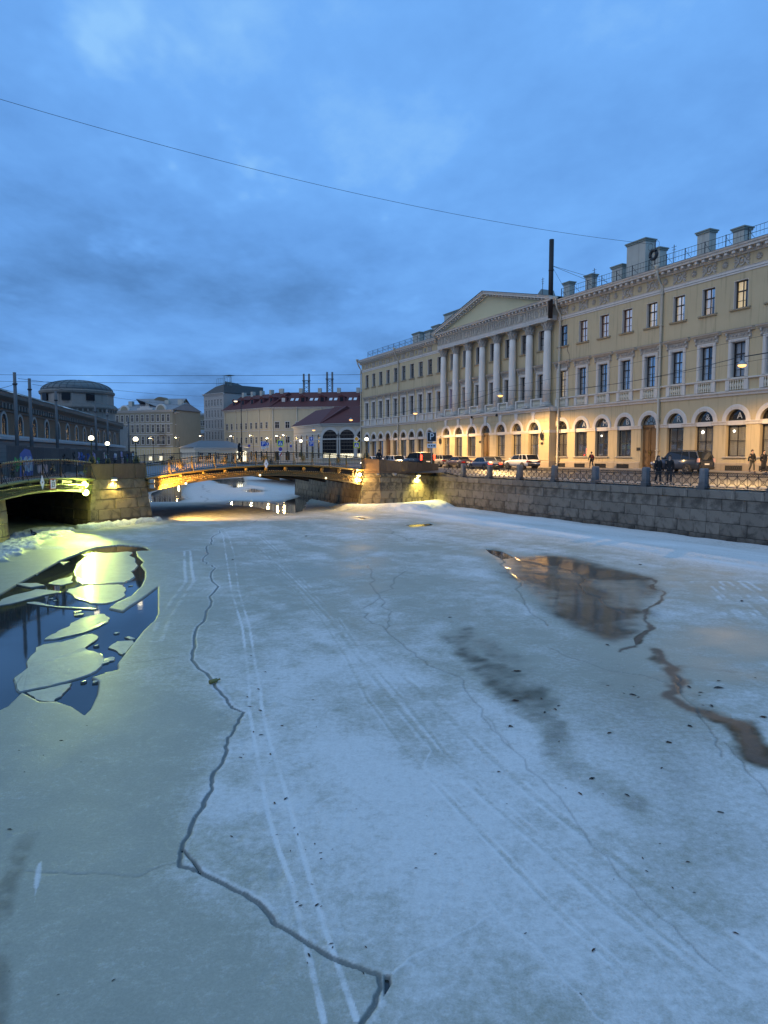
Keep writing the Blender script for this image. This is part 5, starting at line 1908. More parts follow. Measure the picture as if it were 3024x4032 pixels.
for key, bays, y in (('R', BAYS_R, 0), ('P', BAYS_P, PF), ('L', BAYS_L, 0)):
    for i, c in enumerate(bays):
        isdoor = (key, i) in DOORS
        if isdoor:
            d_ = inst(DOORMSH, 'door', pal, (PX(c), y, Q(3.25)))
            inst(HND, 'door_handle', d_)
            mb = MB(); mb.box(PX(c) - 1.25, PX(c) + 1.25, y - .1, y + .5, Q(2.6), Q(3.25)); mb.build('door_step', pm('stone_step', (.3, .28, .25), .8), pal)
            l_ = inst(LUF, 'fanlight', pal, (PX(c), y, Q(SPR))); inst(LUG, 'pane', l_); inst(LUW if key == 'R' else LUD, 'backing', l_)
            continue
        w_ = inst(GTR, 'window', pal, (PX(c), y, Q(W1B)))
        inst(GFR, 'frame', w_)
        if key == 'R':
            put_panes(w_, GPA)
        else:
            put_panes(w_, [(-.9, .9, .05, GW1 - .05)])
        inst(GCU, 'blind', w_); inst(GSI, 'sill', w_)
        l_ = inst(LUP if (key == 'R' and i < 10) else LUF, 'lunette_window', pal, (PX(c), y, Q(SPR)))
        inst(LUG, 'pane', l_); inst(LUD, 'backing', l_)
        if key == 'R' and i in letters:
            ch_ = letters[i]
            if ch_ not in tcache:
                tcache[ch_] = text_mesh(ch_, .80, .012, TXTM)
            inst(tcache[ch_], 'sign_letter', l_, (-.10, -.40 + .09, .44), rot=(PI / 2, 0, PI))
        if key == 'R' and i in (3, 4, 8):
            mb = MB(); mb.ball((.5, -.44, 2.25), .10 if i != 4 else .13, 10, 6); mb.build('room_lamp', MATS.get('room_lamp_glow') or emis('room_lamp_glow', (1, .93, .78), 6), w_)  # small glowing ball, a bright spot behind the pane
        if key == 'R' and i == 9:
            mb = MB(); mb.tube([(-.45, -.45, .35), (-.42, -.45, .6), (-.47, -.45, .95)], .05, 6); mb.build('neon_sign', emis('red_neon', (1, .10, .03), 3.0), w_)
for c in BAYS_R:                       # basement gratings
    if c == BAYS_R[6]:
        continue
    mb = MB()
    mb.box(PX(c) - .85, PX(c) + .85, .085, .112, Q(3.22), Q(3.66)); g_ = mb.build('basement_opening', pm('dark_basement', (.02, .02, .02), .9), pal)
    mb = MB()
    for k in range(9):
        x = PX(c) - .85 + 1.7 * k / 8
        mb.tube([(x, .125, Q(3.22)), (x + .2 if k < 8 else x, .125, Q(3.66))], .014, 4); mb.tube([(x, .125, Q(3.66)), (x + .2 if k < 8 else x, .125, Q(3.22))], .014, 4)
    mb.build('grating', IRON, g_)

# --- frieze ornaments
mb = MB()
mb.tube([(.30 * math.cos(t), .06, .30 * math.sin(t) * 1.15) for t in [2 * PI * j / 14 for j in range(14)]], .065, 6, True)
mb.ball((0, .05, 0), .15, 8, 6, (1, .6, 1.1))
for s in (-1, 1):
    for k in range(5):
        an = (-.9 + .45 * k)
        pts = [(s * (.34 + .12 * j) * 1.0, .06, (.10 + .10 * j) * math.sin(an) * 1.5 + .03 * math.sin(3 * j + k)) for j in range(5)]
        mb.tube(pts, [.03, .05, .055, .045, .02], 5)
    for k in range(3):
        mb.tube([(s * (.62 + .09 * math.cos(t)), .07, -.24 + .24 * k + .09 * math.sin(t)) for t in [2 * PI * j / 7 for j in range(7)]], .025, 4, True)
WREATH = mb.mesh('wreath_ornament', ORN)
mb = MB()
mb.ball((0, .05, 0), .10, 8, 6)
for k in range(10):
    t = 2 * PI * k / 10
    mb.tube([(.10 * math.cos(t), .05, .10 * math.sin(t)), (.20 * math.cos(t), .09, .20 * math.sin(t)), (.29 * math.cos(t), .04, .29 * math.sin(t))], [.03, .05, .03], 5)
ROSE = mb.mesh('rosette_ornament', ORN)
for key, bays, lo, hi in (('R', BAYS_R, A_R, PR), ('L', BAYS_L, PL, 125.0)):
    sp_ = bays[1] - bays[0]
    for i, c in enumerate(bays):
        if key == 'L' and i == 0:
            continue
        inst(WREATH, 'wreath_ornament', pal, (PX(c), 0, Q(21.1)), scale=(1.0 if key == 'R' else .92, 1, 1.05))
        if c + sp_ / 2 < hi - .3:
            inst(ROSE, 'rosette_ornament', pal, (PX(c + sp_ / 2), 0, Q(21.1)), scale=1.05)

# --- portico order
COLS = [68.55 + 3.486 * k + .05 for k in range(8)]
CY = .55
z0, z1 = 10.3, 19.15
mb = MB(); mb.box(-.62, .62, -.62, .62, Q(z0), Q(z0 + .18)); mb.lathe([(.60, Q(z0 + .18)), (.63, Q(z0 + .27)), (.58, Q(z0 + .36)), (.50, Q(z0 + .40)), (.53, Q(z0 + .50)), (.475, Q(z0 + .58))], 0, 0, 20); CBASE = mb.mesh('column_base', pm('grey_stone_column_base', (.48, .45, .40), .8, .2, 2, .2, 20), False)
mb = MB(); mb.lathe([(.47, Q(z0 + .56)), (.475, Q(z0 + 3.2)), (.455, Q(z0 + 5.5)), (.425, Q(z0 + 7.4)), (.40, Q(z1))], 0, 0, 22); CSH = mb.mesh('column', COLM, True)
mb = MB()
mb.lathe([(.41, Q(z1) - .02), (.45, Q(z1) + .02), (.41, Q(z1) + .06), (.42, Q(z1) + .55), (.50, Q(z1) + .85), (.56, Q(z1) + .95)], 0, 0, 16)
for row, (zz, rr, n, hh) in enumerate(((.05, .44, 8, .42), (.30, .46, 8, .46))):
    for k in range(n):
        t = 2 * PI * (k + .5 * row) / n
        pts = [(rr * math.cos(t), rr * math.sin(t), Q(z1) + zz), ((rr + .03) * math.cos(t), (rr + .03) * math.sin(t), Q(z1) + zz + hh * .6), ((rr + .13) * math.cos(t), (rr + .13) * math.sin(t), Q(z1) + zz + hh), ((rr + .17) * math.cos(t), (rr + .17) * math.sin(t), Q(z1) + zz + hh * .82)]
        mb.tube(pts, [.09, .10, .07, .03], 5)
for k in range(4):
    t = PI / 4 + k * PI / 2
    cx, cy = .62 * math.cos(t), .62 * math.sin(t)
    mb.tube([(cx * (1 - .0) + .13 * math.cos(q_) * math.cos(t), cy + .13 * math.cos(q_) * math.sin(t), Q(z1) + .78 + .13 * math.sin(q_)) for q_ in [2 * PI * j / 9 for j in range(9)]], .06, 5, True)
mb.box(-.66, .66, -.66, .66, Q(z1) + .95, Q(z1) + 1.10)
CCAP = mb.mesh('capital', ORN)
for a in COLS:
    c_ = inst(CSH, 'column', pal, (PX(a), CY, 0)); inst(CBASE, 'column_base', c_); inst(CCAP, 'capital', c_)
    mb = MB(); mb.box(PX(a) - .40, PX(a) + .40, -.05, .10, Q(10.3), Q(20.2)); mb.build('pilaster', YEL, pal)
EL, ER = 94.0, 67.55
mb = MB(); mb.prism_yz([(-.1, Q(20.24)), (1.02, Q(20.24)), (1.02, Q(20.46)), (1.07, Q(20.46)), (1.07, Q(20.66)), (1.14, Q(20.76)), (-.1, Q(20.78))], PX(ER), PX(EL)); mb.build('architrave', WHT, pal)
mb = MB(); mb.box(PX(ER), PX(EL), -.1, 1.0, Q(20.78), Q(21.9)); mb.build('frieze', pm('grey_buff_frieze', (.50, .45, .36), .85, .15, 1.5, .2, 25), pal)
CORN = MATS['dusty_cornice_plaster']
mb = MB(); mb.prism_yz([(-.1, Q(21.9)), (1.12, Q(21.9)), (1.16, Q(22.02)), (1.2, Q(22.24)), (1.62, Q(22.26)), (1.66, Q(22.40)), (1.76, Q(22.50)), (-.1, Q(22.56))], PX(ER) - .6, PX(EL) + .6); mb.build('cornice', CORN, pal)
mm_ = MB(); mm_.box(-.13, .13, 1.12, 1.52, Q(22.04), Q(22.23)); mm_ = mm_.mesh('modillion', WHT)
n = 36
for j in range(n):
    inst(mm_, 'modillion', pal, (PX(ER - .3 + (EL - ER + .6) * (j + .5) / n), 0, 0))
for j in range(26):                    # procession relief: one figure group per panel
    rd = random.Random(j)
    x = PX(ER + (EL - ER) * (j + .5) / 26)
    mb = MB()
    for k in range(2):
        bx_ = x - .22 + .44 * k + rd.uniform(-.05, .05); ln = rd.uniform(-.12, .12)
        mb.tube([(bx_, 1.02, Q(20.95)), (bx_ + ln * .5, 1.06, Q(21.25)), (bx_ + ln, 1.07, Q(21.55))], [.06, .10, .09], 6)
        mb.ball((bx_ + ln, 1.07, Q(21.68)), .085, 7, 5)
        sg = rd.choice((-1, 1))
        mb.tube([(bx_ + ln, 1.06, Q(21.5)), (bx_ + ln + sg * .16, 1.08, Q(21.4 + rd.uniform(-.1, .2))), (bx_ + ln + sg * .28, 1.05, Q(21.5 + rd.uniform(-.15, .2)))], [.05, .045, .03], 5)
        mb.tube([(bx_, 1.02, Q(21.1)), (bx_ - sg * .14, 1.06, Q(20.98)), (bx_ - sg * .2, 1.03, Q(20.84))], [.07, .06, .04], 5)
    for k in range(3):
        xx = x + rd.uniform(-.45, .45); zz = Q(21.35) + rd.uniform(-.35, .3)
        mb.tube([(xx + .1 * math.cos(t), 1.02, zz + .1 * math.sin(t)) for t in [2 * PI * q_ / 7 for q_ in range(6)]], .035, 4)
    mb.build('frieze_relief', ORN, pal)
# pediment
mid = PX((EL + ER) / 2); hwid = (EL - ER) / 2 + .6; rise = 3.35; zp = Q(22.52)
mb = MB(); mb.prism_xz([(mid - hwid + .9, zp), (mid + hwid - .9, zp), (mid, zp + rise - .35)], .6, .95); mb.build('tympanum', pm('pediment_plaster', (.56, .50, .31), .85, .08, .5, .1, 25), pal)
for s in (-1, 1):
    e0 = Vector((mid + s * (hwid + .1), zp + .02)); e1 = Vector((mid, zp + rise + .02))
    d = (e1 - e0)
    nrm_ = Vector((0, 1))
    def bar(y0, y1, o0, o1, nm, mt):
        mb = MB()
        mb.add([(e0.x, y0, e0.y + o0), (e1.x, y0, e1.y + o0), (e1.x, y0, e1.y + o1), (e0.x, y0, e0.y + o1), (e0.x, y1, e0.y + o0), (e1.x, y1, e1.y + o0), (e1.x, y1, e1.y + o1), (e0.x, y1, e0.y + o1)],
               [(0, 1, 2, 3), (4, 7, 6, 5), (0, 4, 5, 1), (1, 5, 6, 2), (2, 6, 7, 3), (3, 7, 4, 0)])
        mb.build(nm, mt, pal)
    bar(.6, 1.18, -.40, -.16, 'raking_moulding', CORN)
    bar(.6, 1.70, -.16, .06, 'raking_cornice', WHT)
    bar(.6, 1.80, .062, .22, 'raking_cornice_lip', CORN)
    bar(-9, 1.90, .222, .27, 'pediment_roof', ROOF)
    for j in range(20):
        f = (j + .6) / 20.5
        p_ = e0.lerp(e1, f)
        mb = MB(); mb.box(p_.x - .12, p_.x + .12, 1.0, 1.5, p_.y - .34, p_.y - .165); mb.build('modillion', WHT, pal)
# balustrades between the columns
for i, c in enumerate(BAYS_P):
    y = .62 if i % 2 == 0 else .34
    for s in (-1, 1):
        mb = MB(); mb.box(PX(c) + s * 1.0 - .16, PX(c) + s * 1.0 + .16, y - .18, y + .18, Q(10.3), Q(11.22)); mb.build('balustrade_pier', WHT, pal)
    mb = MB(); mb.box(PX(c) - 1.2, PX(c) + 1.2, y - .17, y + .17, Q(11.22), Q(11.36)); mb.box(PX(c) - 1.0, PX(c) + 1.0, y - .15, y + .15, Q(10.3), Q(10.38)); mb.build('balustrade_rail', WHT, pal)
    for k in range(6):
        inst(BAL, 'baluster', pal, (PX(c) - .62 + .25 * k, y, Q(10.38)), scale=(1.05, 1.05, 1.05))

# --- roof
mb = MB()
for lo, hi in ((A_R, 68.2), (92.8, 125.4)):
    mb.quad((PX(lo), .95, Q(22.38)), (PX(hi), .95, Q(22.38)), (PX(hi), -7.5, Q(25.2)), (PX(lo), -7.5, Q(25.2)))
mb.quad((PX(60), -1, Q(23.0)), (PX(100), -1, Q(23.0)), (PX(100), -7.5, Q(25.2)), (PX(60), -7.5, Q(25.2)))
mb.quad((PX(A_R), -7.5, Q(25.2)), (PX(125.4), -7.5, Q(25.2)), (PX(125.4), -16, Q(22.4)), (PX(A_R), -16, Q(22.4)))
mb.build('roof', ROOF, pal)
for lo, hi in ((A_R, 66.6), (95.5, 121.5)):
    mb = MB()
    n = int((hi - lo) / 2.1)
    yq, zq = .25, 22.62
    for z in (.45, .95):
        mb.tube([(PX(lo), yq, Q(zq + z)), (PX(hi), yq, Q(zq + z))], .022, 4)
    for j in range(n + 1):
        x = PX(lo + (hi - lo) * j / n)
        mb.box(x - .03, x + .03, yq - .03, yq + .03, Q(zq), Q(zq + 1.0)); mb.tube([(x, yq - .75, Q(zq + .28)), (x, yq, Q(zq + .8))], .022, 4)
        for k in range(1, 6):
            xx = x + (hi - lo) / n * k / 6
            if j < n:
                mb.tube([(xx, yq, Q(zq + .12)), (xx, yq, Q(zq + .95))], .013, 4)
    mb.build('roof_railing', IRON, pal)


def on_plane(u, v, b):              # where the pixel's ray meets the upright plane b of the palace street
    r_ = ray(u, v)
    s = (FAC - b) / (NRM.x * r_.x + NRM.y * r_.y)
    p_ = r_ * s
    return p_.x * DIR.x + p_.y * DIR.y, EYE + p_.z


def chimney(u0, u1, vt, b, wid, zlow=22.9, cap=True):
    a1, zt_ = on_plane(u0, vt, b); a0, _ = on_plane(u1, vt, b)
    ln = max(.7, (a1 - a0) - wid * .45); wid *= .8; zt_ -= .2
    mb = MB(); x0 = PX(a0); mb.box(x0, x0 + ln, b - wid, b, Q(zlow), Q(zt_ - .28))
    c_ = mb.build('chimney', CHIM, pal)
    mb = MB(); mb.box(x0 - .1, x0 + ln + .1, b - wid - .1, b + .1, Q(zt_ - .28), Q(zt_ - .12)); mb.box(x0 - .18, x0 + ln + .18, b - wid - .18, b + .18, Q(zt_ - .12), Q(zt_)); mb.build('chimney_cap', pm('green_grey_cap', (.22, .25, .22), .7), c_)


for u0, u1, vt, b, wid in ((2450, 2542, 962, -2.6, 1.6), (2540, 2598, 984, -3.5, 1.2), (2730, 2794, 914, -2.4, 1.1), (2867, 2930, 900, -2.2, 1.2), (2211, 2243, 1111, -2.2, .9), (2296, 2331, 1082, -2.4, .9), (2394, 2450, 1050, -3.2, 1.4),
                           (1619, 1652, 1312, -2.5, 1.2), (1668, 1697, 1302, -2.5, 1.0), (1695, 1730, 1283, -3.0, 1.2), (1742, 1812, 1236, -4.5, 1.4)):
    chimney(u0, u1, vt, b, wid)
# grey skylight hood behind the pediment
mb = MB(); a_, z_ = on_plane(2125, 1140, -3); mb.prism_xz([(PX(a_) - 1.2, Q(23.6)), (PX(a_) + 2.6, Q(23.6)), (PX(a_) - .3, Q(z_))], -5, -3); mb.build('roof_dormer', ROOF, pal)

# --- downpipes
def downpipe(a, zt, zbm, y, bend=True):
    mb = MB()
    pts = [(PX(a), .95, Q(22.3)), (PX(a), .93, Q(21.95)), (PX(a), y + .45, Q(21.4)), (PX(a), y, Q(20.7)), (PX(a), y, Q(zbm + .3)), (PX(a), y + .22, Q(zbm))]
    mb.tube(pts, .12, 8)
    mb.lathe([(.13, Q(22.15)), (.14, Q(22.3)), (.27, Q(22.5)), (.30, Q(22.62))], PX(a), .95, 10)
    for z in range(5, 21, 3):
        mb.box(PX(a) - .15, PX(a) + .15, 0, y + .14, Q(z), Q(z + .07))
    mb.build('downpipe', PIPE, pal, True)


downpipe(51.72, 22, 3.4, .22); downpipe(109.0, 22, 3.4, .22); downpipe(124.9, 22, 3.4, .22); downpipe(66.75, 22, 3.3, .26)
mb = MB(); mb.tube([(PX(93.9), 1.7, Q(22.4)), (PX(94.4), 1.2, Q(21.6)), (PX(94.6), .3, Q(20.8))], .12, 8); mb.lathe([(.13, Q(22.2)), (.26, Q(22.5)), (.29, Q(22.6))], PX(93.9), 1.7, 10); mb.build('downpipe', PIPE, pal, True)
# black flue at the portico corner with its stays
mb = MB(); mb.tube([(PX(67.15), 1.35, Q(20.3)), (PX(67.15), 1.35, Q(29.1))], .27, 12); mb.lathe([(.30, Q(25.6)), (.30, Q(25.72))], PX(67.15), 1.35, 12); mb.build('flue_pipe', pm('sooty_black_steel', (.010, .010, .012), .6, .2, 2, .2, 20), pal, True)
mb = MB()
for e_ in ((PX(72.5), -3, Q(24.4)), (PX(71), -4, Q(24.6)), (PX(63.2), -2, Q(23.6)), (PX(62.6), -3, Q(23.8))):
    mb.tube([(PX(67.15), 1.3, Q(26.2)), e_], .018, 4)
mb.build('stay_wire', IRON, pal)
# camera domes, sconces, plates on the podium
for u, v_ in ((1858, 1645), (1956, 1637)):
    a_, z_ = on_plane(u, v_, 1.2)
    mb = MB(); mb.box(PX(a_) - .10, PX(a_) + .10, 1.0, 1.25, Q(z_ + .12), Q(z_ + .3)); mb.ball((PX(a_), 1.25, Q(z_ + .05)), .16, 10, 8); mb.build('security_camera', BLACKP, pal)
for u, v_ in ((2136, 1715), (1736, 1735)):
    a_, z_ = on_plane(u, v_, 1.2)
    mb = MB(); mb.tube([(PX(a_), 1.0, Q(z_ + .5)), (PX(a_), 1.3, Q(z_ + .6)), (PX(a_), 1.35, Q(z_ + .4))], .04, 6); mb.lathe([(.05, Q(z_ - .55)), (.16, Q(z_ - .3)), (.22, Q(z_ + .15)), (.10, Q(z_ + .3)), (.04, Q(z_ + .45))], PX(a_), 1.35, 6); mb.build('wall_sconce', IRON, pal)
for u, v_, b in ((2134, 1746, 1.08), (1890, 1740, 1.08), (1460, 1745, .03), (2513, 1768, .03)):
    a_, z_ = on_plane(u, v_, b)
    mb = MB(); mb.box(PX(a_) - .22, PX(a_) + .22, b - .05, b + .03, Q(z_ - .15), Q(z_ + .15)); mb.build('wall_plaque', BLACKP, pal)
# dish-like ring ornament on the roof edge by the long cable
a_, z_ = on_plane(2573, 1003, .6)
mb = MB()
mb.tube([(PX(a_) + .42 * math.cos(t), .6, Q(z_) + .42 * math.sin(t)) for t in [2 * PI * j / 16 for j in range(16)]], .16, 7, True)
mb.tube([(PX(a_) - .2, .6, Q(z_ - 1.1)), (PX(a_) - .2, .6, Q(z_ + 1.2))], .05, 6)
for s in (-1, 1):
    mb.tube([(PX(a_) + s * .42 + .3 * math.cos(t), .6, Q(z_) + .85 + .34 * math.sin(t)) for t in [2 * PI * j / 12 for j in range(12)]], .018, 4, True)
mb.build('cable_drum', IRON, pal)
for u, v_ in ((2654, 985), (2340, 1075), (2137, 1110)):
    a_, z_ = on_plane(u, v_, 0)
    mb = MB(); x_ = PX(a_); mb.tube([(x_, 0, Q(z_ - 1.6)), (x_, 0, Q(z_ + .5))], .035, 5)
    for k in range(3):
        mb.tube([(x_ - .3 + .06 * k, 0, Q(z_ + .3 - .25 * k)), (x_ + .3 - .06 * k, 0, Q(z_ + .3 - .25 * k))], .02, 4)
    mb.build('antenna', IRON, pal)
# long crack in the plaster by the downpipe
def pth(pts):
    return [on_plane(2150 + x * .1808, 1150 + y * .1808, .006) for x, y in pts]
cr_ = pth([(455, 1140), (470, 1230), (475, 1290), (500, 1340), (508, 1420), (508, 1470)])
mb = MB(); mb.tube([(PX(a_), .004, Q(z_)) for a_, z_ in cr_], [.03, .035, .05, .03, .025, .02], 4); mb.build('plaster_crack', pm('exposed_crack', (.12, .10, .08), .9), pal)
cr_ = pth([(505, 1480), (510, 1560), (515, 1630), (480, 1690), (460, 1750)])
mb = MB(); mb.tube([(PX(a_), .42 - .09 * k, Q(z_)) for k, (a_, z_) in enumerate(cr_)], [.02, .03, .04, .05, .06], 4); mb.build('plaster_crack', MATS['exposed_crack'], pal)

# ------------------------------------------------------------------ lamps slung over the street
def hang_lamp(p, label, power, col=(1.0, .60, .22), light=True):
    t_ = thing('hanging_lamp', label, 'street lamp', p, ANG, 'lamps slung on wires over the street')
    mb = MB(); mb.lathe([(.34, .02), (.33, .08), (.20, .22), (.08, .28), (.06, .36)], 0, 0, 14); mb.build('shade', STEEL, t_, True)
    mb = MB(); mb.ball((0, 0, -.02), .30, 14, 8, (1, 1, .55)); mb.build('bulb', BULBO if light else BULBW, t_, True)
    mb = MB(); mb.tube([(0, 0, .34), (.05, 0, .5), (.25, 0, .62)], .025, 5); mb.build('hook', IRON, t_)
    if light:
        point('hanging_lamp_light', (p[0], p[1], p[2] - .24), power, col, .10, R(164), (0, 0, -1), .35)
    return t_


HB = 8.0
wirepts = []
for u, v_, pw, lab in ((2922, 1437, 9000, 'lamp slung on a thick cable in front of the letter windows'), (1970, 1557, 12000, 'orange lamp slung in front of the portico columns'), (1635, 1627, 12000, 'orange lamp slung before the left wing next to the portico'), (1382, 1653, 3500, 'orange lamp slung beside the corner of the palace')):
    if u == 1382:
        p = at(u, v_, 118)
    else:
        a_, z_ = on_plane(u, v_, HB); p = L(a_, HB, z_)
    hang_lamp(tuple(p), lab, pw)
    wirepts.append(p)
for u, v_, d_, lab in ((1235, 1693, 128, 'orange lamp slung before the low arched hall'), ):
    p = at(u, v_, d_); hang_lamp(tuple(p), lab, 500)


def wire(p0, p1, sag, r, label, n=24):
    p0, p1 = Vector(p0), Vector(p1)
    pts = [p0.lerp(p1, i / n) - Vector((0, 0, sag * 4 * (i / n) * (1 - i / n))) for i in range(n + 1)]
    mb = MB(); mb.tube([tuple(q_ - p0) for q_ in pts], r, 4)
    o = mb.build('overhead_wire', pm('black_cable', (.012, .012, .014), .6), None); o.location = p0
    tag(o, label, 'wire', 'overhead wires')


w0 = wirepts[0]; w1 = wirepts[1]; w2_ = wirepts[2]
z5 = Vector((0, 0, .62))
wire(w0 + z5 + Vector((.2, .1, 0)), L(8, HB, w0.z + 2.2), .3, .035, 'thick cable holding the lamp before the letter windows and leaving the frame')
wire(w0 + z5, w1 + z5, .9, .022, 'cable from the portico lamp to the lamp before the letter windows')
wire(w1 + z5, w2_ + z5, .5, .020, 'cable between the two lamps before the portico')
wire(w2_ + z5, wirepts[3] + z5, .5, .02, 'cable from the left wing lamp to the palace corner')
wire(L(20, 9.5, 13.4), L(118, 9.5, 12.6), 1.2, .011, 'thin upper wire drawn along the palace front')
wire(L(20, 6.5, 12.2), L(118, 6.5, 11.6), 1.0, .011, 'thin lower wire drawn along the palace front')
pa = at(-420, 262, 44); a_, z_ = on_plane(2573, 962, .6)
wire(pa, L(a_, .6, z_), 1.4, .015, 'long dark cable falling across the sky to the palace roof', 40)
for v0, v1, d_, lab, r_ in ((1474, 1475, 90, 'level trolley wire highest over the canal', .022), (1499, 1509, 92, 'level trolley wire just below the highest one', .022)):
    wire(at(-120, v0, d_), at(1420, v1, d_), .15, r_, lab)
wire(at(70, 1490, 54), at(860, 1560, 130), .4, .014, 'thin wire falling from the first concrete pole')
wire(at(127, 1513, 57), at(820, 1600, 130), .4, .014, 'thin wire falling from the second concrete pole')
wire(at(-60, 1538, 50), at(70, 1508, 54), .1, .014, 'short wire rising to the first concrete pole')

# ------------------------------------------------------------------ houses beyond the bridge
REDROOF = pm('dark_red_sheet_roof', (.085, .020, .019), .8, .2, .8, .15, 10, streak=.2)
GREYROOF = pm('snowy_grey_roof', (.19, .20, .215), .7, .25, .5, .1, 5)
OLIVE = pm('grey_olive_render', (.25, .23, .17), .85, .12, .4, .15, 10, streak=.15)
DKOLIVE = pm('dark_olive_render', (.15, .125, .08), .85, .15, .4, .15, 10, streak=.2)
GREYW = pm('pale_grey_render', (.34, .33, .31), .85, .12, .4, .15, 10, streak=.15)
CREAM = pm('cream_render', (.46, .40, .27), .85, .1, .4, .15, 10, streak=.12)
PINKST = pm('pinkish_stone_base', (.42, .33, .29), .85, .12, .5, .2, 10)
TRIM2 = pm('dull_white_trim', (.48, .47, .44), .8, .12, 1, .1, 10)
LITW = emis('lit_far_window', (1.0, .78, .40), .8)
LITS = emis('lit_shop_window', (1.0, .84, .45), 1.2)
_wc = {}


def win_set(hw, h, arched, trim, lit=False):
    k = (round(hw, 2), round(h, 2), arched, trim.name)
    if k in _wc:
        return _wc[k]
    mb = MB()
    t = hw * .32
    n = 8
    if arched:
        ap = arc(0, h - hw, hw, 0, PI, n)
        ao = arc(0, h - hw, hw + t, 0, PI, n)
        for i in range(n):
            mb.add([(ap[i][0], -.10, ap[i][1]), (ap[i + 1][0], -.10, ap[i + 1][1]), (ao[i + 1][0], -.10, ao[i + 1][1]), (ao[i][0], -.10, ao[i][1]),
                    (ap[i][0], .05, ap[i][1]), (ap[i + 1][0], .05, ap[i + 1][1]), (ao[i + 1][0], 0, ao[i + 1][1]), (ao[i][0], 0, ao[i][1])], [(0, 1, 2, 3), (0, 4, 5, 1), (3, 2, 6, 7)])
        for s in (-1, 1):
            mb.box(min(s * hw, s * (hw + t)), max(s * hw, s * (hw + t)), -.10, .02, 0, h - hw)
    else:
        for s in (-1, 1):
            mb.box(min(s * hw, s * (hw + t)), max(s * hw, s * (hw + t)), -.08, .02, 0, h)
        mb.box(-hw - t, hw + t, -.10, .02, h, h + t)
    mb.box(-hw - t * 1.2, hw + t * 1.2, -.16, .02, -.16, 0)
    fr_ = mb.mesh('window', trim)
    mb = MB()
    if arched:
        mb.add([(hw, -.012, 0)] + [(x, -.012, z) for x, z in arc(0, h - hw, hw, 0, PI, n)] + [(-hw, -.012, 0)], [tuple(range(n + 3))])
    else:
        mb.quad((-hw, -.012, 0), (hw, -.012, 0), (hw, -.012, h), (-hw, -.012, h))
    pn = mb.mesh('pane', GLS_FAR)
    mb = MB()
    mb.box(-.035, .035, -.045, -.014, 0, h * .98); mb.box(-hw, hw, -.04, -.0135, h * .62, h * .62 + .07)
    sh = mb.mesh('sash', TRIM2 if not arched else FRAMED)
    _wc[k] = (fr_, pn, sh)
    return _wc[k]


def put_win(parent, x, y, z, hw, h, arched=False, trim=TRIM2, lit=None, rz=0.0):
    a_, b_, c_ = win_set(hw, h, arched, trim)
    w_ = inst(a_, 'window', parent, (x, y, z), rz)
    p_ = inst(b_, 'pane', w_)
    if lit is not None:
        me_ = b_.copy(); me_.materials.clear(); me_.materials.append(lit); p_.data = me_
    inst(c_, 'sash', w_)
    return w_


def block(name, label, p0, p1, depth, ztop, wall, floors, nb, hw, trim=TRIM2, roof=None, ridge=3.0, z0=2.9, base=None, lit=(), cat='building', hip=0.0, margin=None):
    """front from p0 (left) to p1 (right); floors = (sill, head, arched)"""
    p0, p1 = Vector(p0), Vector(p1)
    d = p1 - p0
    Ln = d.length
    t_ = thing(name, label, cat, (p0.x, p0.y, z0), math.atan2(d.y, d.x))
    H_ = ztop - z0
    mb = MB(); mb.box(0, Ln, 0, depth, -.5, H_); mb.build('wall', wall, t_)
    if base:
        mb = MB(); mb.box(-.06, Ln + .06, -.07, depth, -.5, base[0]); mb.build('ground_storey', base[1], t_)
    mb = MB(); mb.prism_yz([(.1, H_ - .5), (-.12, H_ - .5), (-.2, H_ - .2), (-.55, H_ - .1), (-.6, H_ + .08), (.1, H_ + .1)], -.3, Ln + .3); mb.build('cornice', trim, t_)
    if roof:
        mb = MB()
        ry = depth / 2
        mb.add([(-.4, -.65, H_ + .09), (Ln + .4, -.65, H_ + .09), (Ln + .4 - hip, ry, H_ + ridge), (-.4 + hip, ry, H_ + ridge), (-.4, depth + .5, H_ + .09), (Ln + .4, depth + .5, H_ + .09)],
               [(0, 1, 2, 3), (3, 2, 5, 4), (0, 3, 4), (1, 5, 2)])
        mb.build('roof', roof, t_)
    mg = margin if margin is not None else .5
    for fi, (s_, h_, ar) in enumerate(floors):
        for i in range(nb):
            x = mg + (Ln - 2 * mg) * (i + .5) / nb
            put_win(t_, x, -.075 if (base and s_ < base[0]) else 0, s_ - z0, hw * (1.15 if ar else 1), h_ - s_, ar, trim, LITW if (fi, i) in lit else None)
        if fi:
            mb = MB(); mb.box(-.02, Ln + .02, -.12, .02, s_ - z0 - .75, s_ - z0 - .55); mb.build('string_course', trim, t_)
    return t_, Ln, H_


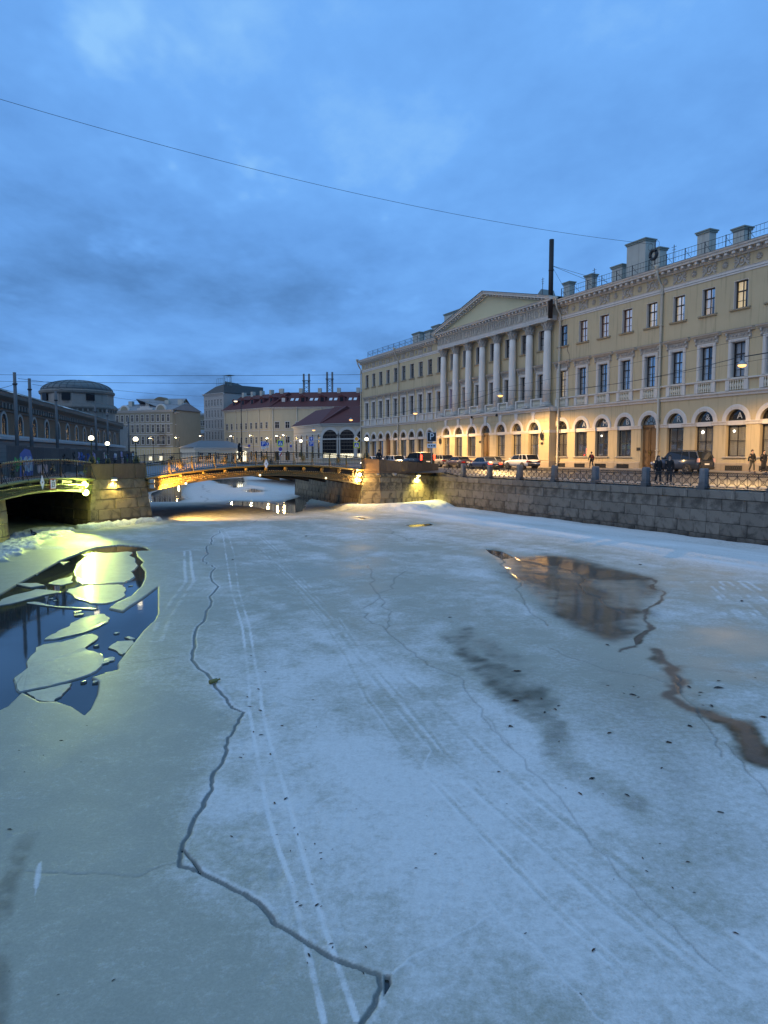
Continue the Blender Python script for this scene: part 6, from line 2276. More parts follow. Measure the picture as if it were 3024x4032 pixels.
# grey olive mansion with round gables
g0, g1 = at(452, 1795, 222).xy, at(682, 1795, 214).xy
t_, Ln, H_ = block('mansion', 'grey olive four storey mansion with white window trim and round gables', g0, g1, 14, 18.2, OLIVE,
                   [(4.2, 6.4, False), (8.0, 10.4, False), (11.6, 13.9, False), (14.9, 16.9, False)], 11, .42, TRIM2, GREYROOF, 2.6, base=(4.1, pm('warm_ochre_ground_floor', (.46, .38, .22), .85, .1, .5, .15, 10)))
for f, ww in ((.20, 1.9), (.82, 2.0)):
    mb = MB(); mb.prism_xz(arc(Ln * f, H_ - .1, ww, 0, PI, 14), -.3, .3); g_ = mb.build('round_gable', TRIM2, t_)
    mb = MB(); mb.prism_xz(arc(Ln * f, H_ + .05, ww * .72, 0, PI, 12), -.36, -.30); mb.build('gable_panel', OLIVE, g_)
mb = MB(); mb.box(Ln * .42, Ln * .68, -.25, .3, H_, H_ + .8); mb.box(Ln * .47, Ln * .62, -.25, .3, H_ + .8, H_ + 1.3); mb.build('stepped_attic', TRIM2, t_)
for f, z in ((.83, 8.1), (.24, 8.1), (.83, 5.0)):
    mb = MB(); mb.box(Ln * f - 1.3, Ln * f + 1.3, -1.0, 0, z - .15, z); b_ = mb.build('balcony', TRIM2, t_)
    mb = MB()
    for k in range(14):
        mb.box(Ln * f - 1.3 + .2 * k - .02, Ln * f - 1.3 + .2 * k + .02, -1.0, -.96, z, z + .9)
    mb.box(Ln * f - 1.3, Ln * f + 1.3, -1.0, -.95, z + .88, z + .94); mb.build('balcony_rail', IRON, b_)
for x in (.12, .42, .75, .97):
    mb = MB(); mb.box(Ln * x - .7, Ln * x + .7, 4.5, 5.6, H_ + 1.0, H_ + 3.4); mb.build('chimney', CHIM, t_)
mb = MB(); mb.prism_xz(arc(Ln * .58, H_ + 1.2, 3.4, 0, PI, 14), 6, 8); mb.build('roof_attic', DKOLIVE, t_)
for f in (.62, .8):
    mb = MB(); mb.box(Ln * f - .6, Ln * f + .6, -.09, -.02, .25, 1.5); mb.build('lit_shop_window', LITS, t_)
s0, s1 = g1, at(772, 1795, 232).xy
t_, Ln, H_ = block('gable_house', 'dark olive gabled house wall with three narrow windows per floor', s0.lerp(s1, .06) + Vector((.35, 0)), s1, .3, 17.6, DKOLIVE,
                   [(4.6, 6.4, False), (8.0, 10.3, False), (11.4, 13.6, False), (14.6, 16.4, False)], 3, .36, TRIM2, None, z0=2.9, margin=2.0)
mb = MB(); mb.prism_xz([(-.3, H_ + .1), (Ln + .3, H_ + .1), (Ln * .5, H_ + 4.6)], -.0, .3); mb.build('gable', DKOLIVE, t_)
mb = MB(); mb.add([(-.8, -.4, H_ - .1), (Ln * .5, -.4, H_ + 4.75), (Ln * .5, 16, H_ + 4.75), (-.8, .4, H_ - .1), (Ln + .8, -.4, H_ - .1), (Ln + .8, 16, H_ - .1)], [(0, 1, 2, 3), (1, 4, 5, 2)]); mb.build('roof', GREYROOF, t_)
b0, b1 = at(760, 1795, 262).xy, at(815, 1795, 262).xy
block('back_house', 'olive house showing behind the dark gabled wall', b0, b1, 12, 19.5, OLIVE, [(9, 10.8, False), (12.2, 13.9, False), (15.6, 17.3, False)], 4, .36, TRIM2, GREYROOF, 1.0)
b0, b1 = at(768, 1795, 246).xy, at(812, 1795, 246).xy
block('annex', 'low pale annex with a sloping sheet roof between two tall houses', b0, b1, 8, 12.2, GREYW, [(5, 7, False)], 2, .5, TRIM2, GREYROOF, 1.4)
# six storey house
w0_, w1_ = at(807, 1795, 244).xy, at(884, 1795, 236).xy
t_, Ln, H_ = block('tall_house', 'tall six storey pale grey corner house with narrow windows', w0_, w1_, 18, 25.2, GREYW,
                   [(3.6, 5.2, False), (6.4, 8.8, False), (10.0, 12.6, False), (13.8, 16.4, False), (17.4, 19.8, False), (21.2, 23.3, False)], 6, .30, TRIM2, None, base=(6.6, PINKST))
mb = MB()
mb.prism_xz([(-.3, H_ + .1), (Ln + .3, H_ + .1), (Ln + .3, H_ + 2.8), (Ln * .6, H_ + 2.2)], 0, 16); mb.build('roof', pm('dark_slate_roof', (.09, .10, .10), .6), t_)
mb = MB()                               # glazed roof terrace
for k in range(8):
    mb.box(Ln * .55 + k * 1.2 - .04, Ln * .55 + k * 1.2 + .04, 1, 1.08, H_ + 2.2, H_ + 5.0)
for z in (3.4, 4.95):
    mb.box(Ln * .55, Ln * .55 + 8.5, 1, 1.08, H_ + z, H_ + z + .08)
mb.box(Ln * .9, Ln * .9 + 4, .4, 3, H_ + 5.6, H_ + 5.7); mb.box(Ln * .9 + .1, Ln * .9 + .2, 1, 1.1, H_ + 2.2, H_ + 5.6); mb.box(Ln * .9 + 3.8, Ln * .9 + 3.9, 1, 1.1, H_ + 2.2, H_ + 5.6); mb.build('terrace_frame', pm('green_grey_terrace_steel', (.14, .20, .18), .4), t_)
v0, v1 = w1_, at(1004, 1795, 266).xy
t_, Ln, H_ = block('firewall_house', 'blank grey firewall of the tall corner house', v0.lerp(v1, .05) + Vector((.3, .1)), v1, .4, 26.5, pm('grey_firewall_render', (.33, .32, .30), .9, .15, .3, .2, 8, streak=.25), [(22.4, 24.2, False)], 1, .5, TRIM2, None, margin=1.0)
mb = MB(); mb.prism_xz([(0, H_), (Ln, H_ - 3.5), (Ln, H_ - 3), (Ln * .75, H_ + 2.4), (Ln * .4, H_ + 3.0), (0, H_ + 2.6)], .1, .39); mb.build('roof', MATS['dark_slate_roof'], t_)

# cream house with the dark red roof: two fronts meeting at a corner
c0_, c1_, c2_ = at(884, 1795, 231).xy, at(1066, 1795, 214).xy, at(1450, 1795, 210).xy
fl = [(8.4, 10.2, False), (12.8, 14.6, False)]
for (q0, q1, n_, lab, hh) in ((c0_, c1_, 9, 'cream three storey house with red roof, long front with arched ground floor beyond the bridge', .42), (c1_, c2_, 9, 'cream three storey house with red roof and dormers standing behind the low arched hall', .60)):
    litset = {(2, 3), (2, 4)} if q0 is c1_ else ()
    t_, Ln, H_ = block('red_roofed_house', lab, q0, q1, 14, 18.9, CREAM, [(3.2, 6.0, True)] + fl, n_, hh, TRIM2, REDROOF, 5.0, hip=0.0, lit=litset, base=(4.2, pm('grey_buff_ground_floor', (.40, .36, .30), .85)))
    t_['group'] = 'cream houses with red roofs'
    nd = 5
    for k in range(nd):
        x = Ln * (k + .6) / nd
        mb = MB(); mb.box(x - .9, x + .9, 2.0, 5, H_ + 1.6, H_ + 3.2); d_ = mb.build('dormer', pm('dark_red_dormer', (.10, .03, .04), .6), t_)
        mb = MB(); mb.prism_xz([(x - 1.15, H_ + 3.2), (x + 1.15, H_ + 3.2), (x, H_ + 3.8)], 1.8, 5); mb.build('dormer_roof', REDROOF, d_)
        mb = MB(); mb.box(x - .5, x + .5, 1.93, 1.995, H_ + 1.8, H_ + 3.0); mb.build('dormer_window', TRIM2 if (k == 0 and q0 is c1_) else GLS_FAR, d_)
        if q0 is c1_:
            for s in (0, 1.5):
                mb = MB(); yy = 2.4; zz = H_ + .1 + 5.0 * (yy + .65) / 7.65
                mb.add([(x + 2.0 + s, yy, zz + .06), (x + 2.9 + s, yy, zz + .06), (x + 2.9 + s, yy + 1.2, zz + .86), (x + 2.0 + s, yy + 1.2, zz + .86)], [(0, 1, 2, 3)]); mb.build('skylight', pm('pale_skylight', (.6, .65, .7), .15), t_)
        mb = MB(); mb.box(Ln * (k + .3) / nd - .5, Ln * (k + .3) / nd + .5, 6.4, 7.6, H_ + 4.2, H_ + 6.2); mb.build('chimney', CHIM, t_)
    for k in range(4):
        x = Ln * (k + .05) / 4 + .4
        mb = MB(); mb.tube([(x, -.5, H_ - .1), (x, -.12, H_ - 1.2), (x, -.12, .3)], .12, 6); mb.build('downpipe', PIPE, t_)
# boiler stacks behind the red roof
for u, lab in ((1209, 'pair of steel boiler stacks in a lattice frame behind the red roof'), (1300, 'second pair of steel boiler stacks, beside the palace corner')):
    p = at(u, 1795, 262)
    t_ = thing('boiler_stack', lab, 'chimney stack', (p.x, p.y, 2.9), 0, 'boiler stacks')
    zt_ = at(u, 1472 if u < 1250 else 1465, 262).z - 2.9
    for s in (-1, 1):
        mb = MB(); mb.tube([(s * .95, 0, 0), (s * .95, 0, zt_)], .36, 10); mb.build('stack_pipe', pm('grey_steel_stack', (.10, .11, .12), .5), t_, True)
    mb = MB()
    for k in range(9):
        z = zt_ - 2.6 - 1.5 * k
        mb.tube([(-.95, 0, z), (.95, 0, z - 1.5)], .07, 4); mb.tube([(.95, 0, z), (-.95, 0, z - 1.5)], .07, 4)
    mb.box(-1.5, 1.5, -.6, .6, zt_ - 2.6, zt_ - 2.4); mb.build('lattice', MATS['grey_steel_stack'], t_)

# low arched hall with the red roof
h0, h1, h2_ = at(1158, 1795, 176).xy, at(1268, 1795, 160).xy, at(1470, 1795, 154).xy
hallc = pm('buff_hall_render', (.48, .42, .33), .85, .1, .5, .15, 10, streak=.15)
for q0, q1, n_, hw_, lab in ((h0, h1, 5, .62, 'low hall with red roof, its narrow arched side'), (h1, h2_, 3, 2.0, 'low hall with red roof, its wide arched front with lit shop inside')):
    t_, Ln, H_ = block('arched_hall', lab, q0, q1, 12, 11.6, hallc, [], 1, 1, TRIM2, REDROOF, 4.2, base=None)
    t_['group'] = 'arched halls'
    for i in range(n_):
        x = Ln * (i + .5) / n_
        w_ = put_win(t_, x, 0, 1.1, hw_, 6.3 if hw_ > 1 else 5.4, True, TRIM2)
        if hw_ > 1:
            mb = MB(); mb.box(-hw_ + .2, hw_ - .2, -.03, -.016, .1, 1.0); mb.build('lit_shop', LITS, w_)
            mb = MB()
            for k in range(-2, 3):
                mb.box(k * .75 - .04, k * .75 + .04, -.06, -.031, 0, 5.4)
            mb.box(-hw_, hw_, -.07, -.031, 4.1, 4.35); mb.build('glazing_bars', FRAMED, w_)
    for k in range(9):
        mb = MB(); mb.box(-.04, Ln + .04, -.05, .02, .6 + .8 * k, .6 + .8 * k + .06)
        mb.build('joint_band', pm('shadow_joint', (.25, .22, .18), .9), t_)  # thin darker bands mark the wall joints
    mb = MB(); mb.box(-.05, Ln + .05, -.14, .02, 5.2, 5.45); mb.build('impost_course', TRIM2, t_)

# houses behind the stable range, seen only as reflections
block('back_street_house', 'plain grey tenement standing behind the stable range', (-150, 176), (-104, 206), 12, 17.5, GREYW, [(8, 10, False), (12, 14, False)], 9, .5, TRIM2, GREYROOF, 1.5)
block('back_street_house', 'plain olive tenement standing farther behind the stable range', (-190, 140), (-152, 174), 12, 18.5, OLIVE, [(8, 10, False), (12, 14, False)], 9, .5, TRIM2, GREYROOF, 1.5)
# cafe pavilion with lit glass
p0, p1 = at(768, 1795, 186).xy, at(975, 1795, 196).xy
t_, Ln, H_ = block('cafe_pavilion', 'low cafe pavilion with hipped grey roof and brightly lit glass end', p0, p1, 9, 6.6, pm('buff_cafe_render', (.5, .43, .33), .85), [(3.6, 5.2, False)], 6, .5, TRIM2, pm('dark_cafe_roof', (.10, .11, .12), .6), 2.0, hip=4.0)
mb = MB(); mb.box(Ln * .78, Ln * .97, -.25, -.10, .2, 2.8); mb.build('lit_glass', emis('cafe_light', (1, .92, .62), 2.6), t_)
mb = MB()
for k in range(6):
    x = Ln * (.78 + .19 * k / 5); mb.box(x - .06, x + .06, -.30, -.255, .2, 2.8)
mb.build('glazing_bars', FRAMED, t_)

# ------------------------------------------------------------------ the old stable range on the left
STW = pm('peeling_brown_stable_plaster', (.16, .105, .062), .9, .25, .5, .3, 10, streak=.35)
STC = pm('grey_stable_cornice', (.17, .16, .145), .9, .2, .7, .3, 12, streak=.25)
STL = pm('grey_tiled_base', (.20, .19, .18), .85, .15, .6, .2, 10)
sA, sB = Vector((-26.6, 31)), Vector((-45.0, 121))
d = sB - sA
Ln = d.length
st = thing('stable_range', 'long dark brown stable range with arched windows and a bracketed cornice', 'building', (sA.x, sA.y, 2.9), math.atan2(d.y, d.x))
SY = lambda Yw: (Yw - sA.y) / d.y * Ln
wins = [SY(y_) for y_ in np.arange(43.3, 118, 4.6)]
# the front looks toward local -y (the river)
mb = MB(); mb.box(0, Ln, 0, 14, -.3, 6.9); mb.build('wall', STW, st)
for x in wins:
    put_win(st, x, 0, 3.2, .72, 2.05, True, pm('dirty_grey_archivolt', (.36, .35, .33), .85))
mb = MB(); mb.box(0, Ln, -.9, 0, -.3, 3.0); mb.build('base_wall', STL, st)
mb = MB(); mb.prism_yz([(-1.1, 2.95), (-1.1, 3.2), (.0, 3.45), (.0, 2.95)], 0, Ln); mb.build('base_coping', pm('snowy_coping', (.36, .37, .38), .8, .2, 1, .2, 8), st)
for k in range(8):
    mb = MB(); mb.box(0, Ln, -.925, -.9, .05 + .36 * k, .09 + .36 * k); mb.build('tile_joint', pm('grey_joint', (.16, .155, .15), .9), st)
mb = MB(); mb.prism_yz([(.1, 6.1), (-.15, 6.1), (-.2, 6.3), (-.75, 6.6), (-.85, 6.95), (.1, 7.0)], -.3, Ln + .6); mb.build('cornice', STC, st)
mb = MB(); mb.box(-.05, .05 + Ln, -.10, .02, 5.45, 5.6); mb.build('string_course', STC, st)
mm_ = MB(); mm_.box(-.17, .17, -.45, .0, 5.68, 6.12); mm_ = mm_.mesh('cornice_bracket', STC)
for k in range(int(Ln / .92)):
    inst(mm_, 'cornice_bracket', st, ((k + .5) * .92, 0, 0))
mb = MB(); mb.add([(-.3, -.9, 6.98), (Ln + .5, -.9, 6.98), (Ln + .5, 7, 9.4), (-.3, 7, 9.4), (Ln + .5, 14, 7), (-.3, 14, 7)], [(0, 1, 2, 3), (3, 2, 4, 5)]); mb.build('roof', pm('old_dark_roof', (.11, .12, .11), .7, .3, .8, .2, 8), st)
mb = MB()
for k in range(16):
    x = 12 + Ln * k / 18 + random.uniform(-1, 1); w2 = random.uniform(.6, 2)
    mb.add([(x, -.92, 7.005), (x + w2, -.92, 7.005), (x + w2 * .8, random.uniform(.0, 1.2), 7.35), (x + w2 * .1, random.uniform(.0, 1.2), 7.35)], [(0, 1, 2, 3)])
mb.build('roof_snow', pm('old_snow', (.7, .72, .74), .9), st, kind='stuff')
# rotunda with a shallow dome
c = at(313, 1795, 138)
DOME = pm('worn_grey_drum', (.26, .24, .215), .9, .28, .5, .3, 8, streak=.3)
rt = thing('domed_rotunda', 'weathered rotunda with a shallow ribbed dome above the stable roof', 'building', (c.x, c.y, 2.9), 0)
rz = lambda v_: at(313, v_, 132).z - 2.9
mb = MB(); mb.lathe([(6.75, 0), (6.75, rz(1608))], 0, 0, 12, .26); mb.build('lower_wall', DOME, rt)
mb = MB(); mb.lathe([(6.75, rz(1618)), (6.95, rz(1612)), (7.3, rz(1604)), (7.3, rz(1599)), (6.8, rz(1588)), (6.5, rz(1584))], 0, 0, 12, .26); mb.build('lower_cornice', STC, rt)
mm_ = MB(); mm_.box(-.16, .16, -.2, .2, 0, .5); mm_ = mm_.mesh('cornice_bracket', STC)
for k in range(48):
    t = 2 * PI * k / 48
    if math.sin(t) < .3:
        inst(mm_, 'cornice_bracket', rt, (6.85 * math.cos(t), 6.85 * math.sin(t), rz(1619)), t + PI / 2)
mb = MB(); mb.lathe([(6.55, rz(1592)), (6.55, rz(1545))], 0, 0, 12, .26); mb.build('drum', DOME, rt)
mb = MB(); mb.lathe([(6.5, rz(1548)), (6.75, rz(1543)), (6.8, rz(1535)), (6.65, rz(1532)), (6.5, rz(1530))], 0, 0, 36); mb.build('drum_cornice', STC, rt)
prof = []
for k in range(9):
    t = (PI / 2) * k / 8
    prof.append((max(.05, 6.45 * math.cos(t)), rz(1531) + (rz(1485) - rz(1531)) * math.sin(t)))
mb = MB(); mb.lathe(prof, 0, 0, 36); dm_ = mb.build('dome', pm('grey_green_dome_sheet', (.075, .095, .105), .6, .2, .8, .1, 6), rt, True)
mb = MB()
for k in range(30):
    t = 2 * PI * k / 30
    mb.tube([((r_ + .03) * math.cos(t), (r_ + .03) * math.sin(t), z_ + .02) for r_, z_ in prof], .05, 4)
mb.build('seam_ribs', MATS['grey_green_dome_sheet'], dm_, kind='stuff')
for an in (-PI / 2 + .10, -PI / 2 - .62, -PI / 2 + .75):
    mb = MB(); mb.box(-.75, .75, -.2, .2, 0, 1.3); o = mb.build('drum_window', GLS_FAR, rt); o.location = (6.45 * math.cos(an), 6.45 * math.sin(an), rz(1575)); o.rotation_euler = (0, 0, an + PI / 2)
b0, b1 = at(268, 1795, 122).xy, at(474, 1795, 124).xy
pv = thing('stable_pavilion', 'peeling grey corner pavilion with pilasters below the dome', 'building', (b0.x, b0.y, 2.9), math.atan2((b1 - b0).y, (b1 - b0).x))
Lp = (b1 - b0).length; Hp = at(370, 1668, 122).z - 2.9
mb = MB(); mb.box(0, Lp, 0, 12, -.3, Hp); mb.build('wall', DOME, pv)
mb = MB(); mb.prism_yz([(.1, Hp - .9), (-.2, Hp - .9), (-.3, Hp - .4), (-.9, Hp - .2), (-1.0, Hp + .2), (.1, Hp + .3)], -.6, Lp + .6); mb.build('cornice', STC, pv)
for f in (.72, .95):
    mb = MB(); mb.box(Lp * f - .45, Lp * f + .45, -.3, 0, 0, Hp - .9); mb.build('pilaster', STC, pv)

# ------------------------------------------------------------------ hoarding with graffiti, poles
FEN = pm('grey_hoarding_sheet', (.105, .10, .10), .7, .2, .8, .15, 6, objvar=.2, streak=.2)
fA, fB = Vector((-24.9, 47)), Vector((-39.6, 113))
d = fB - fA
fz_ = thing('site_hoarding', 'long grey metal hoarding covered in graffiti in front of the stable range', 'fence', (fA.x, fA.y, 2.93), math.atan2(d.y, d.x))
Lf = d.length
npn = 27
fp = MB(); fp.box(0, Lf / npn - .04, 0, .04, .05, 2.25)
for k in range(9):
    fp.box(.12 + k * .27, .18 + k * .27, -.03, 0, .05, 2.25)
fpm = fp.mesh('hoarding_panel', FEN)
for k in range(npn):
    o = inst(fpm, 'hoarding_panel', fz_, (Lf * k / npn, random.uniform(-.02, .02), random.uniform(-.04, .06)))
rd = random.Random(12)
GC = [pm('graffiti_blue', (.04, .10, .34), .6), pm('graffiti_white', (.62, .64, .66), .6), pm('graffiti_rose', (.55, .40, .38), .6), pm('graffiti_black', (.02, .02, .02), .6), pm('graffiti_green', (.10, .35, .10), .6), pm('graffiti_violet', (.35, .30, .50), .6)]
for k in range(34):
    x = rd.uniform(1, Lf - 2); z = rd.uniform(.3, 1.3); h_ = rd.uniform(.5, .9)
    mb = MB()
    for j in range(rd.randint(2, 4)):
        x0 = x + j * .45
        pts = [(x0 + rd.uniform(-.2, .25), -.055, z + h_ * q_ / 4 + rd.uniform(-.1, .1)) for q_ in range(5)]
        mb.tube(pts, rd.uniform(.035, .08), 4)
    mb.build('graffiti_tag', rd.choice(GC), fz_)
mb = MB(); mb.prism_xz([(2.6, .1), (6.2, .1), (6.4, 1.2), (5.6, 2.0), (4.2, 2.1), (2.9, 1.7)], -.050, -.034); mb.build('graffiti_patch', GC[0], fz_)
for j in range(5):
    mb = MB(); xx = 3.0 + .62 * j; mb.tube([(xx, -.07, .4), (xx + .3, -.07, 1.4), (xx + .5, -.07, .5)] if j % 2 else [(xx, -.07, 1.5), (xx + .25, -.07, .5), (xx + .5, -.07, 1.3)], .06, 4); mb.build('graffiti_tag', GC[1], fz_)
for j in range(4):
    mb = MB(); xx = 7.6 + .8 * j; mb.prism_xz(arc(xx + .35, .55, .36, 0, 2 * PI, 10)[:-1], -.05, -.034); mb.build('graffiti_tag', GC[2], fz_)
for u, vt, dist, lab in ((70, 1466, 52, 'tall concrete pole nearest the short bridge'), (127, 1490, 55.5, 'second concrete pole, a little shorter, by the hoarding'), (228, 1540, 67, 'third concrete pole along the hoarding'), (381, 1594, 86, 'fourth concrete pole in front of the rotunda'), (427, 1612, 96, 'fifth concrete pole beside the corner pavilion'), (509, 1643, 113, 'farthest concrete pole before the grey mansion')):
    p = at(u, 1795, dist)
    t_ = thing('concrete_pole', lab, 'pole', (p.x, p.y, 2.93), 0, 'concrete poles along the hoarding')
    zt_ = at(u, vt, dist).z - 2.93
    mb = MB(); mb.tube([(0, 0, 0), (0, 0, zt_)], [.16, .115], 8); mb.build('shaft', pm('grey_concrete_pole', (.12, .125, .13), .8, .15, 2, .15, 15), t_, True)
    mb = MB(); mb.lathe([(.17, zt_ - .9), (.175, zt_ - .8)], 0, 0, 8); mb.build('clamp_band', IRON, t_)

# ------------------------------------------------------------------ street lamps far off
def street_lamp(u, v_, dist, label, mat=None, power=0):
    p = at(u, v_, dist)
    t_ = thing('street_lamp', label, 'street lamp', (p.x + .9, p.y, 2.9), 0, 'street lamps beyond the bridge')
    h_ = p.z - 2.9
    mb = MB(); mb.tube([(0, 0, 0), (0, 0, h_ - .2), (-.3, 0, h_ + .25), (-.75, 0, h_ + .22)], [.09, .06, .045, .04], 6); mb.build('post', IRON, t_, True)
    mb = MB(); mb.ball((-.9, 0, h_ + .12), .26, 10, 6, (1.5, 1, .5)); mb.build('lamp_head', STEEL, t_, True)
    mb = MB(); mb.ball((-.9, 0, h_), .24, 10, 6, (1.3, 1, .55)); mb.build('lamp_glass', mat or BULBW, t_, True)
    if power:
        point('street_lamp_light', (p.x, p.y - .2, p.z - .4), power, (1, .66, .28), .25)


for u, v_, dist, lab, pw in ((590, 1725, 200, 'street lamp before the middle of the grey mansion', 700), (692, 1723, 200, 'street lamp before the dark gabled house', 500), (788, 1717, 205, 'orange street lamp before the low annex', 500),
                             (908, 1717, 205, 'street lamp before the left end of the cream house', 900), (985, 1714, 200, 'street lamp before the middle of the cream house', 900), (1052, 1725, 175, 'low street lamp at the cream house corner by the signs', 500),
                             (1090, 1716, 180, 'left one of two close street lamps past the cream corner', 500), (1116, 1713, 180, 'right one of two close street lamps past the cream corner', 500), (928, 1580, 120, 'high white lamp over the long bridge', 0)):
    street_lamp(u, v_, dist, lab, BULBW, pw)

# ------------------------------------------------------------------ road signs
BLUEP = pm('blue_enamel', (.02, .07, .40), .35, .05, 3, .05, 20)
YELP = pm('yellow_green_enamel', (.62, .75, .05), .35, .05, 3, .05, 20)
AMBP = pm('amber_enamel', (.80, .40, .03), .35, .05, 3, .05, 20)
SGREY = pm('sign_back_grey', (.25, .26, .27), .5, metal=.3)


def sign(u, v_, dist, size, kinds, label, ground=3.0, face=0.0):
    p = at(u, v_, dist)
    t_ = thing('road_sign', label, 'sign', (p.x, p.y, ground), face, 'road signs')
    zc = p.z - ground
    mb = MB(); mb.tube([(0, .05, 0), (0, .05, zc + size * .6)], .035, 6); mb.build('post', SGREY, t_)
    for kind, off_, sc in kinds:
        s = size * sc / 2
        z = zc - off_ * size
        if kind in ('P', 'arrow', 'black'):
            mb = MB(); mb.box(-s, s, -.01, .02, z - s, z + s); pl_ = mb.build('plate', WHITEP, t_)
            mb = MB(); mb.box(-s * .92, s * .92, -.016, -.011, z - s * .92, z + s * .92); mb.build('field', BLUEP if kind != 'black' else BLACKP, pl_)
            if kind == 'arrow':
                mb = MB(); mb.prism_xz([(-s * .15, z - s * .7), (s * .15, z - s * .7), (s * .15, z + s * .1), (s * .5, z + s * .1), (0, z + s * .75), (-s * .5, z + s * .1), (-s * .15, z + s * .1)], -.022, -.017); mb.build('arrow', WHITEP, pl_)
            else:
                inst(text_mesh('P', s * 2.0, .003, WHITEP), 'letter', pl_, (0, -.02, z), rot=(PI / 2, 0, 0))
        elif kind == 'cross':
            mb = MB(); mb.box(-s, s, -.01, .02, z - s, z + s); pl_ = mb.build('plate', YELP, t_)
            mb = MB(); mb.box(-s * .76, s * .76, -.016, -.011, z - s * .76, z + s * .76); mb.build('field', BLUEP, pl_)
            mb = MB(); mb.prism_xz([(-s * .66, z - s * .6), (s * .66, z - s * .6), (0, z + s * .66)], -.021, -.017); mb.build('triangle', WHITEP, pl_)
            mb = MB(); mb.tube([(0, -.024, z + s * .15), (0, -.024, z - s * .15), (s * .2, -.024, z - s * .5)], s * .06, 4); mb.tube([(0, -.024, z - s * .15), (-s * .2, -.024, z - s * .5)], s * .06, 4); mb.ball((0, -.024, z + s * .28), s * .09, 6, 4); mb.build('walker', BLACKP, pl_)
        elif kind == 'prio':
            mb = MB(); mb.prism_xz([(-s, z), (0, z - s), (s, z), (0, z + s)], -.01, .02); pl_ = mb.build('plate', WHITEP, t_)
            mb = MB(); mb.prism_xz([(-s * .72, z), (0, z - s * .72), (s * .72, z), (0, z + s * .72)], -.017, -.011); mb.build('field', AMBP, pl_)
        elif kind == 'plate':
            mb = MB(); mb.box(-s, s, -.01, .02, z - s * .45, z + s * .45); pl_ = mb.build('plate', WHITEP, t_)
            for k in (-1, 0, 1):
                mb = MB(); mb.box(-s * .75 + (k + 1) * s * .55, -s * .75 + (k + 1) * s * .55 + s * .35, -.015, -.011, z - s * .15, z + s * .15); mb.build('mark', BLACKP, pl_)
        elif kind == 'round':
            mb = MB(); mb.prism_xz(arc(0, z, s, 0, 2 * PI, 20)[:-1], -.01, .02); pl_ = mb.build('plate', BLUEP, t_)
            mb = MB(); mb.prism_xz([(-s * .6, z - s * .1), (s * .6, z - s * .1), (s * .6, z + s * .1), (-s * .6, z + s * .1)], -.018, -.011); mb.build('bar', REDP, pl_)
        elif kind == 'chevron':
            mb = MB(); mb.box(-s * .6, s * .6, -.01, .02, z - s, z + s); pl_ = mb.build('plate', WHITEP, t_)
            mb = MB(); mb.prism_xz([(-s * .6, z - s), (s * .1, z - s), (s * .6, z - s * .2), (s * .6, z + s * .5)], -.018, -.011); mb.build('stripe', REDP, pl_)


sign(1700, 1720, 70, .92, [('black', 0, 1), ('plate', .95, 1)], 'tall black and white parking sign standing before the left wing', 2.9, .15)
sign(1404, 1728, 86, .75, [('prio', 0, 1.05), ('cross', 1.0, .95)], 'amber priority diamond over a crossing sign beside the palace corner', 2.9)
sign(1104, 1745, 88, .78, [('cross', 0, 1), ('round', .95, .6), ('chevron', 1.6, .8)], 'yellow framed crossing sign over a striped chevron plate', 2.9)
sign(1037, 1748, 98, .72, [('P', 0, 1), ('plate', .75, .8)], 'blue parking sign with a white plate behind the bridge railing', 2.9)
sign(1053, 1748, 105, .45, [('arrow', 0, 1), ('plate', .9, 1)], 'small blue arrow sign next to the parking sign', 2.9)
sign(1226, 1728, 92, .55, [('arrow', 0, 1), ('P', 1.15, 1.1)], 'blue arrow sign over a parking sign before the arched hall', 2.9)
sign(1145, 1744, 105, .50, [('prio', 0, 1), ('round', .95, .7)], 'small amber priority diamond farther along the street', 2.9)
sign(981, 1755, 105, .36, [('round', 0, 1)], 'small round blue sign beyond the bridge railing', 2.9)
pS = L(on_b(3040, 20.6), 20.6)
t_ = thing('road_sign', 'blue parking sign partly seen by the railing near the letter windows', 'sign', (pS.x, pS.y, 2.75), 0.35, 'road signs')
mb = MB(); mb.tube([(0, .05, 0), (0, .05, 3.4)], .035, 6); mb.build('post', SGREY, t_)
mb = MB(); mb.box(-.36, .36, -.01, .02, 2.65, 3.37); pl_ = mb.build('plate', WHITEP, t_)
mb = MB(); mb.box(-.33, .33, -.016, -.011, 2.68, 3.34); mb.build('field', BLUEP, pl_)
inst(text_mesh('P', .7, .003, WHITEP), 'letter', pl_, (0, -.02, 3.0), rot=(PI / 2, 0, 0))
mb = MB(); mb.box(-.36, .36, -.01, .02, 2.2, 2.58); mb.build('plate', WHITEP, t_)

# ------------------------------------------------------------------ cars
TYRE = pm('tyre_rubber', (.02, .02, .02), .8, .1, 6, .2, 30)
RIM = pm('alloy_rim', (.45, .45, .46), .35, .1, 6, .1, 20, metal=.7)
CGLASS = pm('dark_car_glass', (.015, .018, .022), .06, .1, 2, 0, 5, spec=.8)
TAILR = pm('red_tail_lens', (.35, .01, .01), .2, .1, 5, .05, 20)
TAILON = emis('glowing_red_tail_light', (1, .06, .02), 5.0, (.5, .02, .02))
HEADL = pm('clear_head_lens', (.6, .62, .65), .1, .1, 5, .05, 20, spec=.8)
HEADON = emis('headlamp_on', (1, .9, .7), 8)
PLATE = pm('number_plate_white', (.7, .7, .7), .5, .05, 6, .05, 20)
TRIMB = pm('black_car_trim', (.02, .02, .022), .5, .1, 6, .1, 20)
wm = MB()
wm.lathe([(.20, -.11), (.31, -.11), (.335, -.07), (.335, .07), (.31, .11), (.20, .11)], 0, 0, 20)
WHT_ = wm.mesh('wheel', TYRE, True)
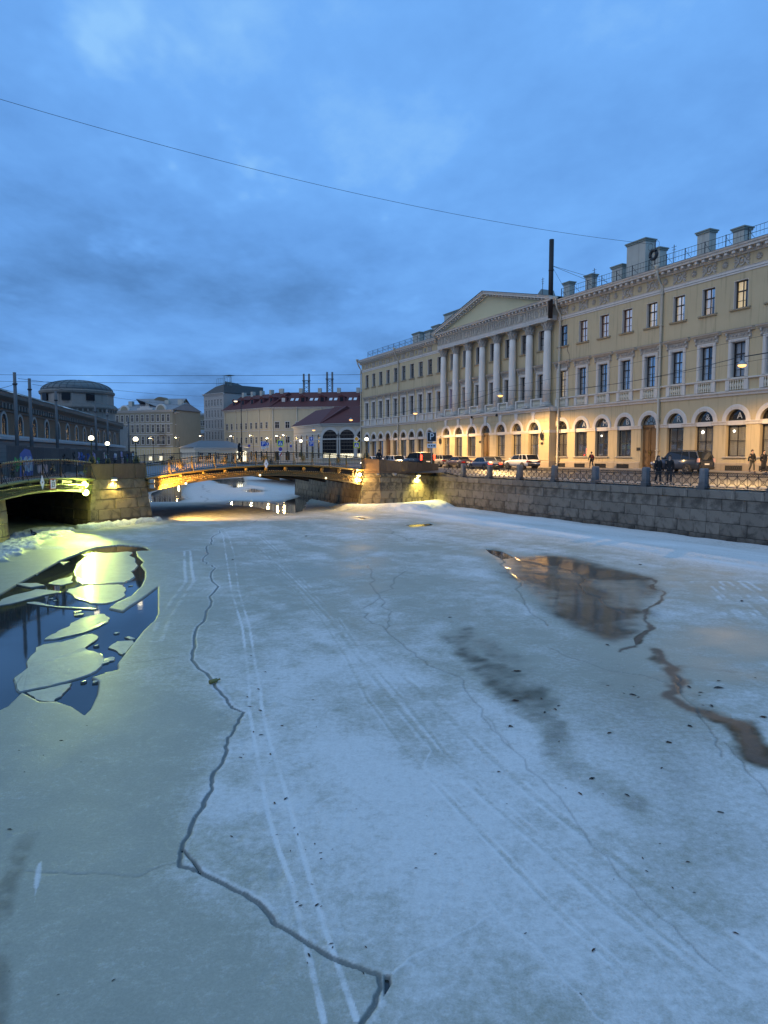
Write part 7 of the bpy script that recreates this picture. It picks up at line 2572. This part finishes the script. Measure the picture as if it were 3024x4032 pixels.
wm = MB(); wm.lathe([(.02, .095), (.06, .10), (.07, .08), (.19, .075), (.215, .10), (.22, .06)], 0, 0, 14)
for k in range(5):
    t = 2 * PI * k / 5
    wm.tube([(.05 * math.cos(t), .05 * math.sin(t), .09), (.2 * math.cos(t), .2 * math.sin(t), .085)], .03, 4)
RIM_ = wm.mesh('rim', RIM)


def car(kind, paint, label, a, b, lights='', yaw=0.0, rearmat=None):
    P_ = {'sedan': dict(L=4.7, W=1.82, belt=.92, roof=1.45, nose=.72, hood=.88, deck=1.02, wf=.95, wr=1.0, rs=(.34, .98), gs=(-1.55, -1.0, .35, 1.15)),
          'suv': dict(L=4.7, W=1.90, belt=1.08, roof=1.68, nose=.85, hood=1.05, deck=1.12, wf=.92, wr=.95, gs=(-2.22, -1.80, .35, 1.05)),
          'big': dict(L=5.3, W=2.04, belt=1.22, roof=1.92, nose=1.02, hood=1.20, deck=1.24, wf=1.0, wr=1.15, gs=(-2.58, -2.30, .55, 1.25))}[kind]
    hl, hw = P_['L'] / 2, P_['W'] / 2
    t_ = thing('parked_car' if 'on' not in lights else 'moving_car', label, 'car', L(a, b, road_z(a, b) + .004), ANG + yaw, 'cars on the palace street')
    zl = .26 if kind == 'sedan' else .34
    bz = P_['belt']
    # body: sections along x (rear -> front)
    g = P_['gs']
    xs = [-hl, -hl + .10, -hl + .45, g[1], g[2] + .3, g[3], hl - .75, hl - .22, hl]
    tops = [bz - .22, bz - .03, P_['deck'] if kind == 'sedan' else bz, bz, bz, bz - .01, P_['hood'] - .06, P_['nose'], P_['nose'] - .22]
    wid = [.86, .95, .99, 1, 1, 1, .985, .93, .78]
    low = [zl + .16, zl + .02, zl, zl, zl, zl, zl, zl + .02, zl + .16]
    mb = MB()
    secs = []
    for x, tz, wk, lz in zip(xs, tops, wid, low):
        h_ = hw * wk
        half = [(h_ * .90, lz), (h_ * .985, lz + .14), (h_, lz + (tz - lz) * .55), (h_ * .975, tz - .07), (h_ * .90, tz - .005), (h_ * .45, tz + .03), (0, tz + .04)]
        sec = [(x, y, z) for y, z in half] + [(x, -y, z) for y, z in half[-2::-1]]
        secs.append(sec)
    n = len(secs[0])
    for s_ in secs:
        mb.v += s_
    for i in range(len(secs) - 1):
        for j in range(n):
            j2 = (j + 1) % n
            mb.f.append((i * n + j, i * n + j2, (i + 1) * n + j2, (i + 1) * n + j))
    mb.f.append(tuple(range(n))); mb.f.append(tuple((len(secs) - 1) * n + j for j in range(n))[::-1])
    body = mb.build('body', paint, t_, True)
    # glasshouse
    rz_ = P_['roof']
    gx = [g[0], g[1], g[2], g[3]]
    gt = [(gx[0], bz - .02, .90, bz - .02), ]
    mb = MB()
    tw = .76 if kind == 'sedan' else .82
    b_ = [(gx[0], hw * .86, bz - .03), (gx[0], -hw * .86, bz - .03), (gx[3], -hw * .88, bz - .03), (gx[3], hw * .88, bz - .03)]
    r0x = gx[1] if kind == 'sedan' else gx[0] + .32
    tp = [(r0x, hw * tw, rz_ - .06), (r0x, -hw * tw, rz_ - .06), (gx[2], -hw * tw, rz_ - .06), (gx[2], hw * tw, rz_ - .06)]
    mb.add(b_ + tp, [(0, 3, 7, 4), (1, 5, 6, 2), (0, 4, 5, 1), (2, 6, 7, 3), (4, 7, 6, 5)])
    gh = mb.build('windows', CGLASS, t_)
    mb = MB()                           # roof skin with a soft crown
    m_ = 6
    for i in range(m_ + 1):
        f = i / m_
        x = r0x - .06 + (gx[2] + .10 - r0x) * f
        z = rz_ - .07 + .07 * math.sin(PI * (.12 + .8 * f))
        for y in (-1.02, -.9, 0, .9, 1.02):
            mb.v.append((x, y * hw * tw, z - (.05 if abs(y) > 1 else (.012 if abs(y) > .5 else 0))))
    for i in range(m_):
        for j in range(4):
            mb.f.append((i * 5 + j, i * 5 + j + 1, (i + 1) * 5 + j + 1, (i + 1) * 5 + j))
    mb.build('roof', paint, t_, True)
    mb = MB()                           # pillars
    def strip(p, q_, w__):
        mb.tube([p, q_], w__, 5)
    for s in (-1, 1):
        strip((gx[3], s * hw * .885, bz - .02), (gx[2], s * hw * (tw + .005), rz_ - .06), .035)
        strip((gx[0], s * hw * .865, bz - .02), (r0x, s * hw * (tw + .005), rz_ - .06), .06)
        midx = (gx[1] + gx[2]) / 2 + .1
        strip((midx, s * hw * .895, bz - .03), (midx - .05, s * hw * (tw + .008), rz_ - .06), .03)
        if kind != 'sedan':
            xx = gx[0] + .95
            strip((xx, s * hw * .885, bz - .03), (xx + .1, s * hw * (tw + .008), rz_ - .06), .05)
    mb.build('pillar', paint, t_)
    for s in (-1, 1):
        for x in (-hl + P_['wr'], hl - P_['wf']):
            k = 1.0 if kind == 'sedan' else (1.1 if kind == 'suv' else 1.2)
            mb = MB(); mb.prism_xz(arc(x, .34 * k, .40 * k, 0, 2 * PI, 18)[:-1], s * (hw - .30) if s > 0 else s * hw - .004, s * hw + .004 if s > 0 else s * (hw - .30)); mb.build('wheel_arch', TRIMB, t_)
            w_ = inst(WHT_, 'wheel', t_, (x, s * (hw - .085), .335 * k), rot=(-s * PI / 2, 0, 0), scale=k)
            inst(RIM_, 'rim', w_)
        mb = MB(); mb.ball((gx[3] - .15, s * (hw + .06), bz + .10), .12, 8, 6, (.6, 1, .75)); mb.build('mirror', paint, t_, True)
        tl = TAILON if 'on' in lights or 'tail' in lights else TAILR
        if kind == 'big':
            mb = MB(); mb.box(-hl + .0, -hl + .16, s * hw * .80 if s > 0 else -hw * .965, hw * .965 if s > 0 else -hw * .80, .98, 1.62 if 'on' in lights else 1.30)
        else:
            mb = MB(); mb.box(-hl - .008, -hl + .22, hw * .50 if s > 0 else -hw * .955, hw * .955 if s > 0 else -hw * .50, bz - .27, bz - .12)
        mb.build('tail_light', tl if kind != 'big' or 'on' in lights else pm('pale_tail_lens', (.55, .35, .33), .2), t_)
        mb = MB(); mb.box(hl - .30, hl - .08, hw * .52 if s > 0 else -hw * .92, hw * .92 if s > 0 else -hw * .52, P_['nose'] - .22, P_['nose'] - .06); mb.build('head_light', HEADON if 'head' in lights else HEADL, t_)
    mb = MB(); mb.box(-hl - .025, -hl + .02, -.27, .27, zl + .42, zl + .54); mb.build('number_plate', PLATE, t_)
    mb = MB(); mb.box(-hl - .03, -hl + .2, -hw * .86, hw * .86, zl + .06, zl + .26); mb.build('bumper', TRIMB, t_)
    for x in (.3, -.75):
        for s in (-1, 1):
            mb = MB(); mb.box(x - .10, x + .10, s * hw - .02, s * hw + .02, bz - .22, bz - .19); mb.build('door_handle', PLATE if kind == 'big' else paint, t_)
    if kind == 'big':
        mb = MB(); mb.quad((-hl - .012, -hw * .74, .55), (-hl - .012, hw * .74, .55), (-hl - .002, hw * .74, bz - .12), (-hl - .002, -hw * .74, bz - .12)); mb.build('tailgate', rearmat or paint, t_)
        for s in (-1, 1):
            mb = MB(); mb.tube([(gx[0] + .5, s * hw * .72, rz_ + .05), (gx[2] - .1, s * hw * .72, rz_ + .05)], .025, 5); mb.build('roof_rail', TRIMB, t_)
    return t_


def paint(nm, col, metal=.3, rough=.3):
    return pm(nm, col, rough, .06, 1.5, .02, 20, metal=metal, coat=.6)


car('big', paint('dark_blue_suv_paint', (.02, .03, .055)), 'big dark blue suv with an amber lit tailgate parked below the letter windows', on_b(2680, 4.6), 4.6)
car('suv', paint('white_suv_paint', (.62, .60, .57), 0), 'white crossover parked before the right end of the portico', on_b(2052, 5.0), 5.0)
car('sedan', paint('grey_blue_sedan_paint', (.10, .11, .14)), 'grey blue saloon with lit tail lights in front of the black saloon', on_b(1905, 9.2), 9.2, 'tail')
car('sedan', paint('black_sedan_paint', (.018, .018, .02)), 'black saloon parked behind the grey blue saloon', on_b(1928, 4.9), 4.9)
car('sedan', paint('dark_plum_sedan_paint', (.07, .045, .045)), 'dark plum saloon parked before the portico door', on_b(1805, 5.6), 5.6)
car('suv', paint('beige_car_paint', (.42, .36, .26)), 'beige car half hidden behind the suv with glowing tail lights', on_b(1732, 5.2), 5.2)
car('big', paint('black_blue_suv_paint', (.022, .030, .038)), 'dark full size suv with tall glowing red tail lights driving toward the bridge', on_b(1645, 12.5), 12.5, 'on')
car('suv', paint('white_hatch_paint', (.66, .66, .66), 0), 'white crossover driving ahead of the dark suv with red lights', on_b(1545, 11.5), 11.5, 'head')
car('sedan', paint('silver_white_sedan_paint', (.68, .68, .70), 0), 'white saloon just past the granite parapet near the bridge lamp', on_b(1470, 15.5), 15.5, 'head')
car('sedan', paint('dark_far_sedan_paint', (.03, .03, .035)), 'dark saloon parked before the left wing of the palace', on_b(1520, 5.0), 5.0)

# ------------------------------------------------------------------ people
SKIN = pm('skin', (.42, .27, .20), .6, .08, 6, .05, 30)
BLK = pm('black_wool_coat', (.012, .012, .014), .9, .2, 8, .3, 60)
DKT = pm('dark_trousers', (.025, .025, .03), .85, .2, 8, .3, 60)
CAMO = pm('mottled_trousers', (.07, .065, .05), .85, .4, 9, .3, 60)
HAIRD = pm('dark_hair', (.02, .014, .010), .7, .2, 20, .4, 80)
REDB = pm('red_rucksack_cloth', (.16, .02, .02), .8, .2, 8, .2, 40)


def skin_obj(name, verts, edges_, radii, mat, parent, root=0, sub=1):
    me_ = bpy.data.meshes.new(name)
    me_.from_pydata(verts, edges_, [])
    bm = bmesh.new(); bm.from_mesh(me_)
    lay = bm.verts.layers.skin.verify()
    bm.verts.ensure_lookup_table()
    for v_, r_ in zip(bm.verts, radii):
        v_[lay].radius = r_ if isinstance(r_, tuple) else (r_, r_)
    bm.verts[root][lay].use_root = True
    bm.to_mesh(me_); bm.free()
    me_.materials.append(mat)
    o = bpy.data.objects.new(name, me_); COL.objects.link(o); o.parent = parent
    m1 = o.modifiers.new('skin', 'SKIN'); m1.use_smooth_shade = True
    m2 = o.modifiers.new('sub', 'SUBSURF'); m2.levels = sub; m2.render_levels = sub
    return o


def person(loc, face, height, label, step=.22, coat_len=.55, arms=(.05, -.05), coat=BLK, legs=DKT, hair='short', bag=None, elbow=0.0, lean=0.0):
    """local +x is where the person faces; step: stride half length"""
    t_ = thing('person', label, 'person', loc, face, 'people on the quay and bridge')
    k = height / 1.75
    S = lambda x, y, z: ((x + lean * z) * k, y * k, z * k)
    V, E_, Rr = [], [], []
    def add(p, r_, link=None):
        V.append(S(*p)); Rr.append(r_ * k if not isinstance(r_, tuple) else (r_[0] * k, r_[1] * k))
        if link is not None:
            E_.append((link, len(V) - 1))
        return len(V) - 1
    pel = add((0, 0, .93), (.13, .11))
    wst = add((0, 0, 1.10), (.12, .10), pel)
    chs = add((.01, 0, 1.32), (.145, .11), wst)
    nkb = add((0, 0, 1.46), (.07, .07), chs)
    nk = add((.01, 0, 1.53), (.052, .052), nkb)
    hd = add((.025, 0, 1.62), (.082, .092), nk)
    add((.03, 0, 1.72), (.070, .078), hd)
    legv, armv = [], []
    for s, st_ in ((1, step), (-1, -step)):
        hip = add((0, s * .09, .90), .095, pel)
        kn = add((st_ * .55 + .04, s * .095, .50), .065, hip)
        bend = -.06 if st_ < 0 else 0
        an = add((st_ + bend, s * .095, .09 + (.05 if st_ < 0 else 0)), .045, kn)
        add((st_ + bend + .14, s * .10, .045 + (.01 if st_ < 0 else 0)), .042, an)
        legv.append((hip, kn, an))
        sh = add((0, s * .18, 1.41), .065, chs)
        sw = arms[0] if s > 0 else arms[1]
        el = add((-.02 + sw * .5, s * .235, 1.12), .05, sh)
        wr = add((sw + elbow, s * .235, .87 + elbow * .6), .036, el)
        hn = add((sw + .02 + elbow * 1.15, s * .235, .79 + elbow * .75), .038, wr)
        for f_ in range(3):
            add((sw + .03 + elbow * 1.25 + .012 * f_, s * (.215 + .018 * f_), .71 + elbow * .85), .012, hn)
        armv.append((sh, el, wr))
    skin_obj('body', V, E_, Rr, SKIN, t_, pel)
    # coat
    cv, ce, cr_ = [], [], []
    def cadd(p, r_, link=None):
        cv.append(p); cr_.append(r_)
        if link is not None:
            ce.append((link, len(cv) - 1))
        return len(cv) - 1
    a0 = cadd(S(0, 0, 1.10), (.155 * k, .135 * k))
    a1 = cadd(S(.01, 0, 1.32), (.175 * k, .14 * k), a0)
    cadd(S(0, 0, 1.50), (.085 * k, .085 * k), a1)
    a2 = cadd(S(0, 0, .92), (.165 * k, .15 * k), a0)
    cadd(S(0, 0, 1.05 - coat_len), ((.17 + .06 * coat_len) * k, (.15 + .06 * coat_len) * k), a2)
    for sh, el, wr in armv:
        q0 = cadd(V[sh], .085 * k, a1); q1 = cadd(V[el], .070 * k, q0); cadd(V[wr], .056 * k, q1)
    skin_obj('coat', cv, ce, cr_, coat, t_, 0)
    cv, ce, cr_ = [], [], []
    a0 = cadd(S(0, 0, .90), (.14 * k, .12 * k))
    for hip, kn, an in legv:
        q0 = cadd(V[hip], .105 * k, a0); q1 = cadd(V[kn], .078 * k, q0); cadd((V[an][0], V[an][1], V[an][2] + .03 * k), .062 * k, q1)
    skin_obj('trousers', cv, ce, cr_, legs, t_, 0)
    for hip, kn, an in legv:
        mb = MB(); x, y, z = V[an]; mb.ball((x + .07 * k, y, z - .03 * k), .07 * k, 8, 6, (1.9, .75, .75)); mb.build('shoe', BLACKP, t_, True)
    mb = MB()
    hx, hy, hz_ = S(.018, 0, 1.665)
    mb.ball((hx - .012 * k, hy, hz_ + .02 * k), .108 * k, 12, 8, (1.0, .93, 1.0 if hair != 'hood' else 1.1))
    if hair in ('long', 'hood'):
        mb.tube([(hx - .05 * k, 0, hz_), (hx - .08 * k, 0, hz_ - .14 * k), (hx - .09 * k, 0, hz_ - .30 * k)], [.09 * k, .10 * k, .07 * k], 8)
    hr = mb.build('hair' if hair != 'hood' else 'hood', HAIRD if hair != 'hood' else coat, t_, True)
    hr.location = (-.028 * k, 0, .012 * k)
    mb = MB(); mb.ball((hx + .095 * k, 0, hz_ - .03 * k), .020 * k, 6, 4); mb.build('nose', SKIN, t_, True)
    if bag is not None:
        mb = MB(); mb.ball((0, 0, 0), .2 * k, 10, 8, (.7, .85, 1.15)); o = mb.build('rucksack', bag, t_, True); o.location = S(-.22, 0, 1.26)
    return t_


def pav(a, b):
    return road_z(a, b) + .10


a_ = on_b(2590, 20.6); person(L(a_, 20.6, pav(a_, 20.6) + .01), ANG + PI * .93, 1.70, 'long haired person in a black coat at the railing looking toward a companion', .10, .5, (.02, .05), hair='long')
a_ = on_b(2634, 20.5); person(L(a_, 20.5, pav(a_, 20.5) + .01), ANG + PI * .75, 1.73, 'person in black with glasses standing at the railing facing the river', .06, .45, (.0, .04), hair='long')
a_ = on_b(2327, 1.7); person(L(a_, 1.7, road_z(a_, 1.7) + .14), ANG - .25, 1.72, 'walker in black carrying a dark red rucksack along the palace wall', .20, .35, (.22, -.10), bag=REDB, lean=.04)
a_ = on_b(2958, 2.9); person(L(a_, 2.9, road_z(a_, 2.9) + .14), ANG + PI - .3, 1.80, 'person in a short black jacket and mottled trousers below the letter windows', .14, .22, (.05, -.12), legs=CAMO, hair='short')
a_ = on_b(3003, 3.0); person(L(a_, 3.0, road_z(a_, 3.0) + .14), ANG + PI - .2, 1.78, 'person in a long black coat walking beside the mottled trousers', .12, .80, (.05, -.05), hair='short')
p = at(1492, 1795, 68.0); a_ = p.x * DIR.x + p.y * DIR.y; b_ = FAC - (p.x * NRM.x + p.y * NRM.y)
person((p.x, p.y, road_z(a_, b_) + .01), ANG, 1.76, 'dark clothed person walking behind the reddish granite parapet', .15, .4, (.1, -.1), hair='short')
# walker on the bridge
bp = face_pt(mA + Vector((md.y, -md.x)) * -6.2, mB_ + Vector((md.y, -md.x)) * -6.2, 944, 0)
tt_ = bp[1]
person((bp[0].x, bp[0].y, 3.96 + 2.96 * tt_ - 2.6 * tt_ * tt_ - .98 - .03), ang_m, 1.74, 'hooded walker in black crossing the long bridge looking at a phone', .30, .5, (.02, .02), hair='hood', elbow=.30, lean=.03)

# ------------------------------------------------------------------ leaves and twigs frozen in
LEAF = pm('dead_brown_leaf', (.055, .030, .016), .8, .4, 20, .3, 60)
LEAF2 = pm('black_wet_leaf', (.016, .014, .012), .6, .4, 20, .3, 60)


def leaf_mesh(seed, m_):
    r_ = random.Random(seed)
    mb = MB()
    n = 9
    out = []
    for i in range(n):
        t = 2 * PI * i / n
        rr = .5 * (1 + .35 * math.cos(2 * t)) * r_.uniform(.7, 1.1)
        out.append((rr * math.cos(t), rr * math.sin(t) * .6, .10 * r_.uniform(.2, 1) + .16 * abs(math.sin(t))))
    mb.add([(0, 0, .04)] + out, [(0, i + 1, (i + 1) % n + 1) for i in range(n)])
    mb.tube([(.5, 0, .1), (.8, .06, .05)], .02, 3)
    return mb.mesh('fallen_leaf', m_)


LM = [leaf_mesh(k, LEAF if k % 2 else LEAF2) for k in range(6)]
spots = []
for crop, pts in ((C6, [(490, 1165), (1580, 1020), (1335, 1055), (1328, 1088), (1437, 1020), (1430, 1005), (1348, 748), (1262, 740), (1282, 825), (1298, 842), (1370, 838), (1388, 845), (1320, 600), (1360, 575), (1437, 598), (1385, 615), (1272, 505), (1287, 533), (1196, 535), (1255, 605), (1000, 543), (1152, 372), (1235, 380), (1052, 190), (1040, 203), (1168, 188), (1165, 225), (1095, 90), (1128, 105), (1218, 65), (1368, 70), (1186, 400), (1540, 425), (350, 222), (265, 130), (82, 172), (187, 193), (105, 265), (42, 513), (375, 64), (1570, 1133), (40, 1125), (252, 1228), (1388, 640)]),
                  (C7, [(900, 293), (1247, 765), (993, 728), (1117, 637), (1455, 440), (1520, 962), (612, 962), (905, 1035), (850, 1223), (530, 403), (495, 265), (975, 97), (1322, 66), (1230, 137), (1200, 248), (847, 360), (1050, 365), (1192, 575), (1436, 530), (222, 620), (138, 680), (185, 455), (1135, 693), (785, 335), (1640, 28), (1645, 1345), (695, 5), (757, 133), (947, 360), (1313, 653), (1340, 785), (545, 68)]),
                  (C5, [(925, 817), (1042, 822), (1297, 823), (1433, 795), (1435, 828), (620, 876), (700, 910), (683, 925), (635, 940), (500, 887), (1540, 428), (1350, 848), (1345, 862), (1360, 907), (1400, 910), (1638, 962), (1300, 1003), (930, 1035), (1205, 1078), (1172, 1195), (852, 1243), (1073, 262), (922, 628), (508, 752), (1040, 860), (1065, 870), (998, 852), (1600, 780), (330, 478), (425, 1212), (478, 1003)]),
                  (C8, [(438, 284), (530, 1083), (705, 1188), (893, 1193), (875, 1047), (537, 806), (577, 988), (587, 1105), (595, 1128), (517, 1030), (550, 1220), (615, 895), (838, 155), (1620, 597)])):
    for x, y in pts:
        spots.append((crop, x, y))
for i, (crop, x, y) in enumerate(spots):
    p = gp(crop[0] + crop[2] * x, crop[1] + crop[2] * y)
    px_ = p.y / FOC
    s = px_ * random.choice((6, 9, 11, 13, 15, 20)) * random.uniform(.8, 1.2) * (1.5 if i in (0, 1, 2, 5) else 1) * (1.4 if crop is C5 else 1)
    j0 = min(NR - 1, int(np.searchsorted(Yr, p.y))); i0 = int(np.argmin(np.abs(X[j0] - p.x)))
    zz = max(float(Z[j0, i0]), -.08)
    o = inst(LM[i % 6], 'fallen_leaf', None, (p.x, p.y, zz + .004), random.uniform(0, 6.28), (s, s, s * .8))
    if crop is C5:
        lab = 'dark dead leaf scattered near the brown meltwater on the ice'
    elif crop is C7:
        lab = 'dark dead leaf on snowy ice between the sledge tracks and the meltwater'
    elif crop is C6 and x < 700:
        lab = 'dark dead leaf on the bare grey ice across the long crack from the ski tracks'
    else:
        lab = 'dark dead leaf lying along the twin pale ski tracks'
    tag(o, lab, 'leaf', lab.replace('dark dead leaf', 'leaves'))

# a bird and a bottle on the ice
p = tr(C8, [(335, 955)])[0]
mb = MB(); mb.tube([(-.10, 0, .05), (.06, 0, .05), (.10, 0, .05), (.15, 0, .05)], [.045, .045, .02, .02], 8)
o = mb.build('bottle', pm('green_brown_bottle', (.16, .15, .04), .15, .2, 6, .05, 20), None, True); o.location = (p[0], p[1], 0); o.rotation_euler = (0, 0, .9)
tag(o, 'small green brown bottle lying in the long crack', 'bottle')
p = gp(134, 2116)
t_ = thing('duck', 'dark duck sitting on the ice before the short arch', 'bird', (p.x, p.y, .10), 2.6)
mb = MB()
mb.tube([(-.28, 0, .13), (-.18, 0, .11), (0, 0, .11), (.14, 0, .14), (.20, 0, .22), (.22, 0, .29), (.27, 0, .31), (.34, 0, .29)], [.02, .08, .115, .09, .05, .055, .045, .015], 8)
mb.build('body', pm('duck_feathers', (.05, .045, .045), .8, .5, 8, .3, 40), t_, True)
mb = MB(); mb.tube([(-.2, .05, .14), (0, .11, .13), (.08, .10, .13)], [.01, .05, .02], 6); mb.tube([(-.2, -.05, .14), (0, -.11, .13), (.08, -.10, .13)], [.01, .05, .02], 6); mb.build('wing', pm('pale_wing', (.4, .4, .4), .8), t_, True)
